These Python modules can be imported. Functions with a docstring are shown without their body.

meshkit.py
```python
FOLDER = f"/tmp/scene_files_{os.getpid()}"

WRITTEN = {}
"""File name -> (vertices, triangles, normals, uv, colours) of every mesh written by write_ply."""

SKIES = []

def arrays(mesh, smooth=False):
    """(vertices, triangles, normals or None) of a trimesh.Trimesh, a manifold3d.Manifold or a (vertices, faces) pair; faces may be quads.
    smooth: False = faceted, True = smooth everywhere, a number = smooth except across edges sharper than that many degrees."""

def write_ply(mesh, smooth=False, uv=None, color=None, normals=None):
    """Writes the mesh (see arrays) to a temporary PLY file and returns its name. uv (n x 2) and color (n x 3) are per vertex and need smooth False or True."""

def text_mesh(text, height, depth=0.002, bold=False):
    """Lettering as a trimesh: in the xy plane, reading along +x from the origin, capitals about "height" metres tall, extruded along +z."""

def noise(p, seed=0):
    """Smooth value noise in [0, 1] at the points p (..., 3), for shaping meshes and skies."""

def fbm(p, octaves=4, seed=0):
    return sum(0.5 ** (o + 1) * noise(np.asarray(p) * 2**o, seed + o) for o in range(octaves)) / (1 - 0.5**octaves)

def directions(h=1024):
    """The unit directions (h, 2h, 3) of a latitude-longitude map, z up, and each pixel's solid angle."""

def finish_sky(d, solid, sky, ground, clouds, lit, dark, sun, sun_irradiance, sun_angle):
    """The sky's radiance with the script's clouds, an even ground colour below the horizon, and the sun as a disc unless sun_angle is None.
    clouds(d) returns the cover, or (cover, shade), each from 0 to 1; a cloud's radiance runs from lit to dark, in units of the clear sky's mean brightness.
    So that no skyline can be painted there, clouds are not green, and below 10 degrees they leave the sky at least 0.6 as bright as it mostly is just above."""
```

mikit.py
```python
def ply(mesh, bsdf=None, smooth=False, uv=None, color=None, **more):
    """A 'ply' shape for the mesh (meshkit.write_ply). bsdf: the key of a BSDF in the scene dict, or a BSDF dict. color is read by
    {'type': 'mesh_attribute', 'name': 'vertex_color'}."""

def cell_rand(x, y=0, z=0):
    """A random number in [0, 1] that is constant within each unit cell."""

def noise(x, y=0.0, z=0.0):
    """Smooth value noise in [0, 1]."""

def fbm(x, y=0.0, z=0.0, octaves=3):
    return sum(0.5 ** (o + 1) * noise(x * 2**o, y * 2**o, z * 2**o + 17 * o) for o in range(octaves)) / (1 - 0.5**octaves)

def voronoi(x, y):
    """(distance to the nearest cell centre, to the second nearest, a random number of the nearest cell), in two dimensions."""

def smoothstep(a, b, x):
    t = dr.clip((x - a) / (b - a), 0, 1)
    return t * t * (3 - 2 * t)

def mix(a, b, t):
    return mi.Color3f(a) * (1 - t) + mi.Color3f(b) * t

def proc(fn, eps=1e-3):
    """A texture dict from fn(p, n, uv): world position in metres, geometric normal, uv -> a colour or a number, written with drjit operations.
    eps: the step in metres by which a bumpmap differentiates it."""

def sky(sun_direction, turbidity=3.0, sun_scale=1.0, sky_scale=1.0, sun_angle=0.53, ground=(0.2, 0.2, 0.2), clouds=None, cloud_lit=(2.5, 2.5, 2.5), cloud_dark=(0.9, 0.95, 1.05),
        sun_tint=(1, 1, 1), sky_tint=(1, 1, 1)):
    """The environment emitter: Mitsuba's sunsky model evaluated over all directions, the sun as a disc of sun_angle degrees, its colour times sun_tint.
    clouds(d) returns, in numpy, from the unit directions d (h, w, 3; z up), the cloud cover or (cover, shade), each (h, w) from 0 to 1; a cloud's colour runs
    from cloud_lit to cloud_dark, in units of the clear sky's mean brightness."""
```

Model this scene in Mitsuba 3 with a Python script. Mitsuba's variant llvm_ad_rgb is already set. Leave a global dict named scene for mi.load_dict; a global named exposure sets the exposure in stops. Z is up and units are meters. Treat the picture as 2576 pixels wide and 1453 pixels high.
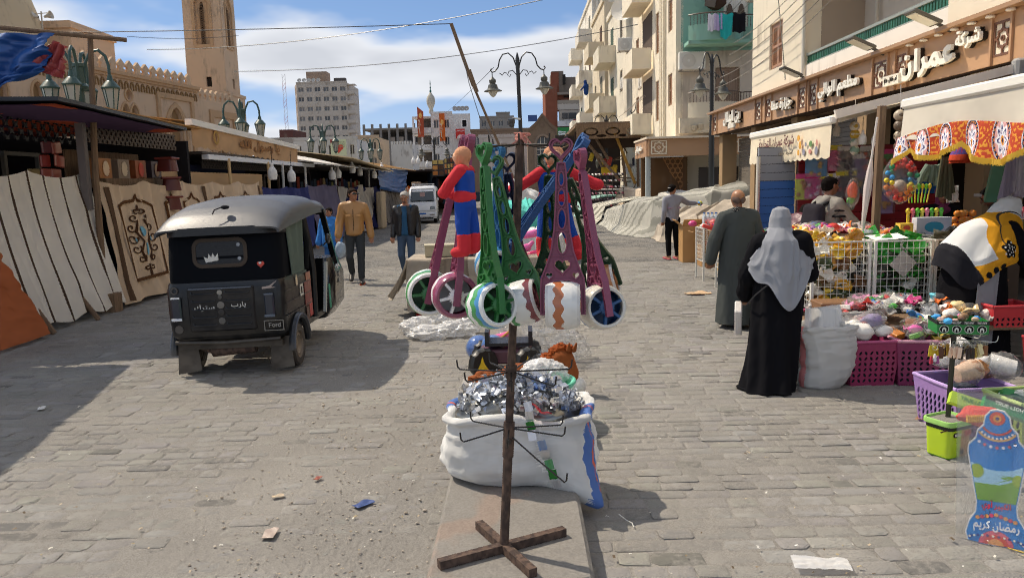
import math,random
import numpy as np,trimesh,mitsuba as mi,drjit as dr
import manifold3d as m3
import mikit,meshkit
from mikit import proc,noise,fbm,smoothstep,mix,cell_rand,voronoi
from shapely.geometry import Polygon,Point,LineString,box as sbox
from shapely import affinity,union_all
scene,labels={},{}
PI=math.pi
T=mi.ScalarTransform4f
R=random.Random(11)
NR=np.random.default_rng(11)
CZ=1.85
YAW,PITCH,ROLL,HFOV=math.radians(-0.755),math.radians(-7.826),math.radians(1.45),67.3
_f=np.array([math.sin(YAW)*math.cos(PITCH),math.cos(YAW)*math.cos(PITCH),math.sin(PITCH)])
_r0=np.array([math.cos(YAW),-math.sin(YAW),0.0])
_u0=np.cross(_r0,_f)
_r=math.cos(ROLL)*_r0-math.sin(ROLL)*_u0
_u=math.cos(ROLL)*_u0+math.sin(ROLL)*_r0
scene['camera']={'type':'perspective','fov':HFOV,'near_clip':0.05,'far_clip':2000.0,'to_world':T().look_at(origin=[0,0,CZ],target=[float(x) for x in (np.array([0,0,CZ])+_f)],up=[float(x) for x in _u])}
exposure=1.58
SUN=(-0.533,0.308,0.788)
def clouds(d):
 x,y,z=d[...,0],d[...,1],d[...,2]
 el=np.arcsin(np.clip(z,-1,1))
 hgt=0.10+np.maximum(z,0)
 n=meshkit.fbm(np.stack([x/hgt*0.62+3.1,y/hgt*0.62+6.4,hgt*0],-1),6,seed=12)
 n2=meshkit.fbm(np.stack([x*5.2+9.3,y*5.2+1.2,z*13.0],-1),6,seed=21)
 c=0.5*n+0.5*n2
 cover=np.clip((c-0.445)/0.13,0,1)
 cover=cover*cover*(3-2*cover)*0.95
 cover=np.maximum(cover,0.5*np.exp(-np.maximum(el,0)/0.07))
 return cover,np.clip((c-0.54)/0.14,0,1)*0.65
scene['sky']=mikit.sky(SUN,turbidity=3.0,clouds=clouds,sky_tint=(0.86,0.97,1.12),sun_tint=(0.95,1.0,1.07),cloud_lit=(3.2,3.25,3.35),cloud_dark=(1.9,1.97,2.15),ground=(0.22,0.21,0.19))
def at(u,v,Y):
 """World point seen at pixel (u, v) of a 2576 x 1453 picture, on the plane y = Y."""
 F=1288/math.tan(math.radians(HFOV/2))
 d=_f+_r*(u-1288)/F-_u*(v-726.5)/F
 return np.array([0,0,CZ])+d*Y/d[1]
def gr(u,v,z=0.0):
 F=1288/math.tan(math.radians(HFOV/2))
 d=_f+_r*(u-1288)/F-_u*(v-726.5)/F
 return np.array([0,0,CZ])+d*(z-CZ)/d[2]
def atx(u,v,X):
 F=1288/math.tan(math.radians(HFOV/2))
 d=_f+_r*(u-1288)/F-_u*(v-726.5)/F
 return np.array([0,0,CZ])+d*X/d[0]
def _own_colour(p,n,uv):
 u,v=dr.floor(uv.x+0.5),dr.floor(uv.y+0.5)
 g=dr.floor(u/256)
 w=dr.floor(v/256)
 c=mi.Color3f(u-256*g,g,v-256*w)/255
 k=fbm(p.x*2.6,p.y*2.6,p.z*2.6,4)-0.5
 return c*c*(1+(w/32)*2*k)
VC=proc(_own_colour)
def prin(**k):
 d={'type':'principled','base_color':VC}
 d.update(k)
 return d
def bump(tex,scale,inner):
 return {'type':'bumpmap','tex':tex,'scale':scale,'inner':inner}
def two(b):
 return {'type':'twosided','b':b}
def _fabric_h(p,n,uv):
 return fbm(p.x*14,p.y*14,p.z*14,3)*0.8+0.25*noise(p.x*160,p.y*160,p.z*160)
def _plaster_h(p,n,uv):
 return 0.6*fbm(p.x*9,p.y*9,p.z*9,3)+0.5*noise(p.x*45,p.y*45,p.z*45)
def _stain(p,n,uv):
 a=fbm(p.x*0.9+3,p.y*0.9,p.z*0.55,4)
 b=fbm(p.x*7,p.y*7,p.z*1.1,3)
 return smoothstep(0.52,0.78,0.62*a+0.38*b)*0.55
def _dust(p,n,uv):
 a=fbm(p.x*6,p.y*6,p.z*6,4)
 return smoothstep(0.45,0.8,a)*0.12+0.5*smoothstep(0.55,0.05,p.z)*smoothstep(0.3,0.65,a)
def _pave_dust(p,n,uv):
 a=fbm(p.x*2.3+1.7,p.y*2.3,0.0,4)
 b=fbm(p.x*31,p.y*31,0.0,3)
 mid=smoothstep(1.5,0.2,dr.abs(p.x+1.35))*smoothstep(10.0,5.0,p.y)
 return dr.clip(smoothstep(0.40,0.66,0.55*a+0.45*b)*0.75+0.45*mid*smoothstep(0.3,0.55,b)+0.12,0,0.95)
def _stone_h(p,n,uv):
 return 0.6*fbm(p.x*22,p.y*22,p.z*22,3)+0.5*noise(p.x*130,p.y*130,p.z*30)
def _sand_c(p,n,uv):
 a=fbm(p.x*1.3,p.y*1.3,0.0,4)
 g=noise(p.x*190,p.y*190,0.0)
 c=mix((0.215,0.203,0.186),(0.305,0.289,0.263),a)
 return c*(0.78+0.40*g)
def _far_c(p,n,uv):
 row=dr.floor(p.y/0.13)
 xx=p.x/0.22+cell_rand(row,3)*1.0
 fx,fy=xx-dr.floor(xx),p.y/0.13-row
 joint=dr.maximum(smoothstep(0.12,0.03,dr.minimum(fx,1-fx)*1.7),smoothstep(0.16,0.04,dr.minimum(fy,1-fy)))
 tone=0.75+0.5*cell_rand(dr.floor(xx),row,9)
 stone=mi.Color3f(0.200,0.195,0.186)*tone
 d=smoothstep(0.35,0.7,fbm(p.x*1.1,p.y*1.1,0.0,4))*0.7
 base=mix(stone,(0.262,0.245,0.220),d)
 return base*(1-0.45*joint*(1-d))
def _wood_c(p,n,uv):
 g=fbm(p.x*60,p.y*60,p.z*4,3)
 return mix((0.10,0.06,0.035),(0.26,0.17,0.10),g)
def _rust_c(p,n,uv):
 g=fbm(p.x*45,p.y*45,p.z*22,4)
 return mix((0.050,0.034,0.028),(0.115,0.074,0.055),smoothstep(0.35,0.7,g))
def _conc_c(p,n,uv):
 a=fbm(p.x*4,p.y*4,p.z*4,4)
 g=noise(p.x*120,p.y*120,p.z*120)
 c=mix((0.200,0.188,0.172),(0.285,0.270,0.248),a)
 red=smoothstep(0.60,0.75,fbm(p.x*5+7,p.y*3,0.0,3))
 return mix(c,(0.36,0.20,0.13),red*0.25)*(0.85+0.28*g)
fab,pls=proc(_fabric_h),proc(_plaster_h,4e-3)
scene['m_matte']=two(prin(roughness=0.85,specular=0.25))
scene['m_satin']=two(prin(roughness=0.42,specular=0.5))
scene['m_gloss']=two(prin(roughness=0.16,specular=0.55,clearcoat=0.5,clearcoat_gloss=0.9))
scene['m_metal']=two(prin(roughness=0.38,metallic=0.85))
scene['m_foil']=two(prin(roughness=0.22,metallic=0.75,specular=0.9))
scene['m_cloth']=two(bump(fab,0.006,prin(roughness=0.95,specular=0.1,sheen=0.15)))
scene['m_plush']=two(bump(proc(lambda p,n,uv:fbm(p.x*220,p.y*220,p.z*220,2)),0.0022,prin(roughness=0.9,specular=0.15,sheen=0.6)))
scene['m_plaster']=two({'type':'blendbsdf','weight':proc(_stain),'a':bump(pls,0.010,prin(roughness=0.9,specular=0.2)),'b':{'type':'diffuse','reflectance':{'type':'rgb','value':[0.20,0.165,0.125]}}})
scene['m_dusty']=two({'type':'blendbsdf','weight':proc(_dust),'a':prin(roughness=0.28,specular=0.5),'b':{'type':'diffuse','reflectance':{'type':'rgb','value':[0.20,0.175,0.145]}}})
scene['m_stone']=two({'type':'blendbsdf','weight':proc(_pave_dust),'a':bump(proc(_stone_h),0.012,prin(roughness=0.75,specular=0.3)),'b':{'type':'diffuse','reflectance':proc(_sand_c)}})
scene['m_sand']=two(bump(proc(lambda p,n,uv:fbm(p.x*40,p.y*40,0.0,3)),0.010,{'type':'diffuse','reflectance':proc(_sand_c)}))
scene['m_far']=two({'type':'diffuse','reflectance':proc(_far_c)})
scene['m_wood']=two({'type':'principled','base_color':proc(_wood_c),'roughness':0.8})
scene['m_rust']=two({'type':'principled','base_color':proc(_rust_c),'roughness':0.7,'specular':0.3})
scene['m_conc']=two(bump(pls,0.006,{'type':'diffuse','reflectance':proc(_conc_c)}))
scene['m_film']={'type':'blendbsdf','weight':0.09,'a':{'type':'thindielectric','int_ior':1.5},'b':two({'type':'principled','base_color':{'type':'rgb','value':[0.78,0.79,0.80]},'roughness':0.12,'specular':0.8})}
scene['m_bag']={'type':'blendbsdf','weight':0.62,'a':{'type':'thindielectric','int_ior':1.5},'b':two({'type':'principled','base_color':{'type':'rgb','value':[0.74,0.74,0.73]},'roughness':0.22,'specular':0.7})}
scene['m_glass']=two({'type':'principled','base_color':{'type':'rgb','value':[0.02,0.025,0.03]},'roughness':0.05,'specular':0.9})
def C(h,k=1.0):
 """An sRGB hex colour as a linear one, times k."""
 a=np.array([int(h[i:i+2],16)/255 for i in (0,2,4)])
 return np.where(a<=0.04045,a/12.92,((a+0.055)/1.055)**2.4)*k
def numbered(k):
 if k not in scene and k not in labels and k not in _roots:
  return k
 i=1
 while f'{k}_{i:03d}' in scene or f'{k}_{i:03d}' in labels or f'{k}_{i:03d}' in _roots:
  i+=1
 return f'{k}_{i:03d}'
_roots=set()
def thing(name,label,cat,group=None):
 k=numbered(name)
 _roots.add(k)
 labels[k]={'label':label,'category':cat}
 if group:
  labels[k]['group']=group
 return k
XF=[np.eye(4)]
class frame:
 """with frame(loc, rz, ...): meshes put inside are placed by this transform."""
 def __init__(s,loc=(0,0,0),rz=0,rx=0,ry=0,k=1.0,m=None):
  if m is None:
   m=trimesh.transformations.euler_matrix(rx,ry,rz,'sxyz')
   m[:3,:3]*=k
   m[:3,3]=loc
  s.m=m
 def __enter__(s):
  XF.append(XF[-1]@s.m)
 def __exit__(s,*a):
  XF.pop()
def join(ms):
 ms=[tm(m) for m in ms]
 return trimesh.Trimesh(np.vstack([m.vertices for m in ms]),np.vstack([m.faces+o for m,o in zip(ms,np.cumsum([0]+[len(m.vertices) for m in ms[:-1]]))]),process=False)
def tm(m):
 if isinstance(m,list):
  return join(m)
 if hasattr(m,'to_mesh'):
  q=m.to_mesh()
  return trimesh.Trimesh(q.vert_properties[:,:3],q.tri_verts,process=False)
 if isinstance(m,tuple):
  v,f,_=meshkit.arrays(m)
  return trimesh.Trimesh(v,f,process=False)
 return m
def put(key,mesh,col=(0.5,0.5,0.5),mat='matte',smooth=35,var=0.0,kind=None,label=None):
 """One entry of the scene. col: a linear colour or a function of local points (one colour per face); var: how much noise mottles it."""
 mesh=tm(mesh)
 m=XF[-1]
 v,f,n=meshkit.arrays(mesh,smooth)
 if callable(col):
  c=np.asarray(col(v[f].mean(1)),float)
  idx=f.ravel()
  v,n=v[idx],None if n is None else n[idx]
  f=np.arange(len(v)).reshape(-1,3)
  c=np.repeat(c,3,0)
 else :
  c=np.broadcast_to(np.asarray(col,float),v.shape)
 w=v@m[:3,:3].T+m[:3,3]
 if np.linalg.det(m[:3,:3])<0:
  f=f[:,::-1]
 if n is not None:
  n=n@np.linalg.inv(m[:3,:3])
  n/=np.linalg.norm(n,axis=1,keepdims=True)+1e-20
 q=np.round(255*np.sqrt(np.clip(c,0.002,0.95)))
 uv=np.stack([q[:,0]+256*q[:,1],q[:,2]+256*round(32*var)],1)
 path=meshkit.write_ply((w,f),False,uv,None,normals=n)
 scene[key]={'type':'ply','filename':path,'face_normals':n is None,'bsdf':{'type':'ref','id':'m_'+mat}}
 if kind or label:
  labels.setdefault(key,{})
  if kind:
   labels[key]['kind']=kind
  if label:
   labels[key]['label']=label
 return key
def part(parent,name,mesh,col=(0.5,0.5,0.5),mat='matte',**k):
 return put(numbered(parent+'__'+name),mesh,col,mat,**k)
def obj(name,label,cat,mesh,col=(0.5,0.5,0.5),mat='matte',group=None,**k):
 key=numbered(name)
 put(key,mesh,col,mat,**k)
 labels.setdefault(key,{}).update(label=label,category=cat)
 if group:
  labels[key]['group']=group
 return key
def struct(name,mesh,col=(0.5,0.5,0.5),mat='matte',**k):
 key=numbered(name)
 put(key,mesh,col,mat,**k)
 labels.setdefault(key,{})['kind']='structure'
 return key
def bx(x0,x1,y0,y1,z0,z1,ch=0.0):
 if ch:
  x0,x1=min(x0,x1),max(x0,x1);y0,y1=min(y0,y1),max(y0,y1);z0,z1=min(z0,z1),max(z0,z1)
  p=[(x0+a,y0+b,z0+c) for(a,b,c) in ((ch,ch,0),(ch,0,ch),(0,ch,ch))]
  pts=[]
  for(a,b,c) in ((ch,ch,0),(ch,0,ch),(0,ch,ch)):
   for X in (x0+a,x1-a):
    for Y in (y0+b,y1-b):
     for Z in (z0+c,z1-c):
      pts.append((X,Y,Z))
  return trimesh.convex.convex_hull(np.array(pts))
 v=np.array([(x,y,z) for x in (x0,x1) for y in (y0,y1) for z in (z0,z1)],float)
 f=np.array([[0,1,3],[0,3,2],[4,6,7],[4,7,5],[0,4,5],[0,5,1],[2,3,7],[2,7,6],[0,2,6],[0,6,4],[1,5,7],[1,7,3]])
 if (x1-x0)*(y1-y0)*(z1-z0)<0:
  f=f[:,::-1]
 return trimesh.Trimesh(v,f,process=False)
def cb(c,s,ch=0.0):
 return bx(c[0]-s[0]/2,c[0]+s[0]/2,c[1]-s[1]/2,c[1]+s[1]/2,c[2]-s[2]/2,c[2]+s[2]/2,ch)
def xf(m,loc=(0,0,0),rz=0,rx=0,ry=0,k=1.0):
 m=tm(m).copy()
 t=trimesh.transformations.euler_matrix(rx,ry,rz,'sxyz')
 t[:3,:3]=t[:3,:3]@np.diag(np.broadcast_to(k,3))
 t[:3,3]=loc
 m.apply_transform(t)
 return m
def tube(pts,r,n=8,cap=True):
 p=np.asarray(pts,float)
 r=np.broadcast_to(np.asarray(r,float),(len(p),))
 t=np.gradient(p,axis=0)
 t/=np.linalg.norm(t,axis=1,keepdims=True)+1e-12
 a=np.zeros_like(p)
 ref=np.array([0,0,1.0]) if abs(t[0,2])<0.9 else np.array([1.0,0,0])
 for i in range(len(p)):
  x=np.cross(t[i],ref)
  x/=np.linalg.norm(x)+1e-12
  a[i]=x
  ref=np.cross(x,t[i])
 b=np.cross(t,a)
 ang=np.arange(n)*2*PI/n
 v=(p[:,None]+r[:,None,None]*(np.cos(ang)[None,:,None]*a[:,None]+np.sin(ang)[None,:,None]*b[:,None])).reshape(-1,3)
 f=[]
 for i in range(len(p)-1):
  for j in range(n):
   A,B,D,E=i*n+j,i*n+(j+1)%n,(i+1)*n+j,(i+1)*n+(j+1)%n
   f+=[[A,B,E],[A,E,D]]
 if cap:
  v=np.vstack([v,p[:1],p[-1:]])
  k=len(v)-2
  for j in range(n):
   f+=[[k,(j+1)%n,j],[k+1,(len(p)-1)*n+j,(len(p)-1)*n+(j+1)%n]]
 return trimesh.Trimesh(v,np.array(f),process=False)
def rod(p0,p1,r,n=8):
 return tube([p0,p1],r,n)
def beam(p0,p1,w,h=None,up=(0,0,1)):
 """A square bar from p0 to p1."""
 h=h or w
 p0,p1=np.asarray(p0,float),np.asarray(p1,float)
 d=p1-p0
 L=np.linalg.norm(d)
 d/=L
 up=np.array(up,float)
 if abs(d@up)>0.95:
  up=np.array([0,1.0,0])
 x=np.cross(d,up);x/=np.linalg.norm(x)
 y=np.cross(x,d)
 m=np.eye(4)
 m[:3,0],m[:3,1],m[:3,2],m[:3,3]=x,y,d,p0
 b=bx(-w/2,w/2,-h/2,h/2,0,L)
 b.apply_transform(m)
 return b
def lathe(prof,n=24,cap=True):
 """prof: (radius, z) from bottom to top, about the z axis."""
 pr=np.asarray(prof,float)
 ang=np.arange(n)*2*PI/n
 v=np.stack([pr[:,:1]*np.cos(ang),pr[:,:1]*np.sin(ang),np.repeat(pr[:,1:],n,1)],-1).reshape(-1,3)
 return grid_close(v,len(pr),n,cap)
def grid_close(v,rows,n,cap=True):
 f=[]
 for i in range(rows-1):
  for j in range(n):
   A,B,D,E=i*n+j,i*n+(j+1)%n,(i+1)*n+j,(i+1)*n+(j+1)%n
   f+=[[A,B,E],[A,E,D]]
 v=np.asarray(v,float)
 if cap:
  k=len(v)
  v=np.vstack([v,v[:n].mean(0,keepdims=True),v[-n:].mean(0,keepdims=True)])
  for j in range(n):
   f+=[[k,(j+1)%n,j],[k+1,(rows-1)*n+j,(rows-1)*n+(j+1)%n]]
 return trimesh.Trimesh(v,np.array(f),process=False)
def loft(rings,cap=True):
 return grid_close(np.vstack(rings),len(rings),len(rings[0]),cap)
def oval(c,rx,ry,n=32,rz=0,fold=0.0,fk=9,ph=0.0,sq=2.0):
 """A ring of n points: an oval, with folds."""
 a=np.arange(n)*2*PI/n
 k=1+fold*(np.sin(fk*a+ph)*0.6+np.sin((fk*0.62)//1*a+2.1*ph+1)*0.4)
 ca,sa=np.cos(a),np.sin(a)
 x=np.sign(ca)*np.abs(ca)**(2/sq)*rx*k
 y=np.sign(sa)*np.abs(sa)**(2/sq)*ry*k
 return np.stack([c[0]+x*math.cos(rz)-y*math.sin(rz),c[1]+x*math.sin(rz)+y*math.cos(rz),np.full(n,c[2]) if np.isscalar(c[2]) else c[2]],-1)
def sheet(fn,nu,nv,th=0.0):
 """A surface from fn(u, v), u and v arrays in [0, 1]; th: its thickness as a closed shell."""
 u,v=np.meshgrid(np.linspace(0,1,nu),np.linspace(0,1,nv),indexing='ij')
 p=np.asarray(fn(u,v),float)
 if p.shape[0]==3 and p.shape[-1]!=3:
  p=np.moveaxis(p,0,-1)
 V=p.reshape(-1,3)
 i,j=np.meshgrid(np.arange(nu-1),np.arange(nv-1),indexing='ij')
 a,b,c,d=(i*nv+j).ravel(),((i+1)*nv+j).ravel(),((i+1)*nv+j+1).ravel(),(i*nv+j+1).ravel()
 F=np.vstack([np.stack([a,b,c],1),np.stack([a,c,d],1)])
 m=trimesh.Trimesh(V,F,process=False)
 if not th:
  return m
 N=m.vertex_normals
 V2=V-N*th
 k=len(V)
 e=[q for q in range(nv-1)]
 S=[]
 def strip(ids):
  for s,t in zip(ids[:-1],ids[1:]):
   S.append([t,s,s+k]);S.append([t,s+k,t+k])
 strip([q for q in range(nv)][::-1]);strip([(nu-1)*nv+q for q in range(nv)])
 strip([q*nv for q in range(nu)]);strip([q*nv+nv-1 for q in range(nu)][::-1])
 return trimesh.Trimesh(np.vstack([V,V2]),np.vstack([F,F[:,::-1]+k,np.array(S)]),process=False)
def sph(c,r,sub=2,k=(1,1,1)):
 m=trimesh.creation.icosphere(subdivisions=sub,radius=1.0)
 m.vertices=m.vertices*(np.asarray(k)*r)+np.asarray(c)
 return m
def lump(c,r,seed=0,amp=0.25,fr=2.0,sub=3):
 """A crumpled lump: a sphere pushed in and out by noise."""
 m=trimesh.creation.icosphere(subdivisions=sub,radius=1.0)
 v=m.vertices
 n=meshkit.fbm(v*fr+seed*3.7,3,seed=seed)-0.5
 m.vertices=v*(1+2*amp*n[:,None])*np.asarray(r)+np.asarray(c)
 return m
def ext(p,d,plane='xz',at0=(0,0,0)):
 """Extrudes a polygon. plane xz: drawn in x (right) and z (up), its front face at y = 0 looking to -y, depth d behind it."""
 gs=[g for g in getattr(p,'geoms',[p]) if g.geom_type=='Polygon' and g.area>1e-9]
 m=join([trimesh.creation.extrude_polygon(g,d,engine='earcut') for g in gs])
 v=np.asarray(m.vertices)
 if plane=='xz':
  w=np.stack([v[:,0],d-v[:,2],v[:,1]],1)
 elif plane=='yz':
  w=np.stack([d-v[:,2],-v[:,0],v[:,1]],1)
 else :
  w=v
 m=trimesh.Trimesh(w+np.asarray(at0,float),m.faces,process=False)
 return m
def hull(pr):
 """The hull of spheres (point, radius)."""
 P=[]
 b=trimesh.creation.icosphere(subdivisions=1).vertices
 for p,r in pr:
  P.append(b*np.asarray(r,float)+np.asarray(p,float))
 return m3.Manifold.hull_points(np.vstack(P).astype(np.float32))
def fuse(ms,ref=0.03,it=8,fold=0.0,fk=10.0,seed=0):
 """Joins manifolds into one smooth skin."""
 m=m3.Manifold.batch_boolean(ms,m3.OpType.Add)
 if ref:
  m=m.refine_to_length(ref)
 q=m.to_mesh()
 t=trimesh.Trimesh(q.vert_properties[:,:3].astype(float),q.tri_verts,process=True)
 if it:
  trimesh.smoothing.filter_taubin(t,lamb=0.5,nu=0.52,iterations=it)
 if fold:
  n=t.vertex_normals
  v=t.vertices
  w=meshkit.fbm(v*np.array([fk,fk,fk*0.6])+seed,3,seed=seed)-0.5
  t.vertices=v+n*(fold*2*w)[:,None]
 return t
def ngon(c,r,n,a0=0.0):
 return Polygon([(c[0]+r*math.cos(a0+2*PI*i/n),c[1]+r*math.sin(a0+2*PI*i/n)) for i in range(n)])
def ell(c,rx,ry,rot=0,n=20):
 return affinity.translate(affinity.rotate(affinity.scale(ngon((0,0),1,n),rx,ry),rot,origin=(0,0)),*c)
def heart(c,s):
 t=np.linspace(0,2*PI,29)[:-1]
 x=16*np.sin(t)**3
 y=13*np.cos(t)-5*np.cos(2*t)-2*np.cos(3*t)-np.cos(4*t)
 return Polygon(np.stack([c[0]+x*s/16,c[1]+(y+2)*s/16],1)).buffer(0)
def words(key,h):
 """The lettering TXT[key] as a shapely shape, h metres tall, its lower left corner at the origin."""
 P=[]
 for g in TXT[key].split('|'):
  rs=[np.array([int(x) for x in r.split(',')],float).reshape(-1,2) for r in g.split(';')]
  P.append(Polygon(rs[0],rs[1:]).buffer(0))
 u=union_all(P)
 x0,y0,x1,y1=u.bounds
 s=h/(y1-y0)
 return affinity.affine_transform(u,[s,0,0,s,-x0*s,-y0*s])
def fit(p,x0,x1,z0,z1):
 a,b,c,d=p.bounds
 return affinity.translate(affinity.scale(affinity.translate(p,-a,-b),(x1-x0)/(c-a),(z1-z0)/(d-b),origin=(0,0)),x0,z0)
def latin(t,h,d=0.004):
 m=meshkit.text_mesh(t,h,d,bold=True)
 v=np.asarray(m.vertices)
 return trimesh.Trimesh(np.stack([v[:,0],d-v[:,2],v[:,1]],1),m.faces,process=False)
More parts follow.
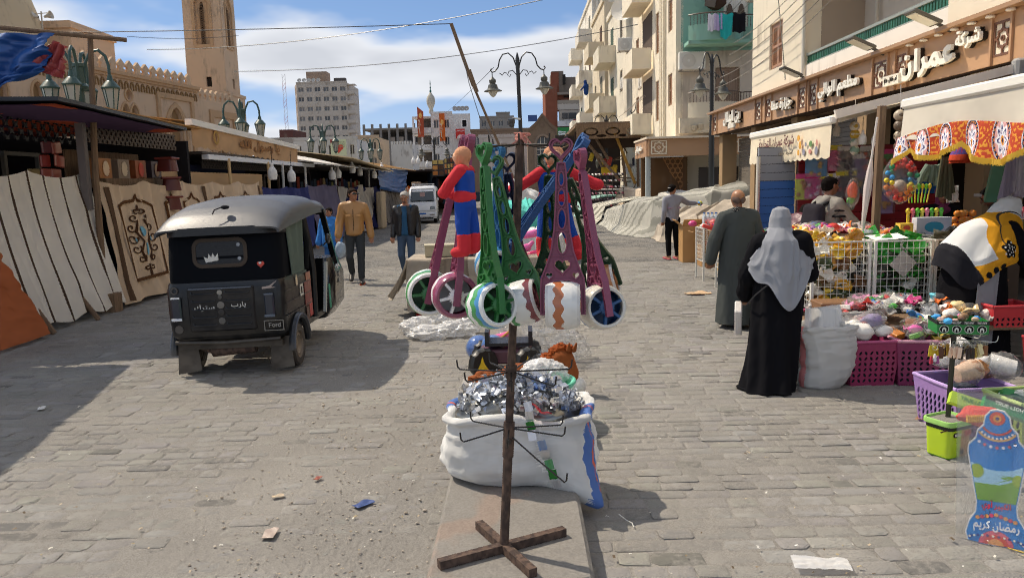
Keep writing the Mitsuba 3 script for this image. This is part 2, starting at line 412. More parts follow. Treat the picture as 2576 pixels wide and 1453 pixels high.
TXT={'umran':'103,15,116,20,126,30,128,34,128,40,120,58,134,65,136,65,139,60,144,44,150,40,159,40,178,65,187,69,196,69,204,64,218,41,235,40,236,41,231,50,231,60,234,67,240,73,251,77,263,77,269,75,267,60,252,59,249,56,249,50,252,45,257,43,274,49,278,34,270,30,257,26,237,23,218,23,208,28,203,23,198,21,183,23,174,30,167,25,160,23,149,23,143,25,131,10,113,1,108,1;183,44,192,37,197,39,197,42,193,51,190,52,188,52,184,49|82,99,99,99,101,23,84,23|0,21,1,38,5,49,8,49,21,44,18,36,18,26,23,19,29,17,40,17,48,20,52,27,52,40,46,56,63,63,69,46,70,26,66,14,57,5,42,0,26,0,17,2,9,6,4,11|27,81,32,87,38,87,43,81,43,76,41,72,33,70,29,72','sharika':'63,0,60,8,69,11,74,16,75,23,71,33,78,37,80,37,85,24,88,22,93,22,96,23,98,28,99,34,107,33,108,32,107,30,107,23,110,22,114,22,118,27,119,34,125,34,128,33,127,24,130,22,134,22,137,23,138,26,134,40,140,42,144,42,145,40,147,31,147,22,145,18,140,14,128,13,124,15,123,17,118,13,107,13,103,16,96,13,84,14,78,6,67,0|114,49,116,51,120,51,123,48,126,51,130,51,132,49,132,45,130,43,126,43,123,46,120,43,116,43,114,45|121,52,119,54,119,58,121,60,125,60,127,58,127,54,125,52|0,25,0,33,6,41,11,44,17,45,17,50,26,50,27,27,28,24,31,22,45,22,47,24,46,28,35,38,36,46,57,57,59,56,62,50,61,48,57,47,46,41,53,34,57,26,57,21,55,17,50,14,47,13,28,13,22,15,19,18,6,19;9,30,12,27,17,27,18,29,17,35,14,35,11,34|7,58,7,63,9,65,14,65,16,63,19,65,23,65,26,63,26,58,24,56,19,56,17,58,14,56,9,56','toys':'279,19,279,26,281,31,287,29,286,23,289,19,293,18,310,19,315,21,320,27,323,27,326,25,326,21,328,19,337,19,338,20,335,23,334,29,336,32,342,35,350,35,354,33,355,24,352,20,361,19,363,21,363,46,370,46,370,17,368,14,364,12,352,12,345,14,338,12,326,12,319,16,317,14,306,11,290,11,282,14;342,27,345,23,347,23,348,26,346,29,343,29|297,5,299,7,302,7,304,5,304,1,299,0,297,2|255,46,262,46,262,12,255,12|179,43,178,46,186,46,186,27,187,26,187,21,189,19,196,19,195,29,198,33,202,35,210,34,213,31,214,29,213,19,221,19,222,22,222,46,229,46,230,30,237,34,246,33,250,28,250,20,246,15,237,12,210,12,204,14,198,12,185,12,181,14,179,20;238,27,230,20,231,19,240,20,243,22,243,24,240,27;202,26,204,21,207,24,205,28|201,41,201,44,203,46,206,46,208,44,208,41,206,39,203,39|142,9,142,17,144,23,147,23,151,21,149,16,150,10,155,8,160,8,164,10,166,16,166,46,173,46,173,14,169,5,161,1,153,1,147,3|115,27,128,27,128,22,127,21,115,21|46,14,48,20,57,19,59,21,59,23,54,31,54,33,58,36,61,36,66,27,67,22,70,19,76,20,75,28,78,32,77,35,80,39,82,39,90,33,100,22,99,15,95,12,87,12,83,14,78,12,68,12,64,14,60,12,51,12;83,29,81,25,83,22,85,24,85,27|34,12,34,46,41,46,41,12|14,6,16,8,19,8,21,6,24,8,27,8,29,6,29,3,27,1,24,1,22,3,19,1,16,1,14,3|0,46,8,46,8,27,9,26,9,21,11,19,19,19,21,22,19,33,24,35,26,34,28,27,28,19,25,14,20,12,7,12,3,14,1,20,1,43','waly':'225,29,225,42,229,54,237,64,253,72,260,72,265,68,274,50,287,49,291,51,285,57,284,60,285,68,296,75,311,76,316,74,321,68,321,60,315,49,330,49,333,54,332,97,344,97,346,68,360,75,370,75,375,73,382,64,382,49,392,49,396,53,403,66,412,72,419,72,424,70,430,64,433,57,433,48,431,43,427,39,422,37,413,37,403,41,395,37,381,37,371,40,356,37,317,37,301,41,288,37,274,37,267,40,261,35,254,35,248,37,240,44,238,42,238,27,242,8,232,5,230,5,229,8;410,51,414,49,418,49,421,52,421,54,417,60,414,60,409,53;346,51,346,49,361,50,369,53,370,58,367,62,362,63,353,59;297,65,304,55,308,59,308,64,305,66;247,55,256,47,260,49,260,52,255,60,249,58|186,37,185,97,197,97,199,37|116,20,114,31,124,32,131,36,119,41,116,46,116,55,118,61,125,69,129,71,137,71,144,67,148,61,150,49,159,49,162,51,161,97,173,97,175,71,175,48,173,43,166,38,149,37,146,32,139,25,127,20;130,50,133,48,137,49,137,54,133,59,129,56|94,97,106,97,108,37,95,37|0,35,0,45,4,57,15,54,13,47,13,39,17,33,24,31,36,31,47,35,47,40,38,44,41,55,55,50,69,49,71,52,70,97,82,97,84,48,79,40,71,37,61,37,59,30,54,25,49,22,37,19,21,19,10,22,3,28|31,8,34,12,39,12,42,8,42,3,39,0,34,0,31,3|17,8,20,12,25,12,28,8,28,3,25,0,20,0,17,3','gazara':'245,10,246,13,257,17,262,23,264,27,264,33,259,46,269,51,271,51,272,49,276,35,278,32,282,31,293,31,304,33,316,39,314,41,306,43,290,42,289,55,292,56,309,55,326,47,334,45,335,35,330,34,310,23,294,19,280,19,276,21,265,8,251,1,248,2|303,4,304,10,307,12,312,12,315,9,315,3,312,0,307,0|258,63,259,69,262,71,267,71,270,68,270,62,267,59,262,59|231,19,230,79,242,79,244,19|189,9,190,13,200,17,206,23,208,27,208,32,203,43,203,46,214,51,220,37,220,23,217,16,211,9,195,1,192,1|153,38,157,47,162,52,160,56,167,64,169,64,185,48,188,40,188,32,185,25,182,22,175,19,165,19,158,22,155,25,153,30;166,34,169,31,172,31,176,35,175,41,171,45,167,43,165,38|172,74,172,80,175,83,180,83,182,81,183,75,180,71,175,71|158,75,158,80,161,83,166,83,169,79,169,75,166,71,161,71|2,29,0,79,13,79,14,39,16,33,19,31,25,31,29,36,28,79,40,79,42,50,56,57,69,56,76,50,78,46,77,31,93,31,94,32,90,39,90,47,92,52,101,59,116,60,119,59,118,48,106,47,103,44,103,39,109,34,123,38,126,31,126,27,114,22,97,19,77,19,67,22,52,19,10,20,4,24;42,33,42,31,57,32,65,35,66,40,63,44,58,45,49,41','bun':'232,17,233,32,235,38,239,39,247,36,245,29,245,20,249,15,255,13,266,14,272,18,274,24,274,32,270,45,283,48,285,37,288,32,300,31,305,35,305,41,301,56,312,59,314,58,317,46,317,30,315,26,307,20,291,19,287,21,283,12,279,7,265,1,251,1,244,3,234,11|299,8,303,12,308,12,311,9,311,3,308,0,303,0,300,2|253,64,256,67,263,66,265,63,264,57,261,55,256,55,253,58|192,19,191,79,203,79,205,19|66,29,64,79,77,79,78,39,80,33,83,31,90,31,94,37,92,79,105,79,106,40,107,35,109,32,120,31,123,44,127,51,136,58,146,59,152,55,155,49,155,40,151,32,154,31,165,31,168,34,167,79,179,79,181,53,180,27,176,22,172,20,158,19,159,14,157,8,153,4,147,2,137,2,129,5,122,13,120,19,109,19,101,23,92,19,74,20,68,24;134,22,134,17,140,13,145,14,147,17,143,22;133,33,136,32,142,37,143,45,141,48,137,45|0,17,1,32,3,38,7,39,15,36,13,29,13,20,17,15,23,13,31,13,38,16,42,27,40,79,53,79,54,25,51,14,47,8,37,2,20,1,8,5,3,10','awn1':'430,7,441,12,445,19,445,24,441,32,444,35,448,36,453,23,456,21,461,21,464,23,467,33,473,32,472,22,475,21,479,21,483,26,484,33,489,33,491,32,490,22,492,21,498,21,501,24,501,28,498,39,503,41,505,41,506,39,508,31,508,22,504,16,500,14,491,14,487,17,482,14,473,14,469,17,463,14,452,15,446,7,436,1,432,1|479,47,481,49,484,49,487,46,490,49,493,49,495,47,495,44,493,42,490,42,487,45,484,42,481,42,479,44|485,50,483,52,483,55,485,57,488,57,490,55,490,52,488,50|376,26,376,32,381,39,392,43,392,48,399,48,400,25,401,22,404,21,418,21,421,23,421,25,408,39,408,45,413,49,427,56,430,56,432,50,419,44,417,42,424,34,428,27,428,20,424,16,419,14,401,14,398,15,394,19,382,20;384,28,387,26,393,26,393,36,387,35,383,30|392,60,394,62,397,62,399,60,399,56,397,54,394,54,392,56|382,60,384,62,387,62,389,60,389,56,387,54,384,54,382,56|263,3,261,7,272,12,276,19,276,24,272,32,275,35,279,36,284,22,291,21,295,24,297,30,302,36,306,38,311,38,315,36,322,22,325,21,332,21,333,22,330,27,331,37,335,41,340,43,350,42,349,35,342,36,340,35,337,31,337,29,338,26,343,23,353,26,355,23,355,19,347,16,337,15,336,14,322,14,318,16,314,13,305,14,299,18,294,14,283,15,277,7,267,1,263,1;302,27,303,23,308,20,311,20,313,22,311,28,308,31,306,31|251,35,251,58,258,58,259,14,252,14,252,34|206,11,206,19,208,26,212,26,215,25,213,14,217,8,221,7,232,8,236,12,237,16,237,21,234,32,237,34,241,33,244,24,244,14,241,7,237,3,230,0,215,1,208,6|221,44,223,46,227,46,229,44,229,40,227,38,223,38,221,40|176,35,176,58,183,58,184,14,177,14,177,34|78,50,78,58,85,58,86,53,86,30,87,29,87,24,90,21,100,21,115,26,114,29,107,31,97,31,96,32,96,37,98,38,107,38,120,32,126,31,127,24,125,23,127,21,135,21,137,22,140,26,141,33,147,33,148,32,148,22,151,21,159,21,161,23,162,27,161,28,161,53,160,58,168,58,168,34,169,33,168,19,164,15,161,14,149,14,144,17,137,14,125,14,120,16,117,20,108,16,100,14,87,14,84,15,81,17,79,24,79,49|146,41,146,45,148,47,151,47,153,45,153,41,151,39,148,39|136,41,136,45,138,47,141,47,143,45,143,41,141,39,138,39|105,7,107,9,110,9,112,7,112,3,110,1,107,1,105,3|31,7,33,9,36,9,39,6,42,9,49,7,58,11,63,19,63,24,59,33,66,36,70,26,70,17,68,12,63,6,51,0,48,4,45,1,42,1,39,4,36,1,33,1,31,3|0,26,0,32,2,36,8,41,16,43,16,48,23,48,24,25,26,22,28,21,37,21,40,23,39,33,37,37,37,39,39,40,44,41,47,31,46,19,43,16,37,14,25,14,22,15,18,19,9,19,4,21;8,28,11,26,17,26,17,36,11,35,7,30|16,60,18,62,21,62,23,60,23,56,21,54,18,54,16,56|6,60,8,62,11,62,13,60,13,56,11,54,8,54,6,56','awn2':'687,45,692,45,692,16,687,16|597,10,598,12,604,14,607,19,607,23,605,26,606,30,610,29,611,25,614,21,620,21,622,24,623,29,627,28,628,21,636,21,638,25,638,29,643,28,642,24,644,21,651,21,653,27,658,28,658,21,663,21,666,29,667,29,670,28,670,21,675,21,677,23,675,33,680,34,681,31,682,22,681,19,677,16,670,16,667,18,665,16,658,16,655,18,652,16,643,16,640,18,636,16,627,16,624,18,621,16,612,17,605,9,600,7|636,33,635,37,637,38,640,36,643,38,646,37,645,33,641,34|618,8,619,12,623,11,628,12,629,11,629,8,627,7,624,9,621,7|591,45,596,45,596,16,591,16|570,18,572,22,580,21,582,22,581,27,577,32,577,34,581,36,586,28,587,24,586,19,582,16,574,16|547,29,557,29,558,25,547,25|525,38,524,42,526,43,529,41,532,43,535,42,534,38,530,39|489,20,489,45,494,45,494,23,496,21,504,21,512,25,509,27,505,28,501,27,500,32,508,32,516,28,520,28,521,21,527,21,529,23,529,27,527,33,532,34,534,28,533,19,528,16,519,16,513,20,503,16,493,16|506,9,506,12,508,13,511,11,510,8|469,10,470,12,472,12,478,16,479,23,477,26,477,29,481,30,484,23,484,19,482,14,477,9,473,7,471,7|454,18,453,26,457,32,458,36,460,37,468,29,469,26,468,19,464,16,458,16;458,23,460,21,462,21,464,23,464,25,462,29,459,27|455,42,456,45,460,44,465,45,466,41,463,40,461,42,457,40|430,25,430,29,440,29,441,28,441,25|407,42,410,43,413,41,416,43,418,42,418,39,417,38,413,39,408,38|387,12,393,13,395,15,388,19,388,25,393,31,400,30,403,25,404,21,410,21,412,23,412,27,410,33,415,34,417,28,417,21,414,17,403,16,400,11,392,7,388,7;397,26,393,24,393,21,398,21,398,24|358,8,359,12,364,11,368,12,370,11,375,13,379,19,379,24,377,29,382,30,384,25,384,18,380,11,373,7,371,7,370,9,366,7,364,9,360,7|377,36,377,39,381,40,382,38,381,35|335,6,335,13,342,21,338,26,338,30,341,33,344,34,352,33,354,31,354,26,352,23,352,21,362,21,364,23,364,27,362,33,367,34,369,28,369,21,366,17,351,16,347,18,340,12,340,8,345,5,350,5,356,7,357,5,356,2,346,0,337,3;343,28,347,24,349,26,349,28,344,29|312,25,312,29,322,29,323,28,323,25|225,21,226,31,230,30,230,23,234,20,249,20,257,23,260,27,264,26,264,23,266,21,274,21,275,23,271,26,271,30,277,34,286,33,288,30,288,27,285,22,292,21,294,23,294,45,299,45,299,22,298,19,294,16,285,16,281,18,274,16,265,16,259,19,248,15,234,15,228,17;276,28,279,24,281,24,283,28,277,29|241,10,245,11,246,8,243,6,241,7|207,45,212,45,212,16,207,16|145,20,145,45,150,45,150,23,152,21,158,21,157,29,162,34,167,34,171,31,172,29,171,21,178,21,179,23,179,45,184,45,184,29,187,30,189,32,195,33,200,31,202,28,201,20,193,16,168,16,167,17,149,16;192,28,185,22,186,21,193,21,197,23,197,26,195,28;162,27,164,22,167,25,167,27,165,29|162,40,163,43,167,42,166,38,163,38|114,14,114,21,116,25,120,24,119,16,120,13,123,12,129,12,133,14,134,18,134,45,139,45,139,18,137,12,133,8,122,7,117,9|91,25,91,29,101,29,102,28,102,25|34,19,36,22,44,21,46,23,45,27,41,32,41,34,44,36,47,34,53,21,59,21,58,29,63,37,65,37,69,34,78,24,78,19,74,16,67,16,66,17,52,16,49,18,46,16,38,16,35,17;64,24,66,23,67,26,67,28,65,30,63,28|26,45,31,45,31,16,26,16|0,45,5,45,5,23,7,21,14,21,16,22,16,27,14,33,19,34,21,28,21,21,18,17,4,16,1,18,0,20|10,8,11,12,15,11,20,12,21,11,21,8,19,7,16,9,13,7','rasul':'344,7,346,9,352,9,355,5,358,9,364,9,366,3,363,0,359,0,355,4,351,0,347,0,344,3|328,21,325,67,335,67,336,35,339,26,347,25,353,26,355,29,355,34,352,47,359,49,362,48,365,35,365,27,360,19,352,16,337,16,331,18|275,0,272,9,282,13,288,19,289,28,285,36,285,39,294,43,299,29,299,22,295,12,286,4,277,0|173,10,184,12,188,15,187,16,179,17,176,19,174,23,174,31,176,36,181,42,185,44,192,44,199,39,204,25,214,26,216,30,218,39,227,38,226,29,228,26,233,25,238,29,240,39,248,39,249,38,248,29,251,26,256,25,261,29,257,46,265,49,267,49,268,47,271,34,271,27,269,22,263,17,250,16,244,20,238,16,227,16,221,19,214,16,202,16,196,7,184,1,174,1;187,34,184,26,193,25,192,31,190,34|121,13,121,23,124,32,133,30,131,23,131,16,135,11,140,9,147,9,155,13,158,26,156,67,166,67,167,19,162,7,158,3,151,0,135,0,128,3,123,8|87,19,86,67,96,67,97,16,88,16|0,31,1,41,7,48,19,52,20,54,19,58,29,58,31,29,37,25,43,26,44,28,43,67,53,67,55,29,61,25,66,26,68,28,67,67,77,67,78,25,77,22,71,17,57,16,53,17,50,20,43,16,31,16,26,18,22,22,9,22,5,24;11,33,14,31,20,31,21,33,20,42,16,42,11,39,10,36','mohsen':'142,15,142,18,144,21,149,19,156,19,159,21,160,25,152,38,156,42,158,42,160,39,168,21,171,19,175,19,181,30,188,36,195,35,199,31,202,22,206,19,219,20,227,23,230,26,228,28,222,30,212,30,212,35,214,36,226,35,237,29,241,29,242,23,238,22,243,19,252,20,258,32,264,36,271,35,275,31,277,26,276,17,271,13,264,13,257,16,252,13,241,13,236,15,232,20,223,15,215,13,204,13,200,15,196,12,190,12,182,18,176,13,169,13,164,16,158,13,148,13;261,27,259,21,264,19,268,19,271,22,271,24,269,29,265,30;185,23,191,18,194,18,196,20,195,25,191,30,186,28|0,4,8,8,14,15,15,23,11,32,15,34,17,34,22,21,25,19,33,19,37,25,38,31,43,30,42,23,46,19,56,19,59,23,60,31,66,30,65,22,69,19,76,19,79,20,81,26,81,30,83,31,87,30,86,20,94,19,98,26,98,31,103,31,104,30,103,20,106,19,111,19,114,22,114,26,111,37,117,38,119,33,120,28,119,18,115,14,112,13,104,13,100,16,96,13,87,13,83,16,78,13,67,13,62,16,57,13,45,13,40,16,33,13,23,13,20,15,18,10,11,3,5,0,2,0|58,39,58,42,60,44,63,44,65,42,65,39,63,37,60,37|32,42,34,44,37,44,40,41,43,44,46,44,48,42,48,39,46,37,43,37,40,40,37,37,34,37,32,39','yarab':'72,47,76,47,77,45,77,23,79,16,88,16,91,18,91,22,88,31,94,32,96,25,96,17,92,12,78,11,74,13,72,20|91,6,95,7,96,2,92,1|83,6,87,7,88,2,84,1|48,4,55,7,59,11,60,19,57,27,62,28,65,20,65,13,62,7,58,3,52,0,49,0|0,17,1,28,6,28,5,20,9,16,13,15,31,15,39,17,41,20,39,31,44,31,46,25,45,16,42,13,37,11,11,10,3,13|20,5,24,6,25,1,21,0','sotrak':'42,5,44,5,50,8,54,15,54,19,51,25,51,27,53,28,56,28,59,19,62,16,67,16,70,17,72,26,78,25,77,18,80,16,86,16,89,21,90,26,92,26,94,25,94,17,96,16,100,16,103,20,104,26,108,26,109,25,108,17,110,16,114,16,117,19,114,31,120,32,121,29,122,17,116,11,109,11,106,13,102,11,94,11,91,14,87,11,77,11,74,13,70,11,61,11,59,12,57,8,53,4,46,0,43,0|76,36,80,37,81,32,77,31|68,36,72,37,73,32,69,31|0,17,1,28,6,28,5,20,9,16,13,15,28,15,34,17,35,20,34,47,39,47,40,18,37,13,28,10,11,10,3,13|16,25,20,27,20,29,18,31,19,36,24,39,25,35,23,32,25,29,25,25,20,22,17,22','kabeer':'247,39,247,73,256,73,257,28,248,28,248,38|110,22,119,26,124,31,125,38,121,48,128,52,130,52,135,39,138,37,144,37,147,38,149,41,151,50,160,48,159,41,164,37,172,37,175,42,177,50,185,48,185,40,189,37,204,37,206,39,206,41,194,53,194,58,200,64,216,72,218,72,221,64,207,58,206,55,213,47,217,39,221,37,227,37,230,41,228,73,238,73,239,36,238,33,233,29,219,28,212,31,206,28,186,28,180,32,173,28,161,28,154,32,147,28,134,29,128,21,117,15,113,15|174,16,174,21,176,23,182,22,183,20,182,15,176,14|143,16,143,21,145,23,150,23,153,20,156,23,161,23,163,21,163,16,161,14,156,14,153,17,150,14,145,14|80,74,80,77,82,78,80,80,80,85,84,88,90,88,90,84,87,84,85,82,88,79,92,80,93,76,84,73|83,64,82,69,92,69,93,28,84,28,83,31|50,23,59,24,63,27,55,29,51,34,51,41,54,48,60,53,69,52,73,48,76,40,76,31,74,25,68,18,57,14,51,14;60,39,63,36,67,37,67,39,64,44,61,43|0,25,0,34,3,42,11,40,9,31,12,25,18,23,26,23,32,25,35,30,25,34,22,38,22,44,24,49,30,55,35,57,42,57,47,55,45,47,37,48,31,42,32,40,42,36,45,33,45,27,39,19,31,15,14,14,6,17|11,7,13,9,18,9,21,6,24,9,29,9,31,7,31,2,29,0,24,0,21,3,18,0,13,0,11,2','ramadan':'302,9,300,18,308,21,313,27,314,33,310,43,318,47,323,37,323,26,321,21,317,16,309,11|185,64,184,68,194,68,195,36,199,32,204,32,207,34,209,44,218,42,217,34,220,32,224,38,236,48,242,50,250,50,253,49,258,44,259,32,268,33,274,43,279,48,288,49,291,48,296,43,298,38,298,31,297,28,291,23,283,23,275,26,270,23,258,23,251,25,242,22,224,22,219,23,213,27,207,23,194,23,189,25,186,29;283,40,280,33,284,32,287,32,289,34,289,37,285,40;232,32,240,31,245,32,249,34,250,37,248,40,243,41,234,36|240,63,242,65,248,64,249,58,246,56,242,56,240,58|137,20,137,29,140,38,148,35,146,26,147,22,150,19,161,18,166,20,168,24,169,29,165,42,171,45,175,44,178,34,178,24,174,15,169,11,163,9,147,10,143,12|153,51,153,56,155,58,161,57,162,55,161,50,155,49|41,16,43,18,48,18,50,16,53,18,57,18,60,15,60,11,58,9,53,9,51,11,48,9,43,9,41,11|64,10,61,18,69,21,75,27,76,33,72,43,79,47,81,47,87,33,89,32,104,32,105,34,104,38,93,48,93,54,94,56,102,61,115,67,117,66,120,59,104,51,111,44,115,36,115,31,112,26,105,23,85,24,79,16,68,10|0,16,0,28,2,34,5,39,13,46,21,49,27,49,31,45,34,36,38,32,46,32,49,33,50,36,49,45,47,50,54,53,56,52,59,42,59,32,54,25,48,23,36,23,31,25,27,22,21,22,16,24,11,29,9,21,13,2,8,0,3,1;17,36,23,31,25,31,27,33,22,40,17,38','qasr':'222,52,228,52,228,18,222,18|175,8,173,14,175,14,181,17,184,22,184,26,181,33,185,35,188,35,192,25,194,24,206,24,208,27,202,27,198,31,199,40,205,45,211,45,214,43,217,36,217,27,214,21,208,18,192,18,190,19,185,12,178,8;205,35,206,33,209,33,210,37,207,39|204,54,206,56,209,56,210,55,210,50,206,49,204,51|165,52,171,52,171,18,165,18|132,7,131,18,133,23,139,29,144,31,146,33,141,35,133,34,132,35,132,40,133,41,143,41,154,37,159,37,159,30,152,29,143,25,139,21,137,15,138,10,146,6,151,6,159,8,160,2,153,0,139,1|109,52,115,52,115,18,109,18|2,8,0,14,4,15,10,20,11,26,8,33,12,35,15,35,18,26,21,24,24,24,27,26,28,33,33,33,34,32,34,26,36,24,46,35,52,38,59,38,63,36,65,33,65,24,73,24,74,25,72,28,73,36,78,40,85,40,90,35,89,24,95,24,97,26,97,52,103,52,103,23,100,19,86,18,81,20,76,18,58,19,53,17,38,17,30,20,27,18,17,19,12,12,5,8;80,34,79,27,82,26,84,29,83,34;45,24,46,23,51,23,55,24,59,26,59,29,56,32,54,32,48,29|75,50,79,51,82,48,84,51,87,51,89,49,89,46,84,45,82,47,80,45,76,45',}
def ground_z(x,y):
 p=np.stack([x*1.6,y*1.6,x*0],-1)
 q=np.stack([x*7.0,y*7.0,x*0],-1)
 z=0.010*(meshkit.fbm(p,3,seed=4)-0.5)+0.007*(meshkit.fbm(q,2,seed=9)-0.5)
 mid=np.clip(1-np.abs(x+1.25)/1.1,0,1)*np.clip((11-y)/4,0,1)
 return z-0.004+0.010*mid
struct('ground',bx(-900,900,-300,1500,-0.6,-0.03),mat='sand',smooth=False)
def _street():
 def fn(u,v):
  x,y=-9+18*u,2.0+15.5*v
  return np.stack([x,y,ground_z(x,y)],-1)
 near=sheet(fn,190,190)
 return near
struct('street',_street(),mat='sand',smooth=True)
struct('pavement',bx(-13,13,17.5,160,-0.3,-0.004),mat='far',smooth=False)
def paver(x0,x1,y0,y1,h):
 j=lambda :R.uniform(-0.006,0.006)
 k=lambda :R.uniform(0.006,0.030)
 c=[(x0+k(),y0+j()),(x1-k(),y0+j()),(x1+j(),y0+k()),(x1+j(),y1-k()),(x1-k(),y1+j()),(x0+k(),y1+j()),(x0+j(),y1-k()),(x0+j(),y0+k())]
 cx,cy=(x0+x1)/2,(y0+y1)/2
 tx,ty=R.uniform(-.018,.018),R.uniform(-.03,.03)
 t=[h+tx*(x-cx)+ty*(y-cy) for x,y in c]
 e=1-R.uniform(.012,.018)/(y1-y0)*2
 f_=1-.014/(x1-x0)*2
 v=[(x,y,-0.03) for x,y in c]+[(x,y,z-0.007) for(x,y),z in zip(c,t)]+[(cx+f_*(x-cx),cy+e*(y-cy),z) for(x,y),z in zip(c,t)]+[(cx+R.uniform(-.03,.03),cy,h+R.uniform(-.001,.0025))]
 f=[]
 for b in (0,8):
  for i in range(8):
   a,q=b+i,b+(i+1)%8
   f+=[[a,q,q+8],[a,q+8,a+8]]
 f+=[[16+i,16+(i+1)%8,24] for i in range(8)]
 return trimesh.Trimesh(np.array(v),np.array(f),process=False)
def paving():
 P,y,row=[],2.6,0
 while y<17.4:
  ph=R.uniform(0.105,0.145)
  x=-8.6+R.uniform(0,0.2)
  while x<7.4:
   L=R.choice((0.14,0.18,0.20,0.23,0.28))+R.uniform(-0.015,0.015)
   sl=0.0
   if not (-0.46<x+L/2<0.30 and 2.2<y<5.0):
    xm=x+L/2
    g=float(ground_z(np.array(xm),np.array(y)))
    h=g+R.choice((0.001,0.003,0.005,0.007,0.009))+(0.002 if xm>0.3 else 0)
    if abs(xm+1.25)<0.8 and y<8 and R.random()<0.5:
     h-=0.012
    yy=y-sl*(xm+0.4)*1.0
    tone=R.choice((0.88,0.94,1.0,1.0,1.06,1.12))*(0.6 if R.random()<0.06 else 1)
    P.append((xm,yy+ph/2,paver(x+0.004,x+L-0.004,yy+0.005,yy+ph-0.005,h),C('878580')*tone*np.array([1,1+R.uniform(-.02,.02),1+R.uniform(-.05,.05)])))
   x+=L
  y+=ph
  row+=1
 return P
_P=paving()
def _inview(p):
 d=np.array([p[0],p[1],-CZ])
 z=d@_f
 a,b=d@_r/z,d@_u/z
 return abs(a)<0.66 and -0.375<b
_near=sorted([p for p in _P if _inview(p)],key=lambda p:p[0]**2+p[1]**2)[:300]
_ids={id(p) for p in _near}
for p in _near:
 part('street','paver',p[2],p[3],'stone',smooth=30,var=.22)
_rest=[p for p in _P if id(p) not in _ids]
_m=join([p[2] for p in _rest])
_c=np.repeat(np.array([p[3] for p in _rest]),25,0)
_cc=_c[np.asarray(_m.faces)[:,0]]
put('street__paving',_m,lambda v:_cc,'stone',smooth=False,kind='stuff',var=.22)
def rect(a,b,c,d):
 return sbox(min(a,b),min(c,d),max(a,b),max(c,d))
def slab_with_holes(w0,w1,z0,z1,holes,th):
 p=rect(w0,w1,z0,z1)
 for h in holes:
  p=p.difference(rect(*h[:4]) if not hasattr(h,'geom_type') else h)
 return ext(p,th)
def shutter(parent,s0,s1,z0,z1,col,leaves=2,d=0.05,name='window',slats=True,y=0.06):
 w=part(parent,name,[bx(s0,s1,y,y+d,z0,z0+.05),bx(s0,s1,y,y+d,z1-.05,z1),bx(s0,s0+.05,y,y+d,z0+.05,z1-.05),bx(s1-.05,s1,y,y+d,z0+.05,z1-.05)],col*0.8,'satin',smooth=False)
 L=(s1-s0-.1)/leaves
 for i in range(leaves):
  a=s0+.05+i*L
  ms=[bx(a+.005,a+.06,y+.008,y+.04,z0+.05,z1-.05),bx(a+L-.06,a+L-.005,y+.008,y+.04,z0+.05,z1-.05)]
  for zz in (z0+.05,(z0+z1)/2-.03,z1-.11):
   ms.append(bx(a+.06,a+L-.06,y+.008,y+.04,zz,zz+.06))
  if slats:
   n=int((z1-z0)/0.055)
   for k in range(n):
    zz=z0+.09+k*(z1-z0-.18)/n
    ms.append(xf(bx(a+.06,a+L-.06,-.018,.018,-.004,.004),(0,y+.03,zz),rx=-0.7))
  ms.append(bx(a,a+L,y+.045,y+.05,z0+.05,z1-.05))
  part(w,'leaf',ms,col,'satin',smooth=False)
 return w
def window(parent,s0,s1,z0,z1,fcol,y=0.10,mull=1,name='window',sill=None,pane=None):
 f=0.06
 ms=[bx(s0,s1,y,y+.06,z0,z0+f),bx(s0,s1,y,y+.06,z1-f,z1),bx(s0,s0+f,y,y+.06,z0+f,z1-f),bx(s1-f,s1,y,y+.06,z0+f,z1-f)]
 for i in range(mull):
  c=s0+(s1-s0)*(i+1)/(mull+1)
  ms.append(bx(c-.03,c+.03,y,y+.05,z0+f,z1-f))
 w=part(parent,name,ms,fcol,'matte',smooth=False)
 put(w+'__pane',bx(s0+.02,s1-.02,y+.062,y+.08,z0+.02,z1-.02),(.03,.035,.04) if pane is None else pane,'glass' if pane is None else 'satin',smooth=False)
 if sill is not None:
  put(w+'__sill',bx(s0-.06,s1+.06,-.08,.1,z0-.07,z0-.002),sill,'matte',smooth=False)
 return w
def lattice_poly(x0,x1,z0,z1,t=0.012):
 """A star-and-cross tracery in a rectangle."""
 p=rect(x0,x1,z0,z1).difference(rect(x0+t,x1-t,z0+t,z1-t))
 w=x1-x0
 n=max(1,round((z1-z0)/w))
 h=(z1-z0)/n
 for i in range(n):
  c=((x0+x1)/2,z0+(i+.5)*h)
  st=ngon(c,w*.40,4).union(ngon(c,w*.40,4,PI/4))
  p=p.union(st.difference(st.buffer(-t)))
  p=p.union(ell(c,w*.1,w*.1).difference(ell(c,w*.1-t*.6,w*.1-t*.6)))
  for sx,sz in ((1,0),(-1,0),(0,1),(0,-1)):
   p=p.union(LineString([(c[0]+sx*w*.4,c[1]+sz*w*.4),(c[0]+sx*w*.5,c[1]+sz*h*.5)]).buffer(t/2))
 return p.intersection(rect(x0,x1,z0,z1))
CREAM,WHITE,TAN=C('e6dcc6',.92),C('e9e4d8',.92),C('c39a76',.85)
BROWN=C('7a5542',.8)
FXX=dict(rz=-PI/2)
b1=thing('shop_building','cream plastered building above the row of shops with a long green balcony railing','building')
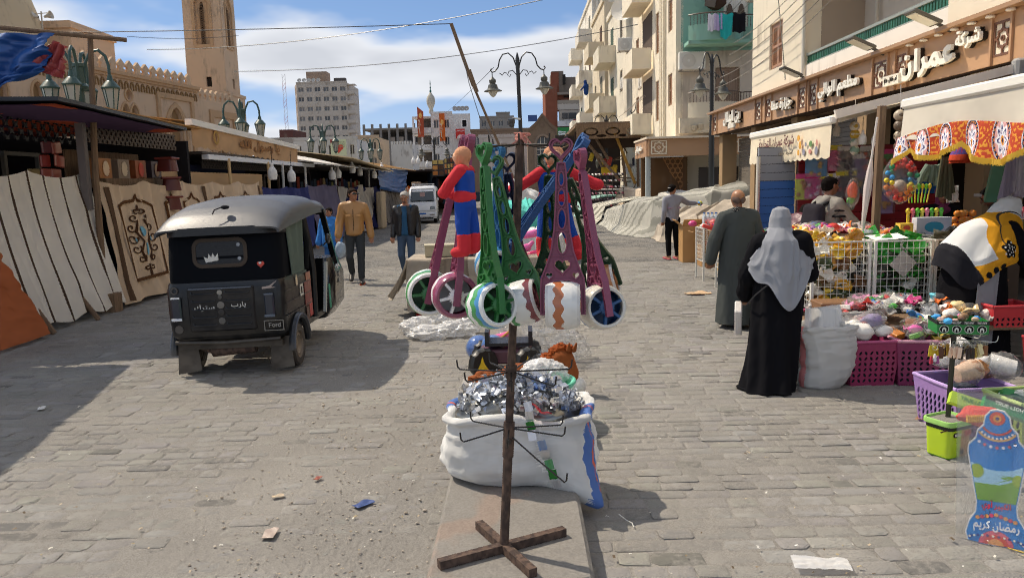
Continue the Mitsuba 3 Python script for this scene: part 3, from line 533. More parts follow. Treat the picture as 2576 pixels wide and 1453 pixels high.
with frame((6.4,0,0),**FXX):
 for q in (slab_with_holes(-21.6,-17.7,3.93,14,[(-20.16,-19.2,4.5,5.6),(-20.16,-19.2,7.7,8.9)],.35),slab_with_holes(-11.9,-1,3.93,14,[],.35)):
  part(b1,'wall',q,CREAM,'plaster',smooth=False)
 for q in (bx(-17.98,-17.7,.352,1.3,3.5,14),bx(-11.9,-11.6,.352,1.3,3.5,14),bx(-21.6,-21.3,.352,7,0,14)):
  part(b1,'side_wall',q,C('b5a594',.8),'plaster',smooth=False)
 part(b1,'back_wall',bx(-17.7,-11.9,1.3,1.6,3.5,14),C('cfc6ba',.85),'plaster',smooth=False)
 part(b1,'balcony_slab',[bx(-17.7,-11.9,.16,1.3,3.5,3.93),bx(-17.7,-11.9,0.005,.155,3.5,4.27),bx(-17.7,-11.9,-.1,1.3,6.7,6.95),bx(-17.7,-11.9,-.1,.05,6.95,7.3)],WHITE,'plaster',smooth=False)
 rl=part(b1,'railing',[bx(-17.7,-11.95,.03,.10,4.47,4.52),bx(-17.7,-11.95,.05,.08,4.29,4.31)],C('8d958f'),'satin',smooth=False)
 n=62
 for i in range(n):
  s=-17.68+i*5.7/n
  part(rl,'slat',bx(s,s+.055,.055,.075,4.275,4.47),C('2c6450')*R.uniform(.6,1.15),'satin',smooth=False)
 shutter(b1,-20.16,-19.2,4.5,5.6,C('a98267'),y=.05)
 shutter(b1,-20.16,-19.2,7.7,8.9,C('a98267'),y=.05)
 with frame((0,1.24,0)):
  shutter(b1,-14.9,-13.6,3.95,5.9,C('5d3a31'),name='balcony_door',y=-.0)
 part(b1,'drain_pipe',rod((-17.65,-.05,3.95),(-17.65,-.05,9),.045),C('cfcabd'),'satin')
 part(b1,'drain_pipe',rod((-16.9,1.2,3.95),(-16.9,1.2,9),.04),C('b8b2a6'),'satin')
 part(b1,'parapet',[slab_with_holes(-21.6,-17.7,3.5,3.93,[],.16),slab_with_holes(-11.9,-1,3.5,3.93,[],.16)],WHITE,'plaster',smooth=False)
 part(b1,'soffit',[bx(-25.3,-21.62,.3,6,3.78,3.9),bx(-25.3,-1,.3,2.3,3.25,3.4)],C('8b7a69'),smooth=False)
fa=thing('sign_band','long brown shop sign band with white raised lettering and star tracery boxes','shop sign')
FT,FB=3.86,3.22
with frame((6.4,0,0),**FXX):
 lat=[(-25.25,-24.75),(-20.75,-20.25),(-19.9,-19.45),(-17.6,-17.15),(-16.95,-16.5),(-13.95,-13.42),(-13.12,-12.75),(-10.5,-10.12)]
 panel=rect(-25.35,-3,FB,FT)
 for a,b in lat:
  panel=panel.difference(rect(a,b,FB+.10,FT-.10))
 part(fa,'panel',ext(panel,.10,at0=(0,-.14,0)),TAN,'satin',smooth=False)
 part(fa,'cornice',[bx(-25.4,-3,-.30,.02,FT+.003,FT+.06)],TAN*.8,'satin',smooth=False)
 part(fa,'end_panel',bx(-25.43,-25.36,-.14,.28,FB,FT),TAN*.9,'satin',smooth=False)
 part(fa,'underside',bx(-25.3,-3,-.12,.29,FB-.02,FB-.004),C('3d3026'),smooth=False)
 for a,b in lat:
  bxk=part(fa,'tracery_box',bx(a,b,-.125,-.005,FB+.10,FT-.10),C('e8ddc6'),'satin',smooth=False)
  put(bxk+'__tracery',ext(lattice_poly(a,b,FB+.10,FT-.10,.030),.02,at0=(0,-.146,0)),BROWN,'satin',smooth=False)
  for q in (bx(a-.04,a,-.175,-.142,FB,FT),bx(b,b+.04,-.175,-.142,FB,FT)):
   put(numbered(bxk+'__jamb'),q,TAN*.92,'satin',smooth=False)
 LET=C('f0ece0',.9)
 def sign_text(key,s0,s1,z0,z1,lab,y=-.26):
  k=part(fa,'lettering',ext(fit(words(key,1),s0,s1,z0,z1),.05,at0=(0,y,0)),LET,'satin',smooth=False,label=lab)
  put(k+'__backing',ext(fit(words(key,1),s0,s1,z0,z1),.058,at0=(0,y+.052,0)),C('2a241e'),smooth=False)
 sign_text('umran',-12.78,-11.25,3.29,3.74,'largest white raised letters on the band')
 sign_text('sharika',-11.2,-10.62,3.52,3.78,'small raised white word right of the largest letters')
 sign_text('waly',-16.2,-14.35,3.32,3.68,'white raised letters of the middle shop sign')
 sign_text('gazara',-19.15,-17.8,3.36,3.66,'white raised letters of the third shop sign')
 sign_text('bun',-23.6,-21.9,3.36,3.76,'white raised letters of the farthest shop sign')
 k=part(fa,'small_board',bx(-13.25,-12.72,-.30,-.24,3.28,3.44),C('ddd6c6'),'satin',smooth=False)
 put(k+'__lettering',ext(fit(words('toys',1),-13.2,-12.77,3.31,3.41),.004,at0=(0,-.306,0)),C('33302c'),smooth=False)
 k=part(fa,'small_board',bx(-22.9,-22.3,-.30,-.24,3.26,3.4),C('ddd6c6'),'satin',smooth=False)
 for i in range(8):
  part(fa,'downlight',xf(lathe([(.055,0),(.06,.012),(.05,.03)],14),(-12.6+i*.42,-.20,FT-.03)),C('f3efe4'),'satin')
for i,(Y,lab) in enumerate(((11.55,'flat floodlight on a short arm above the largest sign letters'),(13.6,'flat floodlight above the gap between two shop signs'),(17.0,'farther flat floodlight above the middle shop sign'))):
 t=thing('floodlight',lab,'floodlight','floodlights over the sign band')
 with frame((6.1,Y,FT+.06),ry=0.42):
  part(t,'housing',bx(-.5,-.05,-.16,.16,0,.05,.012),C('55524b'),'satin')
  part(t,'lens',bx(-.46,-.1,-.13,.13,-.012,-.002),C('d9d4c4'),'gloss',smooth=False)
  part(t,'arm',[beam((-.06,0,.03),(.3,0,.0),.04)],C('3f3d3a'),'satin',smooth=False)
gf=thing('shop_arcade','dark open shop fronts under the brown sign band with tan piers','shop front')
part(gf,'pier',bx(6.35,6.9,10.7,11.15,0,3.2),C('a98d6c',.8),'plaster',smooth=False)
for y in (14.6,18.2,21.4,24.8):
 part(gf,'pier',bx(6.45,6.9,y,y+.4,0,3.2),C('a98d6c',.8),'plaster',smooth=False)
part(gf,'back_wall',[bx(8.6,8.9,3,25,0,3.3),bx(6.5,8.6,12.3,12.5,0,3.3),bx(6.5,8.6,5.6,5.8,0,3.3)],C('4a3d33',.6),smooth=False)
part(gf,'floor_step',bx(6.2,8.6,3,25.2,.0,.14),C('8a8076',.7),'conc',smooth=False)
for y in (15.0,18.6,21.8):
 part(gf,'roller_shutter',[xf(bx(6.98,7.02,y,y+3,-.045,.045),(0,0,z),ry=0) for z in np.arange(.2,3.1,.1)],C('6d665e'),'satin',smooth=False)
def awning(name,lab,Xb,zb,y0,y1,zw,drop,col,scallop=True,bar=C('e9e6dc')):
 t=thing(name,lab,'awning')
 part(t,'fabric',sheet(lambda u,v:np.stack([6.2+(Xb-6.2)*u,y0+(y1-y0)*v,zw+(zb+.03-zw)*u+.02-.06*np.sin(PI*u)+.004*np.sin(v*60)],-1),16,40,.006),col,'cloth',smooth=40,var=.12)
 part(t,'front_bar',[bx(Xb-.05,Xb+.04,y0-.03,y1+.03,zb-.03,zb+.07,.02)],bar,'satin')
 n=120
 def val(u,v):
  d=drop*(1+(.06*np.abs(np.sin(u*PI*15)) if scallop else .02*np.sin(u*31)))
  return np.stack([Xb-.02-.03*v*np.sin(u*9)-.015*v,y0+(y1-y0)*u,zb-.02-d*v],-1)
 part(t,'valance',sheet(val,n,10,.004),col,'cloth',smooth=60,var=.15)
 return t
aw1=awning('shop_awning','cream retractable awning with printed Arabic lettering over the toy shop',3.98,2.52,9.95,13.35,3.1,.42,C('e0d4ba',.9))
for y in (9.95,13.2):
 part(aw1,'folding_arm',[beam((6.2,y+.05,3.0),(5.0,y+.5,2.75),.05),beam((5.0,y+.5,2.75),(4.05,y+.08,2.53),.05)],C('d8d4ca'),'satin',smooth=False)
part(aw1,'side_rail',beam((6.3,9.90,3.13),(3.98,9.90,2.6),.05,.11),C('e6ded2'),'satin',smooth=False)
part(aw1,'bracket',[bx(6.15,6.36,9.8,9.95,2.98,3.22,.03)],C('9a9a98'),'satin')
with frame((3.98,0,0),**FXX):
 def on_val(key,s0,s1,z0,z1,col,lab):
  part(aw1,'lettering',ext(fit(words(key,1),s0,s1,z0,z1),.004,at0=(0,-.075,0)),col,smooth=False,label=lab)
 on_val('awn1',-12.75,-11.15,2.26,2.45,C('6d4a48'),'large printed brown lettering')
 on_val('awn2',-12.7,-11.2,2.13,2.22,C('6f675c'),'small printed grey lettering')
 for i in range(9):
  c=C(R.choice(('c9584a','d9a24e','8f8f9c','c98f85','6f8f5f')))
  part(aw1,'printed_toy',ext(ell((-10.95+.2*(i%4)+R.uniform(-.04,.04),2.17+.1*(i//4)),R.uniform(.03,.06),R.uniform(.03,.06),0,9),.004,at0=(0,-.075,0)),c,smooth=False)
aw2=awning('shop_awning','soiled white canvas awning nearest the camera',4.1,2.55,5.3,8.35,3.05,.34,C('d9d2c2',.9),scallop=False)
part(aw2,'end_sheet',sheet(lambda u,v:np.stack([4.1+2.1*u,8.36+0*u+.02*np.sin(9*u),2.55+.5*u-v*(.30+.5*u*.4)],-1),16,8,.004),C('cfc6b4',.8),'cloth',var=.15)
rv=thing('printed_valance','red Ramadan print cloth valance with scalloped yellow fringe under the white awning','valance')
def sc(y):
 return .16+.13*np.abs(np.sin((y-5.3)*3.3))**.7+.03*np.sin(y*2.1)
VY=np.linspace(5.3,8.42,150)
def rvf(u,v):
 y=5.3+3.12*u
 ztop=2.26-.05*np.sin(u*PI*2.3)
 return np.stack([4.06-.04*np.sin(u*40)*v-.02,y,ztop-sc(y)*v],-1)
def rv_col(w):
 y,z=w[:,1],w[:,2]
 c=np.tile(C('b84a34'),(len(w),1))
 ph=(y*2.35)%1.0-.5
 zz=(z-2.10)*2.6
 d=np.sqrt((ph*1.7)**2+zz**2)
 ang=np.arctan2(zz,ph*1.7)
 def setc(m,h):
  c[m]=C(h)
 setc(d<.56,'d9dbe0');setc((d<.53)&(d>.44),'2d2b4a');setc((d<.50)&(d>.46)&(np.sin(ang*26)>0),'e08b3a')
 setc((d<.44),'dba7a6');setc((d<.36+.06*np.cos(ang*8)),'e9e6ea');setc((d<.26+.08*np.cos(ang*8)),'4c4f7c');setc(d<.20+.05*np.cos(ang*8),'e4e2ea');setc(d<.11,'d98a2b');setc(d<.05,'30305a')
 m=(d>.6)&(meshkit.noise(w*np.array([1,60,45]))>.6)
 setc(m,'d9963f')
 return c
part(rv,'cloth',sheet(rvf,300,40,.003),rv_col,'cloth',smooth=True)
def frf(u,v):
 y=5.3+3.12*u
 ztop=2.26-.05*np.sin(u*PI*2.3)-sc(y)
 return np.stack([4.06-.04*np.sin(u*40)-.03+.012*np.sin(u*900),y,ztop+.005-.05*v*(1+.2*np.sin(u*700))],-1)
part(rv,'fringe',sheet(frf,420,3,.003),C('e2c155'),'cloth',smooth=30)
b2=thing('apartment_building','cream apartment building with a turquoise balcony and laundry facing the side street','building')
GREEN=C('93bfae',.85)
with frame((0,32,0)):
 part(b2,'wall',slab_with_holes(6.42,14,3.5,6.9,[(8.0,9.0,4.3,6.25)],.35),C('d3c6b4',.85),'plaster',smooth=False)
 part(b2,'upper_wall',slab_with_holes(6.42,14,6.902,15,[(8.3,9.3,7.3,9.4),(8.0,8.9,10.4,12.4)],.35),GREEN,'plaster',smooth=False)
 part(b2,'ground_wall',[slab_with_holes(6.8,14,0,3.5,[(7.35,9.0,0,2.3)],.3)],C('cdbfa4',.8),'plaster',smooth=False)
 part(b2,'roller_shutter',bx(7.35,9.0,.12,.2,0,2.3),C('4f453d'),'satin',smooth=False)
 shutter(b2,8.02,8.98,4.3,6.25,C('8f7a68'),leaves=3,name='balcony_door',slats=False,y=.1)
 d=shutter(b2,8.3,9.3,7.3,9.4,C('d9d6cc'),leaves=2,name='balcony_door',slats=False,y=.1)
 for c in (8.57,9.03):
  put(numbered(d+'__oval_pane'),ext(ell((c,8.3),.13,.42),.02,at0=(0,.09,0)),C('4d4038'),'gloss',smooth=False)
 for lv,z,col in ((0,4.2,C('d9d0bb',.85)),(1,7.15,GREEN)):
  part(b2,'balcony',[sheet(lambda u,v:np.stack([6.75+2.75*u,-.15-1.05*np.sin(PI*np.clip(u*1.15+.08,0,1))**.45,z+.62*v],-1),30,4,.1),ext(rect(6.7,9.5,0,.14),.9,at0=(0,-1.0,z-.12))],col,'plaster',smooth=40)
  rail=part(b2,'railing',[tube([(6.75+2.75*u,-.2-1.03*math.sin(PI*min(u*1.15+.08,1))**.45 if u<.8 else -.6,z+1.0) for u in np.linspace(0,.999,20)],.025,6)],C('5a4a40'),'satin')
  for u in np.linspace(.02,.97,24):
   x,y=6.75+2.75*u,-.2-1.03*math.sin(PI*min(u*1.15+.08,.999))**.45
   put(numbered(rail+'__bar'),rod((x,y,z+.6),(x,y,z+1.0),.012,5),C('5a4a40'),'satin')
 sp=part(b2,'sign_panel',bx(6.35,9.6,-1.15,-.9,3.62,4.2),C('cfc6b2',.85),'plaster',smooth=False,label='weathered cream panel with raised lettering')
 put(sp+'__lettering',ext(fit(words('mohsen',1),7.4,8.9,3.8,4.05),.03,at0=(0,-1.19,0)),C('b9b09d'),smooth=False)
 for i,c in enumerate(((6.9,3.8),(7.15,3.85),(9.2,3.9))):
  put(numbered(sp+'__relief_cup'),xf(lathe([(.05,-.1),(.1,-.08),(.13,.1),(.1,.11)],14),(c[0],-1.16,c[1])),C('a69d8b'))
 part(b2,'damaged_patch',[ext(Polygon([(7.0,2.95),(7.1,3.45),(7.9,3.55),(8.05,3.3),(7.8,3.2),(7.75,3.0),(7.4,2.9)]),.02,at0=(0,-.03,0))],C('b48a5c'),smooth=False)
 part(b2,'corner_pier',[bx(6.40,6.60,-.05,.0,3.5,15)],CREAM,'plaster',smooth=False)
with frame((6.4,0,0),**FXX):
 holes=[]
 for z in (4.3,7.3,10.3,13.3):
  holes+=[(-33.6,-32.7,z+.6,z+1.9),(-36.6,-35.7,z+.2,z+2.0),(-42.6,-41.6,z+.5,z+1.9)]
 part(b2,'street_wall',slab_with_holes(-44,-32.0,3.4,16.5,holes,.3),CREAM,'plaster',smooth=False)
 for h in holes:
  shutter(b2,*h,C('9a7458'),y=.06,slats=False)
 for s in (-34.2,-34.6,-35.0):
  part(b2,'pilaster',bx(s,s+.16,-.14,-.002,3.4,16.5),CREAM*1.02,'plaster',smooth=False)
 for z in (4.0,7.0,10.0,13.0):
  part(b2,'street_balcony',[bx(-40.6,-37.2,-1.0,-.1,z,z+.15),bx(-40.6,-37.2,-1.0,-.88,z+.15,z+.95),bx(-40.6,-40.48,-.88,-.1,z+.15,z+.95),bx(-37.32,-37.2,-.88,-.1,z+.15,z+.95)],CREAM,'plaster',smooth=False)
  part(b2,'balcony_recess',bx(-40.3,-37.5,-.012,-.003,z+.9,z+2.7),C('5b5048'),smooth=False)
 part(b2,'broken_shopboard',bx(-33.6,-32.2,-.25,-.02,2.9,3.38),C('8a8478'),smooth=False)
f2=thing('sign_band','plain brown shop fascia below the turquoise balcony house','shop sign')
part(f2,'panel',[bx(4.95,9.6,29.9,30.05,2.72,3.38),bx(4.9,4.96,30.06,33,2.72,3.38)],TAN*.9,'satin',smooth=False)
part(f2,'cornice',bx(4.85,9.6,29.7,33,3.383,3.45),C('d8c9b4'),smooth=False)
with frame((0,29.9,0)):
 for a in (5.05,8.35):
  part(f2,'tracery',ext(lattice_poly(a,a+.6,2.8,3.32,.04),.03,at0=(0,-.04,0)),C('e0d4bd'),'satin',smooth=False)
with frame((4.9,0,0),**FXX):
 part(f2,'lettering',ext(fit(words('waly',1),-32.4,-30.8,2.85,3.2),.05,at0=(0,-.08,0)),LET,smooth=False)
g2=thing('shop_arcade','shaded tan shop front with hanging lamps below the plain brown fascia','shop front')
part(g2,'back_wall',[bx(4.95,6.5,31.6,31.7,0,2.72),bx(6.5,6.79,31.5,32.3,0,2.72)],C('7a5b3f',.7),'plaster',smooth=False)
part(g2,'column',rod((4.98,30.2,0),(4.98,30.2,2.72),.11,14),C('a5aaa8'),'satin')
with frame((0,31.0,0)):
 part(g2,'tracery_screen',ext(Polygon([(5.7,2.7),(6.5,2.7),(6.5,1.2),(6.3,1.7),(6.0,2.1)]).intersection(union_all([ngon((5.5+.2*i+.1*(j%2),1.1+.18*j),.12,6).difference(ngon((5.5+.2*i+.1*(j%2),1.1+.18*j),.085,6)) for i in range(6) for j in range(10)])),.03),C('8f6744'),smooth=False)
for i,(x,w,h,c,lab) in enumerate(((7.5,.28,.62,'d8d3dc','pale lilac shirt hung on the turquoise balcony rail'),(7.75,.3,.6,'b3a6c9','lavender shirt hung beside the pale one on the balcony rail'),(8.05,.55,.95,'2fa7a6','teal garment hung over the turquoise balcony rail'),(8.55,.5,.7,'1d1d22','black garment hung at the right end of the balcony rail'))):
 y=30.72
 obj('laundry',lab,'laundry',sheet(lambda u,v:np.stack([x+w*(u-.5)*(1-.25*v*(i==2)),y-.06-.03*np.sin(u*14+i)*v,8.05-h*v*(1-.25*np.abs(u-.4)*(i==2))+.03*np.sin(u*9)],-1),24,16,.01),C(c),'cloth',group='laundry on the turquoise balcony',var=.2)
def ac_unit(loc,rz,lab,k=1.0,back=True):
 t=thing('air_conditioner',lab,'air conditioner')
 with frame(loc,rz=rz,k=k):
  part(t,'casing',bx(-.42,.42,0,.30,0,.56,.02),C('e0dcd2',.9),'satin')
  part(t,'grille',[xf(lathe([(.2,0),(.215,.012),(.2,.02)],24),(-.12,-.005,.28),rx=PI/2)]+[xf(bx(-.2,.2,-.004,.004,-.005,.005),(-.12,-.02,.28),ry=a*PI/6) for a in range(6)],C('c9c4b8'),'satin')
  part(t,'fan',[xf(lathe([(.19,0),(.19,.006)],24),(-.12,.0,.28),rx=PI/2)],C('2b2a28'))
  part(t,'hub',xf(lathe([(.05,0),(.04,.02)],14),(-.12,-.012,.28),rx=PI/2),C('d9d5cb'),'satin')
  part(t,'bracket',[bx(-.36,-.32,-.04,.4,-.04,-.002),bx(.32,.36,-.04,.4,-.04,-.002),bx(-.45,.45,.0,.03,-.07,-.041)],C('8d8477'),smooth=False)
 return t
ac_unit((7.0,31.65,6.15),0,'white air conditioner under the turquoise balcony',1.25)
for i,(y,z,lab) in enumerate(((35.2,8.4,'air conditioner on the sunlit flank of the turquoise balcony house'),(41.2,6.6,'lower air conditioner on the flank of the turquoise balcony house'),(48.4,7.4,'air conditioner on the narrow cream house'),(60.5,9.6,'air conditioner on the pale house with the glazed bay'))):
 ac_unit((6.38,y,z),-PI/2,lab,1.2)
ac_unit((6.35,45.6,9.2),-.2,'small air conditioner high on the far cream building',1.3)
cg=thing('bird_cage','dark wrapped bundle hung on the turquoise wall above the balcony','bundle')
part(cg,'bundle',lump((7.9,31.7,8.75),(.4,.22,.36),5,.2),C('4a3a30'),'cloth')
part(cg,'board',xf(bx(-.2,.2,-.03,.03,-.02,.6),(7.6,31.4,8.5),ry=.2),C('6e655c'),smooth=False)
def house(name,lab,xw,y0,y1,h,col,floors,seed,cat='building',depth=9.0,front=True,wcol='6b5a4c'):
 """A house on the right of the street: its street wall at x = xw, its near wall at y = y0."""
 rr=random.Random(seed)
 t=thing(name,lab,cat)
 fh=h/floors
 L=y1-y0
 with frame((xw,0,0),**FXX):
  holes=[]
  nb=max(1,int(L/4))
  for f in range(1,floors):
   for b in range(nb):
    c=-y1+(b+.5)*L/nb
    if (b+seed)%2==0:
     holes.append((c-.55,c+.55,f*fh+.9,f*fh+2.2))
  part(t,'street_wall',slab_with_holes(-y1,-y0,0,h,holes,.3),col,'plaster',smooth=False)
  for hh in holes:
   window(t,*hh,C(wcol),y=.1)
  for f in range(1,floors):
   for b in range(nb):
    c=-y1+(b+.5)*L/nb
    if (b+seed)%2:
     z=f*fh
     w=L/nb*.42
     part(t,'balcony',[bx(c-w,c+w,-1.1,-.01,z-.1,z+.1),bx(c-w,c+w,-1.1,-1.0,z+.1,z+.95),bx(c-w,c-w+.1,-1.0,-.01,z+.1,z+.95),bx(c+w-.1,c+w,-1.0,-.01,z+.1,z+.95)],col*rr.uniform(.9,1.05),'plaster',smooth=False)
     part(t,'balcony_door',bx(c-.7,c+.7,-.02,-.003,z+.1,z+2.3),C(rr.choice(('5a4a40','6b6a60','4a5a50'))),smooth=False)
  part(t,'roof_edge',bx(-y1,-y0,-.12,.3,h+.003,h+.35),col*.95,'plaster',smooth=False)
 with frame((0,y0,0)):
  holes=[]
  for f in range(1,floors):
   for b in range(2):
    c=xw+1.6+b*3.0
    holes.append((c-.5,c+.5,f*fh+.8,f*fh+2.1))
  part(t,'near_wall',slab_with_holes(xw+.301,xw+depth,0,h,holes,.3),col*.95,'plaster',smooth=False)
  for hh in holes:
   window(t,*hh,C(wcol),y=.1)
  part(t,'roof',bx(xw+.301,xw+depth,.301,L,h-.3,h-.05),C('a59a88'),smooth=False)
 return t
house('apartment_building','narrow cream house with enclosed balconies left of the turquoise balcony house',6.35,46,55,12.6,C('e2d9c5',.9),4,3)
house('apartment_building','pale house with glazed bay and brown roof trim in the far row',6.2,56,65,14.2,C('dccfb6',.9),4,4)
house('apartment_building','tall white house at the far end of the cream row',6.3,66,80,16.8,C('e9e2d3',.9),5,5)
hh=thing('apartment_building','grey rendered house with bare flank standing above the far cream row','building')
part(hh,'wall',bx(8.2,16,52,62,0,15.2),C('a9a59d',.8),'plaster',smooth=False)
t=thing('satellite_dish','white satellite dish on the edge of the tall cream building','satellite dish')
with frame((6.1,44.3,11.2),rz=-.5,rx=1.2):
 part(t,'dish',lathe([(0.02,0),(.4,.05),(.75,.18),(.8,.22)],24,cap=False),C('d6d3cb'),'satin')
 part(t,'arm',rod((0,0,.02),(0,-.35,.6),.02,6),C('77736b'))
t=thing('person','person in a blue top leaning over a balcony rail high on the far cream row','person')
part(t,'body',fuse([hull([((5.0,57.5,8.2),.16),((5.0,57.5,8.7),.2)]),hull([((5.0,57.5,8.7),.1),((4.95,57.5,9.02),.12)]),hull([((4.9,57.4,8.7),.07),((4.6,57.3,8.4),.05)])],.08,4),C('24407a'),'cloth')
MT=C('d2b595',.90)
MT2=C('c4a17c',.88)
mq=thing('mosque','sand coloured stone mosque with a crenellated wall and carved arches','mosque')
P0,P1=np.array([-31.6,41.5]),np.array([-27.2,66.7])
LW=np.linalg.norm(P1-P0)
ROT=math.atan2(P1[1]-P0[1],P1[0]-P0[0])
def arch(c,w,h,n=14):
 """A pointed arch standing on z = c[1]."""
 pts=[(c[0]-w/2,c[1]),(c[0]+w/2,c[1])]
 r=w*.85
 hs=h-math.sqrt(r*r-(r-w/2)**2)
 for a in np.linspace(0,math.acos((r-w/2)/r),n):
  pts.append((c[0]+w/2-r+r*math.cos(a),c[1]+hs+r*math.sin(a)))
 for a in np.linspace(math.acos((r-w/2)/r),0,n)[1:]:
  pts.append((c[0]-w/2+r-r*math.cos(a),c[1]+hs+r*math.sin(a)))
 return Polygon(pts).buffer(0)
with frame((P0[0],P0[1],0),rz=ROT):
 ar=[(8.0,7.0,.8,1.9),(9.2,7.0,.8,1.9),(16.2,6.6,.7,1.7),(17.2,6.6,.7,1.7),(22.3,5.6,1.5,3.0),(4.0,7.0,.8,1.9),(5.2,7.0,.8,1.9)]
 wall=rect(0,LW,0,10.3)
 for a in ar:
  wall=wall.difference(arch(a[:2],a[2],a[3]))
 wall=wall.difference(ngon((16.7,9.0),.33,16))
 part(mq,'wall',ext(wall,.4),MT,'plaster',smooth=False)
 for a in ar:
  part(mq,'arched_window',[ext(arch(a[:2],a[2],a[3]),.05,at0=(0,.25,0))],C('8d6f4d'),smooth=False)
  o=arch((a[0],a[1]-.1),a[2]+.35,a[3]+.3)
  part(mq,'arch_moulding',ext(o.difference(arch(a[:2],a[2]+.06,a[3]+.03)),.10,at0=(0,-.10,0)),MT2,'plaster',smooth=False)
 part(mq,'round_window',[ext(ngon((16.7,9.0),.5,18).difference(ngon((16.7,9.0),.36,18)),.08,at0=(0,-.08,0)),ext(ngon((16.7,9.0),.33,16),.05,at0=(0,.25,0))],MT2,smooth=False)
 big=rect(19.9,24.8,4,9.6)
 part(mq,'portal_frame',[ext(big.difference(rect(20.3,24.4,4,9.2)),.16,at0=(0,-.16,0)),ext(arch((22.3,5.0),3.2,4.0).difference(arch((22.3,5.0),2.5,3.6)),.12,at0=(0,-.12,0))],MT2,'plaster',smooth=False)
 part(mq,'cornice',[bx(0,LW,-.35,.4,10.301,10.55),bx(0,LW,-.2,-.002,10.1,10.30)],MT2*1.05,'plaster',smooth=False)
 for i in range(int(LW/.62)):
  c=.4+i*.62
  part(mq,'niche',ext(arch((c,9.35),.42,.62).difference(arch((c,9.33),.24,.5)),.10,at0=(0,-.10,0)),C('9b7a52',.8),smooth=False)
 mer=Polygon([(-.34,0),(.34,0),(.34,.25),(.22,.25),(.22,.42),(.36,.42),(.36,.62),(.16,.8),(0,.95),(-.16,.8),(-.36,.62),(-.36,.42),(-.22,.42),(-.22,.25),(-.34,.25)])
 for i in range(int(LW/.92)):
  part(mq,'merlon',ext(mer,.22,at0=(.45+i*.92,-.1,10.552)),MT*R.uniform(.9,1.04),'plaster',smooth=False)
 part(mq,'roof',bx(0,LW,.401,12,10.0,10.3),MT,smooth=False)
 part(mq,'portal_block',[ext(rect(LW+.01,LW+6.5,0,9.7).difference(arch((LW+4.2,5.0),1.2,3.0)),1.0,at0=(0,.25,0))],MT*1.03,'plaster',smooth=False)
 part(mq,'portal_frame',ext(rect(LW+2.0,LW+6.3,4,8.9).difference(rect(LW+2.5,LW+5.8,4,8.3)),.14,at0=(0,.10,0)),MT2,'plaster',smooth=False)
 part(mq,'portal_arch',[ext(arch((LW+4.2,4.8),2.4,3.4).difference(arch((LW+4.2,4.8),1.7,2.9)),.1,at0=(0,.15,0)),ext(arch((LW+4.2,5.0),1.2,3.0),.05,at0=(0,.8,0))],C('8d6f4d'),smooth=False)
 for i in range(8):
  part(mq,'merlon',ext(mer,.22,at0=(LW+.5+i*.8,.3,9.70)),MT*R.uniform(.9,1.04),'plaster',smooth=False)
mn=thing('minaret','tall square sand coloured minaret rising behind the mosque wall','minaret')
def mface(w,w0):
 def hw(z):return w/2-.0085*(z-9)*w/3.6
 p=Polygon([(-hw(0),0),(hw(0),0),(hw(34),34),(-hw(34),34)])
 return p
for nm,fr,in (('front_face',frame((-28.8,73,0))),('side_face',frame((-27.0,74.8,0),rz=PI/2))):
 with fr:
  niche=Polygon([(-.65,15.2),(.65,15.2),(.65,18.9),(0,19.8),(-.65,18.9)])
  p=mface(3.6,0).difference(niche.buffer(.0)).difference(rect(-.02,.5,11.4,12.3))
  part(mn,nm,ext(p,.3 if nm=='side_face' else .3),MT,'plaster',smooth=False)
  part(mn,'niche_frame',ext(niche.buffer(.28).difference(niche),.08,at0=(0,-.08,0)),MT2,'plaster',smooth=False)
  part(mn,'niche',ext(niche.difference(arch((0,15.4),.32,3.6)),.08,at0=(0,.14,0)),MT2*.95,'plaster',smooth=False)
  part(mn,'slit_window',ext(arch((0,14.9),.36,3.9),.05,at0=(0,.24,0)),C('3c2f24'),smooth=False)
  part(mn,'slit_window',ext(rect(-.02,.5,11.4,12.3),.05,at0=(0,.24,0)),C('2c231c'),smooth=False)
  tr=arch((0,13.0),.36,5.6)
  lt=union_all([LineString([(-.3,13+.2*i),(.3,13.4+.2*i)]).buffer(.025) for i in range(-2,26)]+[LineString([(.3,13+.2*i),(-.3,13.4+.2*i)]).buffer(.025) for i in range(-2,26)]).intersection(tr)
  part(mn,'tracery',ext(lt.union(tr.difference(tr.buffer(-.04))),.05,at0=(0,.02,0)),C('6d5640'),smooth=False)
part(mn,'core',bx(-30.2,-27.4,73.4,76.2,0,34),MT,smooth=False)
part(mn,'base',[bx(-30.9,-26.7,72.7,76.9,0,10.6),bx(-31.0,-26.6,72.6,77.0,10.601,10.9)],MT,'plaster',smooth=False)
rb=thing('roof_house','square stone roof house with small windows behind the mosque crenellations','building')
with frame((-33.4,59.45,0),rz=PI/2):
 hs=[(1.6+i*1.1,2.1+i*1.1,11.2,12.5) for i in range(4)]
 part(rb,'wall',[slab_with_holes(0,6.3,10,14.2,hs,.3)],MT*1.05,'plaster',smooth=False)
 for h in hs:
  part(rb,'window',bx(h[0],h[1],.2,.25,h[2],h[3]),C('4a3a2c'),smooth=False)
part(rb,'front_wall',bx(-36.6,-33.71,59.45,65.7,10,14.2),MT*1.05,'plaster',smooth=False)
part(rb,'cornice',[bx(-36.75,-33.25,59.3,65.9,14.201,14.45),bx(-36.6,-33.4,59.45,65.75,14.452,14.75)],MT*1.08,'plaster',smooth=False)
dm=thing('dome','pale mosque dome cut by the upper left corner of the picture','dome')
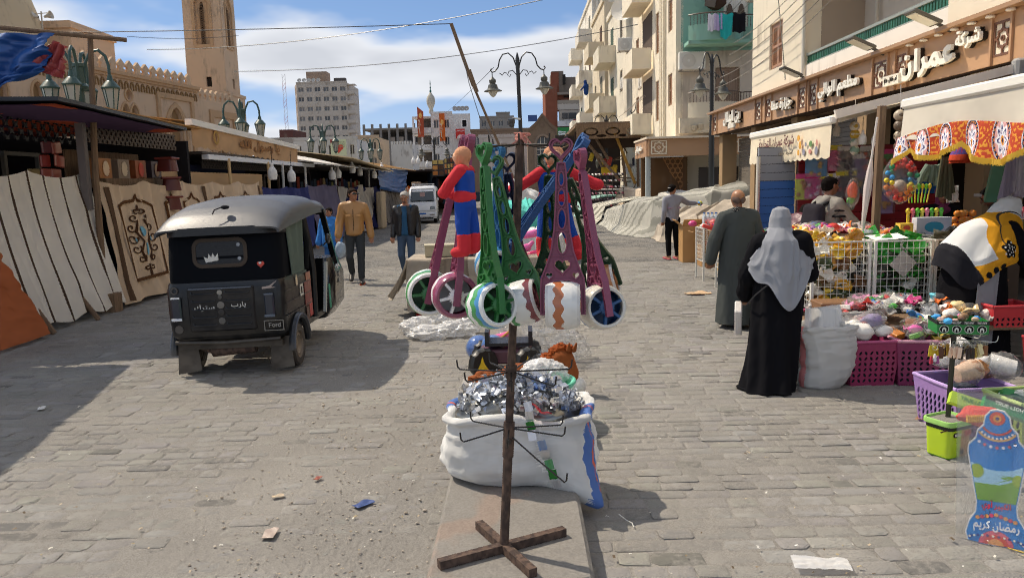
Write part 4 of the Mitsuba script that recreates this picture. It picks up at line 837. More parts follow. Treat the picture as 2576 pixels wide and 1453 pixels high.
with frame((-43.8,56,0)):
 part(dm,'shell',lathe([(9.6,10.0),(9.6,12.4),(9.3,13.2),(9.05,14.0),(8.7,15.4),(7.9,18),(6.3,20.6),(3.4,22.6),(.1,23.4)],48),C('cdbb98',.85),'plaster')
 part(dm,'drum',lathe([(10.0,9.5),(10.0,11.9),(10.3,12.0),(10.3,12.5),(9.7,12.6)],48),C('a98a60',.8),'plaster')
sk=thing('loudspeaker_mast','thin roof mast with loudspeakers beside the dome','mast')
part(sk,'pole',rod((-34.6,58,12.6),(-34.6,58,15.1),.05,6),C('b9b2a2'))
for a in (-.6,.5):
 part(sk,'loudspeaker',xf(lathe([(.08,0),(.12,.2),(.3,.55)],12,cap=False),(-34.6+a*.4,58,14.7),ry=1.3*np.sign(a)),C('c9c4b6'))
part(sk,'brace',[rod((-35.4,58,14.9),(-33.9,58,15.0),.03,5),rod((-35.0,58,12.8),(-34.6,58,14.4),.03,5)],C('b9b2a2'))
def lantern_head(t,c,k,col):
 with frame(c,k=k):
  part(t,'lantern',[lathe([(.10,-.62),(.19,-.1),(.20,-.06)],6,cap=True)],C('b9b7a8',.8),'gloss',smooth=False)
  part(t,'lantern_cap',[lathe([(.23,-.06),(.24,-.02),(.13,.12),(.08,.16),(.05,.3),(.02,.34)],10),lathe([(.11,-.66),(.11,-.62),(.03,-.74)],8)]+[rod((.105*math.cos(a),.105*math.sin(a),-.63),(.205*math.cos(a),.205*math.sin(a),-.05),.014,5) for a in np.arange(6)*PI/3],col,'satin')
def green_lamp(x,y,lab):
 t=thing('street_lamp',lab,'street lamp','green lantern street lamps before the mosque')
 g=C('39544c',.8)
 with frame((x,y,0),rz=.25):
  part(t,'pole',[lathe([(.20,0),(.20,.5),(.11,.7),(.085,3.9),(.15,3.95),(.15,4.05),(.085,4.1),(.085,4.5),(.20,4.55),(.22,4.62),(.14,4.7),(.14,5.1),(.17,5.12),(.17,5.2),(.02,5.25)],10)],g,'satin')
  for a in (0,PI/2,PI,1.5*PI):
   p=[(.1,4.7),(.16,5.2),(.3,5.5),(.5,5.55),(.66,5.4),(.72,5.15),(.72,4.95)]
   part(t,'arm',tube([(r*math.cos(a),r*math.sin(a),z) for r,z in p],.04,7),g,'satin')
   lantern_head(t,(.72*math.cos(a),.72*math.sin(a),4.62),1.0,g)
 return t
green_lamp(-11.4,20.5,'green four-lantern street lamp standing behind the thin wooden post')
green_lamp(-11.65,33,'green four-lantern street lamp standing against the foot of the minaret')
green_lamp(-11.7,46.7,'green lantern street lamp in front of the seven-storey block')
green_lamp(-11.6,61,'small green lantern street lamp right of the seven-storey block')
def bell_lamp(x,y,h,lab,rz,k=1.0,lean=0.0):
 t=thing('street_lamp',lab,'street lamp','black twin bell street lamps')
 b=C('2a2c2b')
 with frame((x,y,0),rz=rz,ry=lean,k=k):
  part(t,'pole',[lathe([(.16,0),(.16,.6),(.11,.75),(.10,h*.55),(.075,h*.6),(.07,h-.2),(.09,h-.18),(.05,h),(.02,h+.12)],12)],b,'satin')
  for s in (-1,1):
   a=[(0,h-.95),(.06,h-.35),(.16,h-.05),(.34,h+.12),(.55,h+.08),(.68,h-.12),(.74,h-.38),(.86,h-.52),(.98,h-.56),(1.04,h-.48),(.99,h-.42)]
   part(t,'arm',[tube([(s*r,0,z) for r,z in a],.026,7),tube([(s*r,0,z) for r,z in ((.05,h-.7),(.2,h-.52),(.34,h-.55),(.4,h-.68),(.32,h-.75),(.27,h-.66))],.018,6),tube([(s*r,0,z) for r,z in ((.42,h-.62),(.52,h-.58),(.6,h-.68),(.7,h-.6))],.018,6),rod((s*.98,0,h-.55),(s*.98,0,h-.75),.02,6)],b,'satin')
   with frame((s*.98,0,h-1.32)):
    part(t,'bell',lathe([(.34,.06),(.35,.075),(.22,.14),(.19,.2),(.17,.3),(.10,.34),(.13,.40),(.13,.48),(.05,.56),(.03,.6)],20),C('54544e'),'satin')
    part(t,'glass',lathe([(.02,-.16),(.08,-.12),(.16,.0),(.18,.06)],16),C('cfc9b8',.9),'gloss')
 return t
bell_lamp(.17,30,6.6,'tall black lamp post with two hanging bell lamps over the middle of the street',.0,lean=-.022)
bell_lamp(7.15,29,6.2,'black lamp post with twin bells before the turquoise balcony building',.9,lean=-.012)
bell_lamp(7.0,43,6.0,'black twin bell lamp post beside the scaffold market',.5)
bell_lamp(5.0,44.5,5.4,'thin far lamp post with bells left of the turquoise balcony building',.3)
bell_lamp(-6.5,60,5.4,'small far lamp post behind the plush toys',.2)
cm=thing('security_camera','white dome security camera on the middle lamp post','camera')
part(cm,'arm',rod((.1,29.9,4.25),(-.22,29.9,4.3),.04,6),C('d9d6ce'),'satin')
part(cm,'dome',[sph((-.25,29.9,4.05),.11,2),lathe([(.10,0),(.13,.05),(.13,.2),(.05,.24)],14).apply_translation((-.25,29.9,4.06))],C('3c3c3e'),'gloss')
sgn=obj('street_sign','small blue street name plate on the middle lamp post','sign',bx(.38,.72,29.8,29.84,4.15,4.38),C('274a86'),'satin',smooth=False)
wp=thing('wooden_post','tall thin wooden post carrying the blue tarpaulin at the stall corner','post')
part(wp,'pole',[tube([(-6.62,12.0,0),(-6.60,12.05,2.2),(-6.50,12.1,4.27)],[.055,.05,.04],8)],C('b98f5f',.8),'wood')
part(wp,'cross_bar',[rod((-8.6,11.3,4.38),(-5.95,12.1,4.16),.035,7)],C('b98f5f',.8),'wood')
obj('metal_post','grey steel post beside the thin wooden post at the stall corner','post',bx(-6.80,-6.68,11.95,12.05,1.6,3.05),C('77706f'),'satin',smooth=False)
tp=thing('tarpaulin','blue and red tarpaulin tied to the cross bar in the upper left corner','tarpaulin')
def tarp_pts(c00,c10,c11,c01,sag,th=.006,n=(26,20),wr=.05,seed=0):
 c00,c10,c11,c01=(np.array(c,float) for c in (c00,c10,c11,c01))
 def fn(u,v):
  U,V=u[...,None],v[...,None]
  p=c00*(1-U)*(1-V)+c10*U*(1-V)+c11*U*V+c01*(1-U)*V
  w=meshkit.fbm(np.stack([u*4+seed,v*9,0*u],-1),3,seed=seed)-.5
  p[...,2]-=sag*np.sin(PI*u)*np.sin(PI*np.clip(v,0,1)*.9+.1)
  p[...,0]+=wr*2*w
  p[...,1]+=wr*1.4*np.sin(u*17+v*5+6*w)
  return p
 return sheet(fn,n[0],n[1],th)
part(tp,'blue_sheet',tarp_pts((-8.4,11.3,4.2),(-6.62,11.35,4.13),(-6.75,11.2,3.6),(-8.6,11.2,3.0),.1,n=(40,30),wr=.06,seed=2),C('24508f'),'satin',smooth=60)
part(tp,'red_corner',tarp_pts((-6.66,11.35,4.05),(-6.47,11.38,3.95),(-6.55,11.35,3.5),(-7.0,11.3,3.66),.03,n=(16,16),wr=.03,seed=5),C('9c4444'),'satin',smooth=60)
kr=thing('kiosk_roof','flat black plastic covered kiosk roof with a faded red underside','roof')
part(kr,'cover',tarp_pts((-9.2,9.0,3.06),(-5.66,9.66,3.05),(-6.32,14.9,3.05),(-9.2,15.2,3.06),.03,.05,(30,30),.02,3),C('1c1f26'),'satin',smooth=40)
part(kr,'underside',tarp_pts((-9.2,9.1,2.97),(-5.74,9.75,2.97),(-6.40,14.7,2.98),(-9.2,15.1,2.97),.05,.012,(24,24),.03,4),lambda v:np.where((meshkit.noise(v*1.1,4)>.5)[:,None],C('a04a34'),C('4a3a52')),'cloth',smooth=True)
kr2=thing('kiosk_roof','tan canvas roof edge just beyond the black kiosk roof','roof')
part(kr2,'cover',tarp_pts((-9.2,14.4,3.15),(-7.0,13.2,3.3),(-6.9,17.0,3.2),(-9.2,17.3,3.1),.05,.02,(14,14),.02,6),C('b98d5a'),'cloth',smooth=40)
ks=thing('kiosk','dark shaded kiosk with a black lattice frieze behind the striped canvas','kiosk')
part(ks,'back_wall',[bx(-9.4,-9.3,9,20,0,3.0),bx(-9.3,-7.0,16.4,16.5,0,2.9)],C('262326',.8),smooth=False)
part(ks,'floor',bx(-9.3,-6.9,9,34,.0,.1),C('4a4540',.7),'conc',smooth=False)
with frame((-7.0,0,0),rz=PI/2):
 lat_=rect(9.2,12.3,2.62,2.97)
 circ=[ngon((9.3+.21*i+.105*(j%2),2.64+.1*j),.075,8) for i in range(15) for j in range(4)]
 part(ks,'lattice_frieze',ext(lat_.difference(union_all(circ)),.03),C('1c1b1f'),'satin',smooth=False)
 lat2=rect(12.45,15.9,2.68,2.99)
 circ=[ngon((12.5+.15*i+.075*(j%2),2.715+.072*j),.034,6,PI/6) for i in range(23) for j in range(4)]
 part(ks,'lattice_frieze',ext(lat2.difference(union_all(circ)),.03),C('3b2c22'),'satin',smooth=False)
 part(ks,'door_frame',[bx(11.3,11.36,.5,.56,1,2.5),bx(12.1,12.16,.5,.56,1,2.5),bx(11.36,12.1,.5,.56,2.44,2.5)],C('4b4840'),'satin',smooth=False)
 part(ks,'notice',bx(11.75,12.02,.45,.47,2.05,2.25),C('bda878'),smooth=False)
 part(ks,'cabinet',bx(9.3,10.9,.6,1.0,2.1,2.5),C('34363a'),'satin',smooth=False)
 part(ks,'counter',[bx(12.9,15.6,-.1,.5,1.95,2.10),bx(13.0,15.5,.6,.64,2.1,2.6)],C('9a7146'),'wood',smooth=False)
for i in range(4):
 with frame((-7.05,13.2+i*.62,2.10)):
  t=thing('goods_box',('orange picture box on the kiosk counter, first from the post','framed picture pack on the kiosk counter, second from the post','red and tan pack on the kiosk counter, third from the post','dark pack on the kiosk counter, farthest from the post')[i],'box','packs on the kiosk counter')
  part(t,'carton',bx(-.2,.0,-.2,.2,0,.34),C(('a06a3c','8a7a6a','9c5a3a','4a4048')[i]),'satin',smooth=False)
  part(t,'picture',xf(lathe([(.1,0),(.1,.008)],12),(.006,0,.17),ry=PI/2,k=(1.3,1,1)),C(('d9c0a0','c9b8a0','c8402c','8a6a50')[i]),'satin')
for i in range(3):
 t=thing('stacked_stool',('topmost red moulded stool of the stack by the kiosk counter','middle red moulded stool of the stack by the kiosk counter','lowest red moulded stool of the stack by the kiosk counter')[i],'stool','stack of red stools')
 z=2.45-i*.36
 with frame((-6.62,14.6+.1*(i%2),z),rz=.5*i):
  part(t,'seat',bx(-.17,.17,-.17,.17,.0,.04,.01),C('6e2a22'),'satin')
  part(t,'skirt',loft([oval((0,0,-.22),.17,.17,16,sq=4),oval((0,0,-.002),.14,.14,16,sq=4)]),C('5a221c'),'satin')
hg=thing('hanging_goods','dark red packets hung in a strip beside the grey steel post','goods strip')
for i in range(6):
 part(hg,'packet',xf(bx(-.02,.02,-.12,.12,-.09,.09,.015),(-7.02+R.uniform(-.05,.05),11.55+(i%2)*.22,2.55-.2*(i//2)),rx=R.uniform(-.2,.2)),C(R.choice(('7d2f2c','8d4a40','5a2a30'))),'gloss')
def canvas(name,lab,y0,y1,top,bot,xt,xb,col,ny=60,nz=24,scal=0.0,sn=2,wr=.03,seed=1,mat='cloth',th=.006,group=None,x2=None):
 t=thing(name,lab,'canvas screen',group)
 def fn(u,v):
  y=y0+(y1-y0)*u
  zt=top-scal*np.abs(np.sin(PI*sn*u))**.8
  z=zt+(bot+.03*np.sin(u*21+seed)-zt)*v
  w=meshkit.fbm(np.stack([u*3.1*(y1-y0),v*2.0,0*u+seed],-1),3,seed=seed)-.5
  f=.5*np.sin(u*(y1-y0)*9+seed+3*w)*(.3+.7*v)
  q=meshkit.noise(np.stack([u*(y1-y0)*2.6+v*.9,v*1.1-u*2,0*u+seed],-1),seed+7)
  q2=meshkit.noise(np.stack([u*(y1-y0)*7.5-v*1.6,v*2.4,0*u+seed],-1),seed+9)
  x=(xt if x2 is None else xt+(x2-xt)*u)+(xb-xt)*v**1.3+wr*(2.6*w+f+2.2*(1-np.abs(2*q-1))**2+.7*(1-np.abs(2*q2-1))**2)
  return np.stack([x,y,z],-1)
 cv=part(t,'cloth',sheet(fn,ny,nz,th),col,mat,smooth=True if callable(col) else 60,var=0 if callable(col) else .10)
 return t,fn
def ylines(ys,w,base,line):
 """Stripes of a woven cloth at these distances along it."""
 def col(v):
  d=np.min(np.abs(v[:,1:2]-np.asarray(ys)[None]),1)
  c=np.where((d<w)[:,None],line,base)
  return c*(1+.22*(meshkit.fbm(v*2.2,4,seed=8)[:,None]-.5))
 return col
ST=[9.55,9.93,10.31,10.7,11.1,11.52,11.93]
canvas('canvas_screen','cream canvas screen with dark brown vertical stripes and scalloped top',9.25,12.2,2.20,.10,-6.85,-6.42,ylines(ST,.022,C('dcd7cc',.9),C('4a3d32')),ny=320,nz=40,scal=.10,sn=2,wr=.016,seed=1)
t=thing('canvas_screen','orange canvas flap at the left edge of the picture','canvas screen')
part(t,'cloth',tarp_pts((-6.75,8.6,1.75),(-6.5,9.25,1.45),(-6.2,9.86,.05),(-6.15,7.9,.05),.03,.006,(60,50),.028,4),C('a8603c'),'cloth',smooth=60,var=.2)
for i,y in enumerate((9.75,10.05,11.1,11.9)):
 obj('tent_stake',('splayed stake under the orange canvas flap','pale leg under the left end of the striped canvas','pale leg under the middle of the striped canvas','wooden block leg under the right end of the striped canvas')[i],'stake',tube([(-6.5,y,.4),(-6.33+.03*i,y+.05,0)],[.03,.04],7) if i<3 else bx(-6.6,-6.35,y-.12,y+.12,0,.3),C('a39a8a'),'wood',group='stakes under the striped canvas')
AP,_fn=canvas('canvas_screen','cream appliqued canvas screen with brown framed ornament panels',12.25,19.8,2.06,.06,-6.72,-6.42,C('cfb79b',.88),ny=170,nz=46,scal=.09,sn=5,wr=.034,seed=6)
def on_canvas(poly,fn,y0,y1,top,bot,off=.012,seg=.10):
 """Cloth sewn on a canvas: the shape (s along the street, z up) laid on its surface."""
 p=poly.segmentize(seg)
 gs=[g for g in getattr(p,'geoms',[p]) if g.geom_type=='Polygon' and g.area>1e-6]
 ms=[]
 for g in gs:
  e=trimesh.creation.extrude_polygon(g,.004,engine='earcut')
  v=np.asarray(e.vertices)
  uu=np.clip((v[:,0]-y0)/(y1-y0),0,1)
  vv=np.clip((top-v[:,1])/(top-bot),0,1)
  q=fn(uu,vv)
  q[:,0]+=off+v[:,2]
  q[:,2]=v[:,1]
  q[:,1]=v[:,0]
  ms.append(trimesh.Trimesh(q,e.faces,process=False))
 return join(ms)
def ornament(cy,cz,s):
 P=[]
 def curl(x,z,r,a0,sx=1,turns=1.35,w=.035):
  t=np.linspace(0,turns*2*PI*.75,22)
  rr=r*(1-t/t[-1]*.75)
  P.append(LineString(np.stack([x+sx*rr*np.cos(t+a0)*1.0,z+rr*np.sin(t+a0)],1)).buffer(w/2))
 for sx in (-1,1):
  for(x,z,r,a) in ((.30,.42,.14,3.6),(.36,.10,.17,3.0),(.34,-.22,.15,2.6),(.20,.72,.12,3.8),(.22,-.52,.13,2.4),(.10,.92,.09,3.9),(.10,-.80,.10,2.2)):
   curl(sx*x,z,r,a,sx)
  P.append(LineString([(sx*.12,-.6),(sx*.2,-.3),(sx*.1,0),(sx*.2,.3),(sx*.12,.6)]).buffer(.022))
 P.append(ell((0,1.02),.05,.1));P.append(ell((0,-.98),.05,.12))
 u=union_all(P)
 blue=union_all([ell((0,.3),.08,.16),ell((0,-.25),.07,.2),ell((.26,.05),.035,.07),ell((-.26,.05),.035,.07)])
 k=lambda g:affinity.translate(affinity.scale(g,s*1.75,s,origin=(0,0)),cy,cz)
 return k(u),k(blue)
A=dict(y0=12.25,y1=19.8,top=2.06,bot=.06)
for i,(a,b) in enumerate(((12.62,13.92),(14.3,15.0),(15.15,16.0),(16.5,17.7),(18.0,19.2))):
 c=(a+b)/2
 fr=Polygon([(a,.38),(b,.38),(b,1.62),(b-.18*(b-a),1.70),(c+.1,1.74),(c,1.84),(c-.1,1.74),(a+.18*(b-a),1.72),(a,1.66)])
 part(AP,'panel_border',on_canvas(fr.difference(fr.buffer(-.05)),_fn,**A),C('5a3d24'),'cloth',smooth=False)
 o,bl=ornament(c,1.02,.56*min(1,(b-a)/1.15))
 part(AP,'ornament',on_canvas(o,_fn,off=.016,**A),C('4a3322'),'cloth',smooth=False)
 part(AP,'ornament_inlay',on_canvas(bl,_fn,off=.018,**A),C('6fa3b5'),'cloth',smooth=False)
for y in (12.4,16.25,19.65):
 part(AP,'seam_band',on_canvas(rect(y-.05,y+.05,.1,1.95),_fn,**A),C('5f4a3a'),'cloth',smooth=False)
obj('kiosk_fence','plain beige board fence behind the appliqued canvas','fence',bx(-7.3,-7.24,14.9,21.8,1.2,2.27),C('cfae86',.85),smooth=False)
obj('brown_cloth','brown cloth sagging above the left end of the appliqued canvas','cloth',tarp_pts((-7.0,14.2,2.12),(-7.0,16.0,2.15),(-6.85,15.9,1.75),(-6.85,14.3,1.8),.12,n=(24,14),seed=7),C('54432f'),'cloth',smooth=60)
obj('navy_cloth','long navy cloth draped over a rail behind the beige board fence','cloth',tarp_pts((-7.45,15.3,2.42),(-7.45,20.9,2.5),(-7.35,20.8,2.28),(-7.35,15.4,2.22),.12,n=(40,12),seed=8),C('22263f'),'cloth',smooth=60)
la=thing('stall_awning','long beige stall awning with worn ochre Arabic lettering and a white front bar','awning')
part(la,'front_bar',beam((-7.0,16.6,3.31),(-7.0,24.6,3.13),.16,.13),C('e3e0d8'),'satin',smooth=False)
def lvf(u,v):
 return np.stack([-6.98+.02*np.sin(u*30)*v,16.65+7.9*u,3.25-.18*u-(.42+.05*np.abs(np.sin(u*60)))*v],-1)
part(la,'skirt',sheet(lvf,160,10,.004),C('c7a27a',.85),'cloth',smooth=40,var=.2)
part(la,'fabric',sheet(lambda u,v:np.stack([-7.0-2.4*v,16.65+7.9*u,3.33-.18*u+.35*v],-1),20,6,.004),C('cbb08a',.85),'cloth',smooth=40)
with frame((-6.93,0,0),rz=PI/2):
 part(la,'lettering',ext(fit(words('rasul',1),19.4,22.6,2.82,3.12),.006),C('93673f'),smooth=False)
 part(la,'emblem',ext(ngon((17.9,3.05),.16,16).difference(ngon((17.9,3.05),.1,12)),.006),C('b08a4a'),smooth=False)
obj('metal_gutter','white sheet metal gutter below the beige lettered awning','gutter',bx(-7.1,-6.95,17.4,26.4,2.55,2.66),C('d9dbe0'),'satin',smooth=False)
ls=thing('market_stall','long dark market stall under white gutters behind the cloth screens','stall')
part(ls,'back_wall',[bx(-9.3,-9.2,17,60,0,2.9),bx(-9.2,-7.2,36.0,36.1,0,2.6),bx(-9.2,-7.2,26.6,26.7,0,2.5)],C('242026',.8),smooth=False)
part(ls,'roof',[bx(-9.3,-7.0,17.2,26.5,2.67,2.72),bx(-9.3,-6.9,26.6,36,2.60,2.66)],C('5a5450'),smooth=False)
with frame((-7.15,0,0),rz=PI/2):
 part(ls,'lattice_frieze',ext(rect(17.5,26.4,2.35,2.54).difference(union_all([ngon((17.6+.16*i+.08*(j%2),2.39+.055*j),.03,6) for i in range(55) for j in range(3)])),.02),C('2b2624'),smooth=False)
for y in (18.6,21.5,22.8,25.2,29.3,35.8):
 part(ls,'post',rod((-6.95,y,0),(-6.95,y,2.6),.04,8),C('c9c7c2') if y>22 else C('c8a878'),'satin')
part(ls,'door_frame',[bx(-7.6,-7.54,22.9,22.98,1.2,2.3),bx(-7.6,-7.54,24.3,24.38,1.2,2.3),bx(-7.6,-7.54,22.98,24.3,2.22,2.3)],C('5a5049'),smooth=False)
for i in range(26):
 y=24.6+i*.42
 c=C(R.choice(('2a3446','39424a','6a6a48','4a2c2c','7a3a2c','1f2430','4a4a52','8a7a58')))
 part(ls,'garment',xf(sheet(lambda u,v:np.stack([.03*np.sin(u*9),.16*(u-.5)*2*(.6+.4*v),-.75*v],-1),8,6,.03),(-7.3,y,2.25-R.uniform(0,.2))),c,'cloth',smooth=50)
for i,(y,a,b,lab,c,zt) in enumerate(((20.1,24.4,0,'plain navy blue canvas screen above the tricycle roof','3c4170',1.93),(24.45,28.2,1,'grey lavender canvas screen right of the navy one','6a6478',1.98),(37.0,43.4,3,'grey striped canvas screen beside the pale upright board','8d857c',1.75))):
 col=C(c,.85) if i<2 else ylines(np.arange(37,44,.55),.06,C(c,.85),C('5d564f'))
 canvas('canvas_screen',lab,y,a,zt,.1,-6.75,-6.45,col,ny=60 if i<2 else 160,nz=20,scal=.08,sn=2,wr=.05,seed=10+i)
def zig(v):
 y,z=v[:,1],v[:,2]
 t=((y-28.4)*.62+(1.9-z)*.9)%2.2
 k=(t>1.1)^(y>33.2)
 return np.where(k[:,None],C('23264a'),C('b3aca0',.85))*(1+.25*(meshkit.fbm(v*2,3,seed=3)[:,None]-.5))
canvas('canvas_screen','cream and navy diagonal patchwork canvas behind the man in the tan jacket',28.3,36.6,1.95,.05,-6.75,-6.4,zig,ny=150,nz=50,scal=.15,sn=2,wr=.06,seed=14)
canvas('canvas_screen','orange and white striped canvas at the far end of the screens',43.6,48.5,1.85,.1,-6.7,-6.4,ylines(np.arange(44,49,1.1),.32,C('cfc8bc',.85),C('c8642c')),ny=90,nz=14,scal=.1,sn=2,wr=.05,seed=15)
obj('tarpaulin','bright blue tarpaulin hung over the grey striped screen','tarpaulin',tarp_pts((-6.6,35.9,2.7),(-6.5,45.5,2.75),(-6.4,43.0,1.45),(-6.5,36.2,1.75),.15,n=(40,24),seed=9,wr=.1),C('215390'),'satin',smooth=60)
obj('upright_board','pale upright concrete board standing before the grey striped screen','board',bx(-6.3,-6.05,33.8,34.9,0,1.62,.05),C('b8a689',.85),'plaster')
for i,(a,b,z0,z1,c,lab) in enumerate(((24.8,29.6,2.65,2.62,'d9d2c6','white awning nearest in the row of stall roofs'),(27.5,36.5,2.9,2.55,'d8c3a0','cream awning sloping over the middle stalls'),(36.2,47.5,2.75,2.75,'8a6a42','brown tarpaulin roof peaked over the blue tarpaulin'),(33,38,2.62,2.55,'dcd6cc','narrow white awning edge by the hanging lamps'))):
 t=thing('stall_roof',lab,'roof')
 part(t,'cover',tarp_pts((-9.3,a,z0+.45),(-6.3 if i!=1 else -5.9,a+.1,z0),(-6.3 if i!=1 else -5.9,b,z1),(-9.3,b,z1+.5),-.12,.03,(20,14),.03,20+i),C(c,.85),'cloth',smooth=40)
def bulb(x,y,z,lab,k=1.0):
 t=thing('hanging_lamp',lab,'lamp','white bulb lamps hung along the stalls')
 with frame((x,y,z),k=k):
  part(t,'bulb',lathe([(.02,-.16),(.07,-.15),(.085,-.08),(.08,.0),(.05,.05),(.025,.08)],14),C('e9e8e4',.9),'satin')
  part(t,'cap',lathe([(.028,.08),(.03,.12),(.012,.14)],10),C('d8d6d0'),'satin')
  part(t,'cord',rod((0,0,.14),(0,0,.42),.006,5),C('2b2a28'))
for i,(u,v,Y) in enumerate(((685,430,20.5),(733,437,22.5),(835,435,27),(850,432,28.5),(886,420,30),(905,428,33),(941,435,34),(960,420,37),(1040,402,44),(1052,402,45),(1075,412,50))):
 p=at(u,v,Y)
 bulb(p[0],p[1],p[2],'white hanging bulb lamp at the left stalls, number %s from the near end'%('one two three four five six seven eight nine ten eleven'.split()[i]),1.5)
mb=thing('menu_board','black food picture menu boards over the far left stall','sign')
for i,(u0,u1,v0,v1) in enumerate(((1088,1116,402,444),(1118,1132,400,440),(1133,1146,396,438))):
 a,b=at(u0,v1,46),at(u1,v0,46)
 k=part(mb,'board',bx(a[0],b[0],46,46.05,a[2],b[2]),C('201c1c'),'satin',smooth=False)
 for q in range(6):
  w=(b[0]-a[0])/2
  put(numbered(k+'__picture'),bx(a[0]+w*(q%2)+.03,a[0]+w*(q%2+1)-.03,45.985,45.998,a[2]+.07+(q//2)*.32,a[2]+.31+(q//2)*.32),C(R.choice(('b0703a','c48a50','8a4a30','b8a060','5a4030'))),smooth=False)
fs=thing('market_stall','dim cluttered far stall behind the white van','stall')
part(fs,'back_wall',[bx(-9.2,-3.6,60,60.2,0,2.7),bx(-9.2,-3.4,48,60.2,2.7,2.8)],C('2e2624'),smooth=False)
for i in range(30):
 part(fs,'goods',xf(bx(-.3,.3,-.1,.1,-.35,.35,.05),(R.uniform(-6.5,-3.2),47+R.uniform(0,10),R.uniform(.6,2.4)),rz=R.uniform(0,3)),C(R.choice(('4a2c2c','7a3a34','6a6458','2a2c38','8a5a3a','a08a78','3a4a5a'))))
def far_house(name,lab,u0,u1,vt,Y,depth,col,rows=0,cols=0,fh=3.0,wcol='4a4643',wk=.5,top=.8,mat='plaster',hk=.5,cat='building',bal=(),skip=(),side=True,parapet=True):
 """A far house whose front stands at y = Y between two bearings, its roof at the height seen there."""
 x0,x1=at(u0,vt,Y)[0],at(u1,vt,Y)[0]
 h=at((u0+u1)/2,vt,Y)[2]
 t=thing(name,lab,cat)
 W=x1-x0
 with frame((x0,Y,0)):
  holes=[]
  for r in range(rows):
   for c in range(cols):
    if (r,c) in skip:
     continue
    cx=W*(c+.5)/cols
    w=W/cols*wk
    z1=h-top-r*fh
    if z1-fh*hk>.3:
     holes.append((cx-w/2,cx+w/2,z1-fh*hk,z1))
  part(t,'front_wall',slab_with_holes(0,W,0,h,holes,.4),col,mat,smooth=False,var=.1)
  part(t,'body',[bx(0,W,.401,depth,0,h)],col*.97,mat,smooth=False,var=.1)
  for i,hh in enumerate(holes):
   w=part(t,'window',[bx(hh[0],hh[1],.3,.36,hh[2],hh[3])],C(wcol)*R.choice((.6,1,1.2,1.6)),'gloss',smooth=False)
   c=(hh[0]+hh[1])/2
   put(w+'__frame',[bx(hh[0],hh[1],.2,.29,hh[3]-.12,hh[3]),bx(hh[0],hh[1],.2,.29,hh[2],hh[2]+.12),bx(c-.06,c+.06,.2,.29,hh[2]+.12,hh[3]-.12)],C('b9b2a6'),smooth=False)
  if parapet:
   part(t,'parapet',[bx(-.1,W+.1,-.1,.2,h+.002,h+.45)],col*.95,mat,smooth=False)
  for b in bal:
   part(t,'balcony',[bx(b[0],b[1],-1.2,-.01,b[2],b[2]+.2),bx(b[0],b[1],-1.2,-1.05,b[2]+.2,b[2]+1.2)],col,mat,smooth=False)
 return t,x0,x1,h
GREYB=C('c2b8ac',.85)
t,a,b,h=far_house('apartment_block','seven-storey grey beige apartment block at the end of the street',745,872,209,250,18,GREYB,8,6,3.02,'5a5652',.62,1.2,hk=.48)
with frame((b,250,0)):
 for r in range(8):
  z=h-3.6-r*3.02
  part(t,'corner_balcony',[bx(.01,2.6,-.8,3,z,z+.9),bx(.01,2.6,-.6,3,z+2.8,z+3.0)],GREYB*1.05,'plaster',smooth=False)
  part(t,'balcony_post',bx(2.3,2.55,-.6,-.35,z+.9,z+2.8),GREYB,smooth=False)
with frame((a,250,0),rz=-PI/2+.35):
 hs=[(-5.5+2.6*c,-4.4+2.6*c,h-3-3.02*r,h-1-3.02*r) for r in range(8) for c in range(2)]
 part(t,'side_wall',slab_with_holes(-7,-.02,0,h,hs,.4),C('b3a292',.85),'plaster',smooth=False)
 for q in hs:
  part(t,'shutter',bx(q[0],q[1],.2,.3,q[2],q[3]),C('8a6a56'),smooth=False)
part(t,'stair_house',bx(a+2.5,a+9,253,258,h,h+4.0),C('a58f7c',.85),'plaster',smooth=False)
part(t,'roof_tank',bx(b-4,b-.4,249.9,252,h+.46,h+1.4),C('55504c'),smooth=False)
for i in range(5):
 xx=a+1+i*1.5
 part(t,'antenna',xf(lathe([(.1,0),(.5,.12),(.7,.3)],12,cap=False),(xx,250.4,h+.9),rx=1.1),C('b5b2ab'))
mt=thing('lattice_mast','slender red and white lattice radio mast left of the seven-storey block','mast')
q=at(722,330,240)
for i in range(16):
 z=q[2]+i*1.25-3
 part(mt,'section',[rod((q[0]+s,240,z),(q[0]+s,240,z+1.25),.06,4) for s in (-.45,.45)]+[rod((q[0]-.45,240,z),(q[0]+.45,240,z+1.25),.05,4)],C('b87a78') if i%4<2 else C('d5d5d8'))
far_house('house','small dark red roof house left of the seven-storey block',702,736,326,190,12,C('6a4640',.8),0,0,parapet=False)
far_house('house','grey street house below the small dark red roof house',640,740,352,170,10,C('a79e94',.85),1,4)
t,a,b,h=far_house('shop_house','low white house carrying a pale green heart billboard',738,898,352,120,10,C('cfcac2',.85),2,6,3,wk=.4)
bb=thing('billboard','pale green upright billboard with a red heart and gold ribbon','billboard')
p0,p1=at(833,392,118),at(870,350,118)
part(bb,'panel',bx(p0[0],p1[0],118,118.15,p0[2],p1[2]),C('cdd2a8',.9),'satin',smooth=False)
part(bb,'heart',ext(heart(((p0[0]+p1[0])/2,p0[2]+1.0),.75),.04,at0=(0,117.95,0)),C('c8503f'),smooth=False)
part(bb,'ribbon',ext(Polygon([(p0[0],p1[2]),(p0[0]+.9,p1[2]),(p0[0],p1[2]-.6)]),.05,at0=(0,117.94,0)),C('a0443c'),smooth=False)
for i in range(3):
 part(bb,'text_line',bx(p0[0]+1.0,p1[0]-.2,117.95,117.98,p1[2]-.5-.32*i,p1[2]-.38-.32*i),C('9aa07a'),smooth=False)
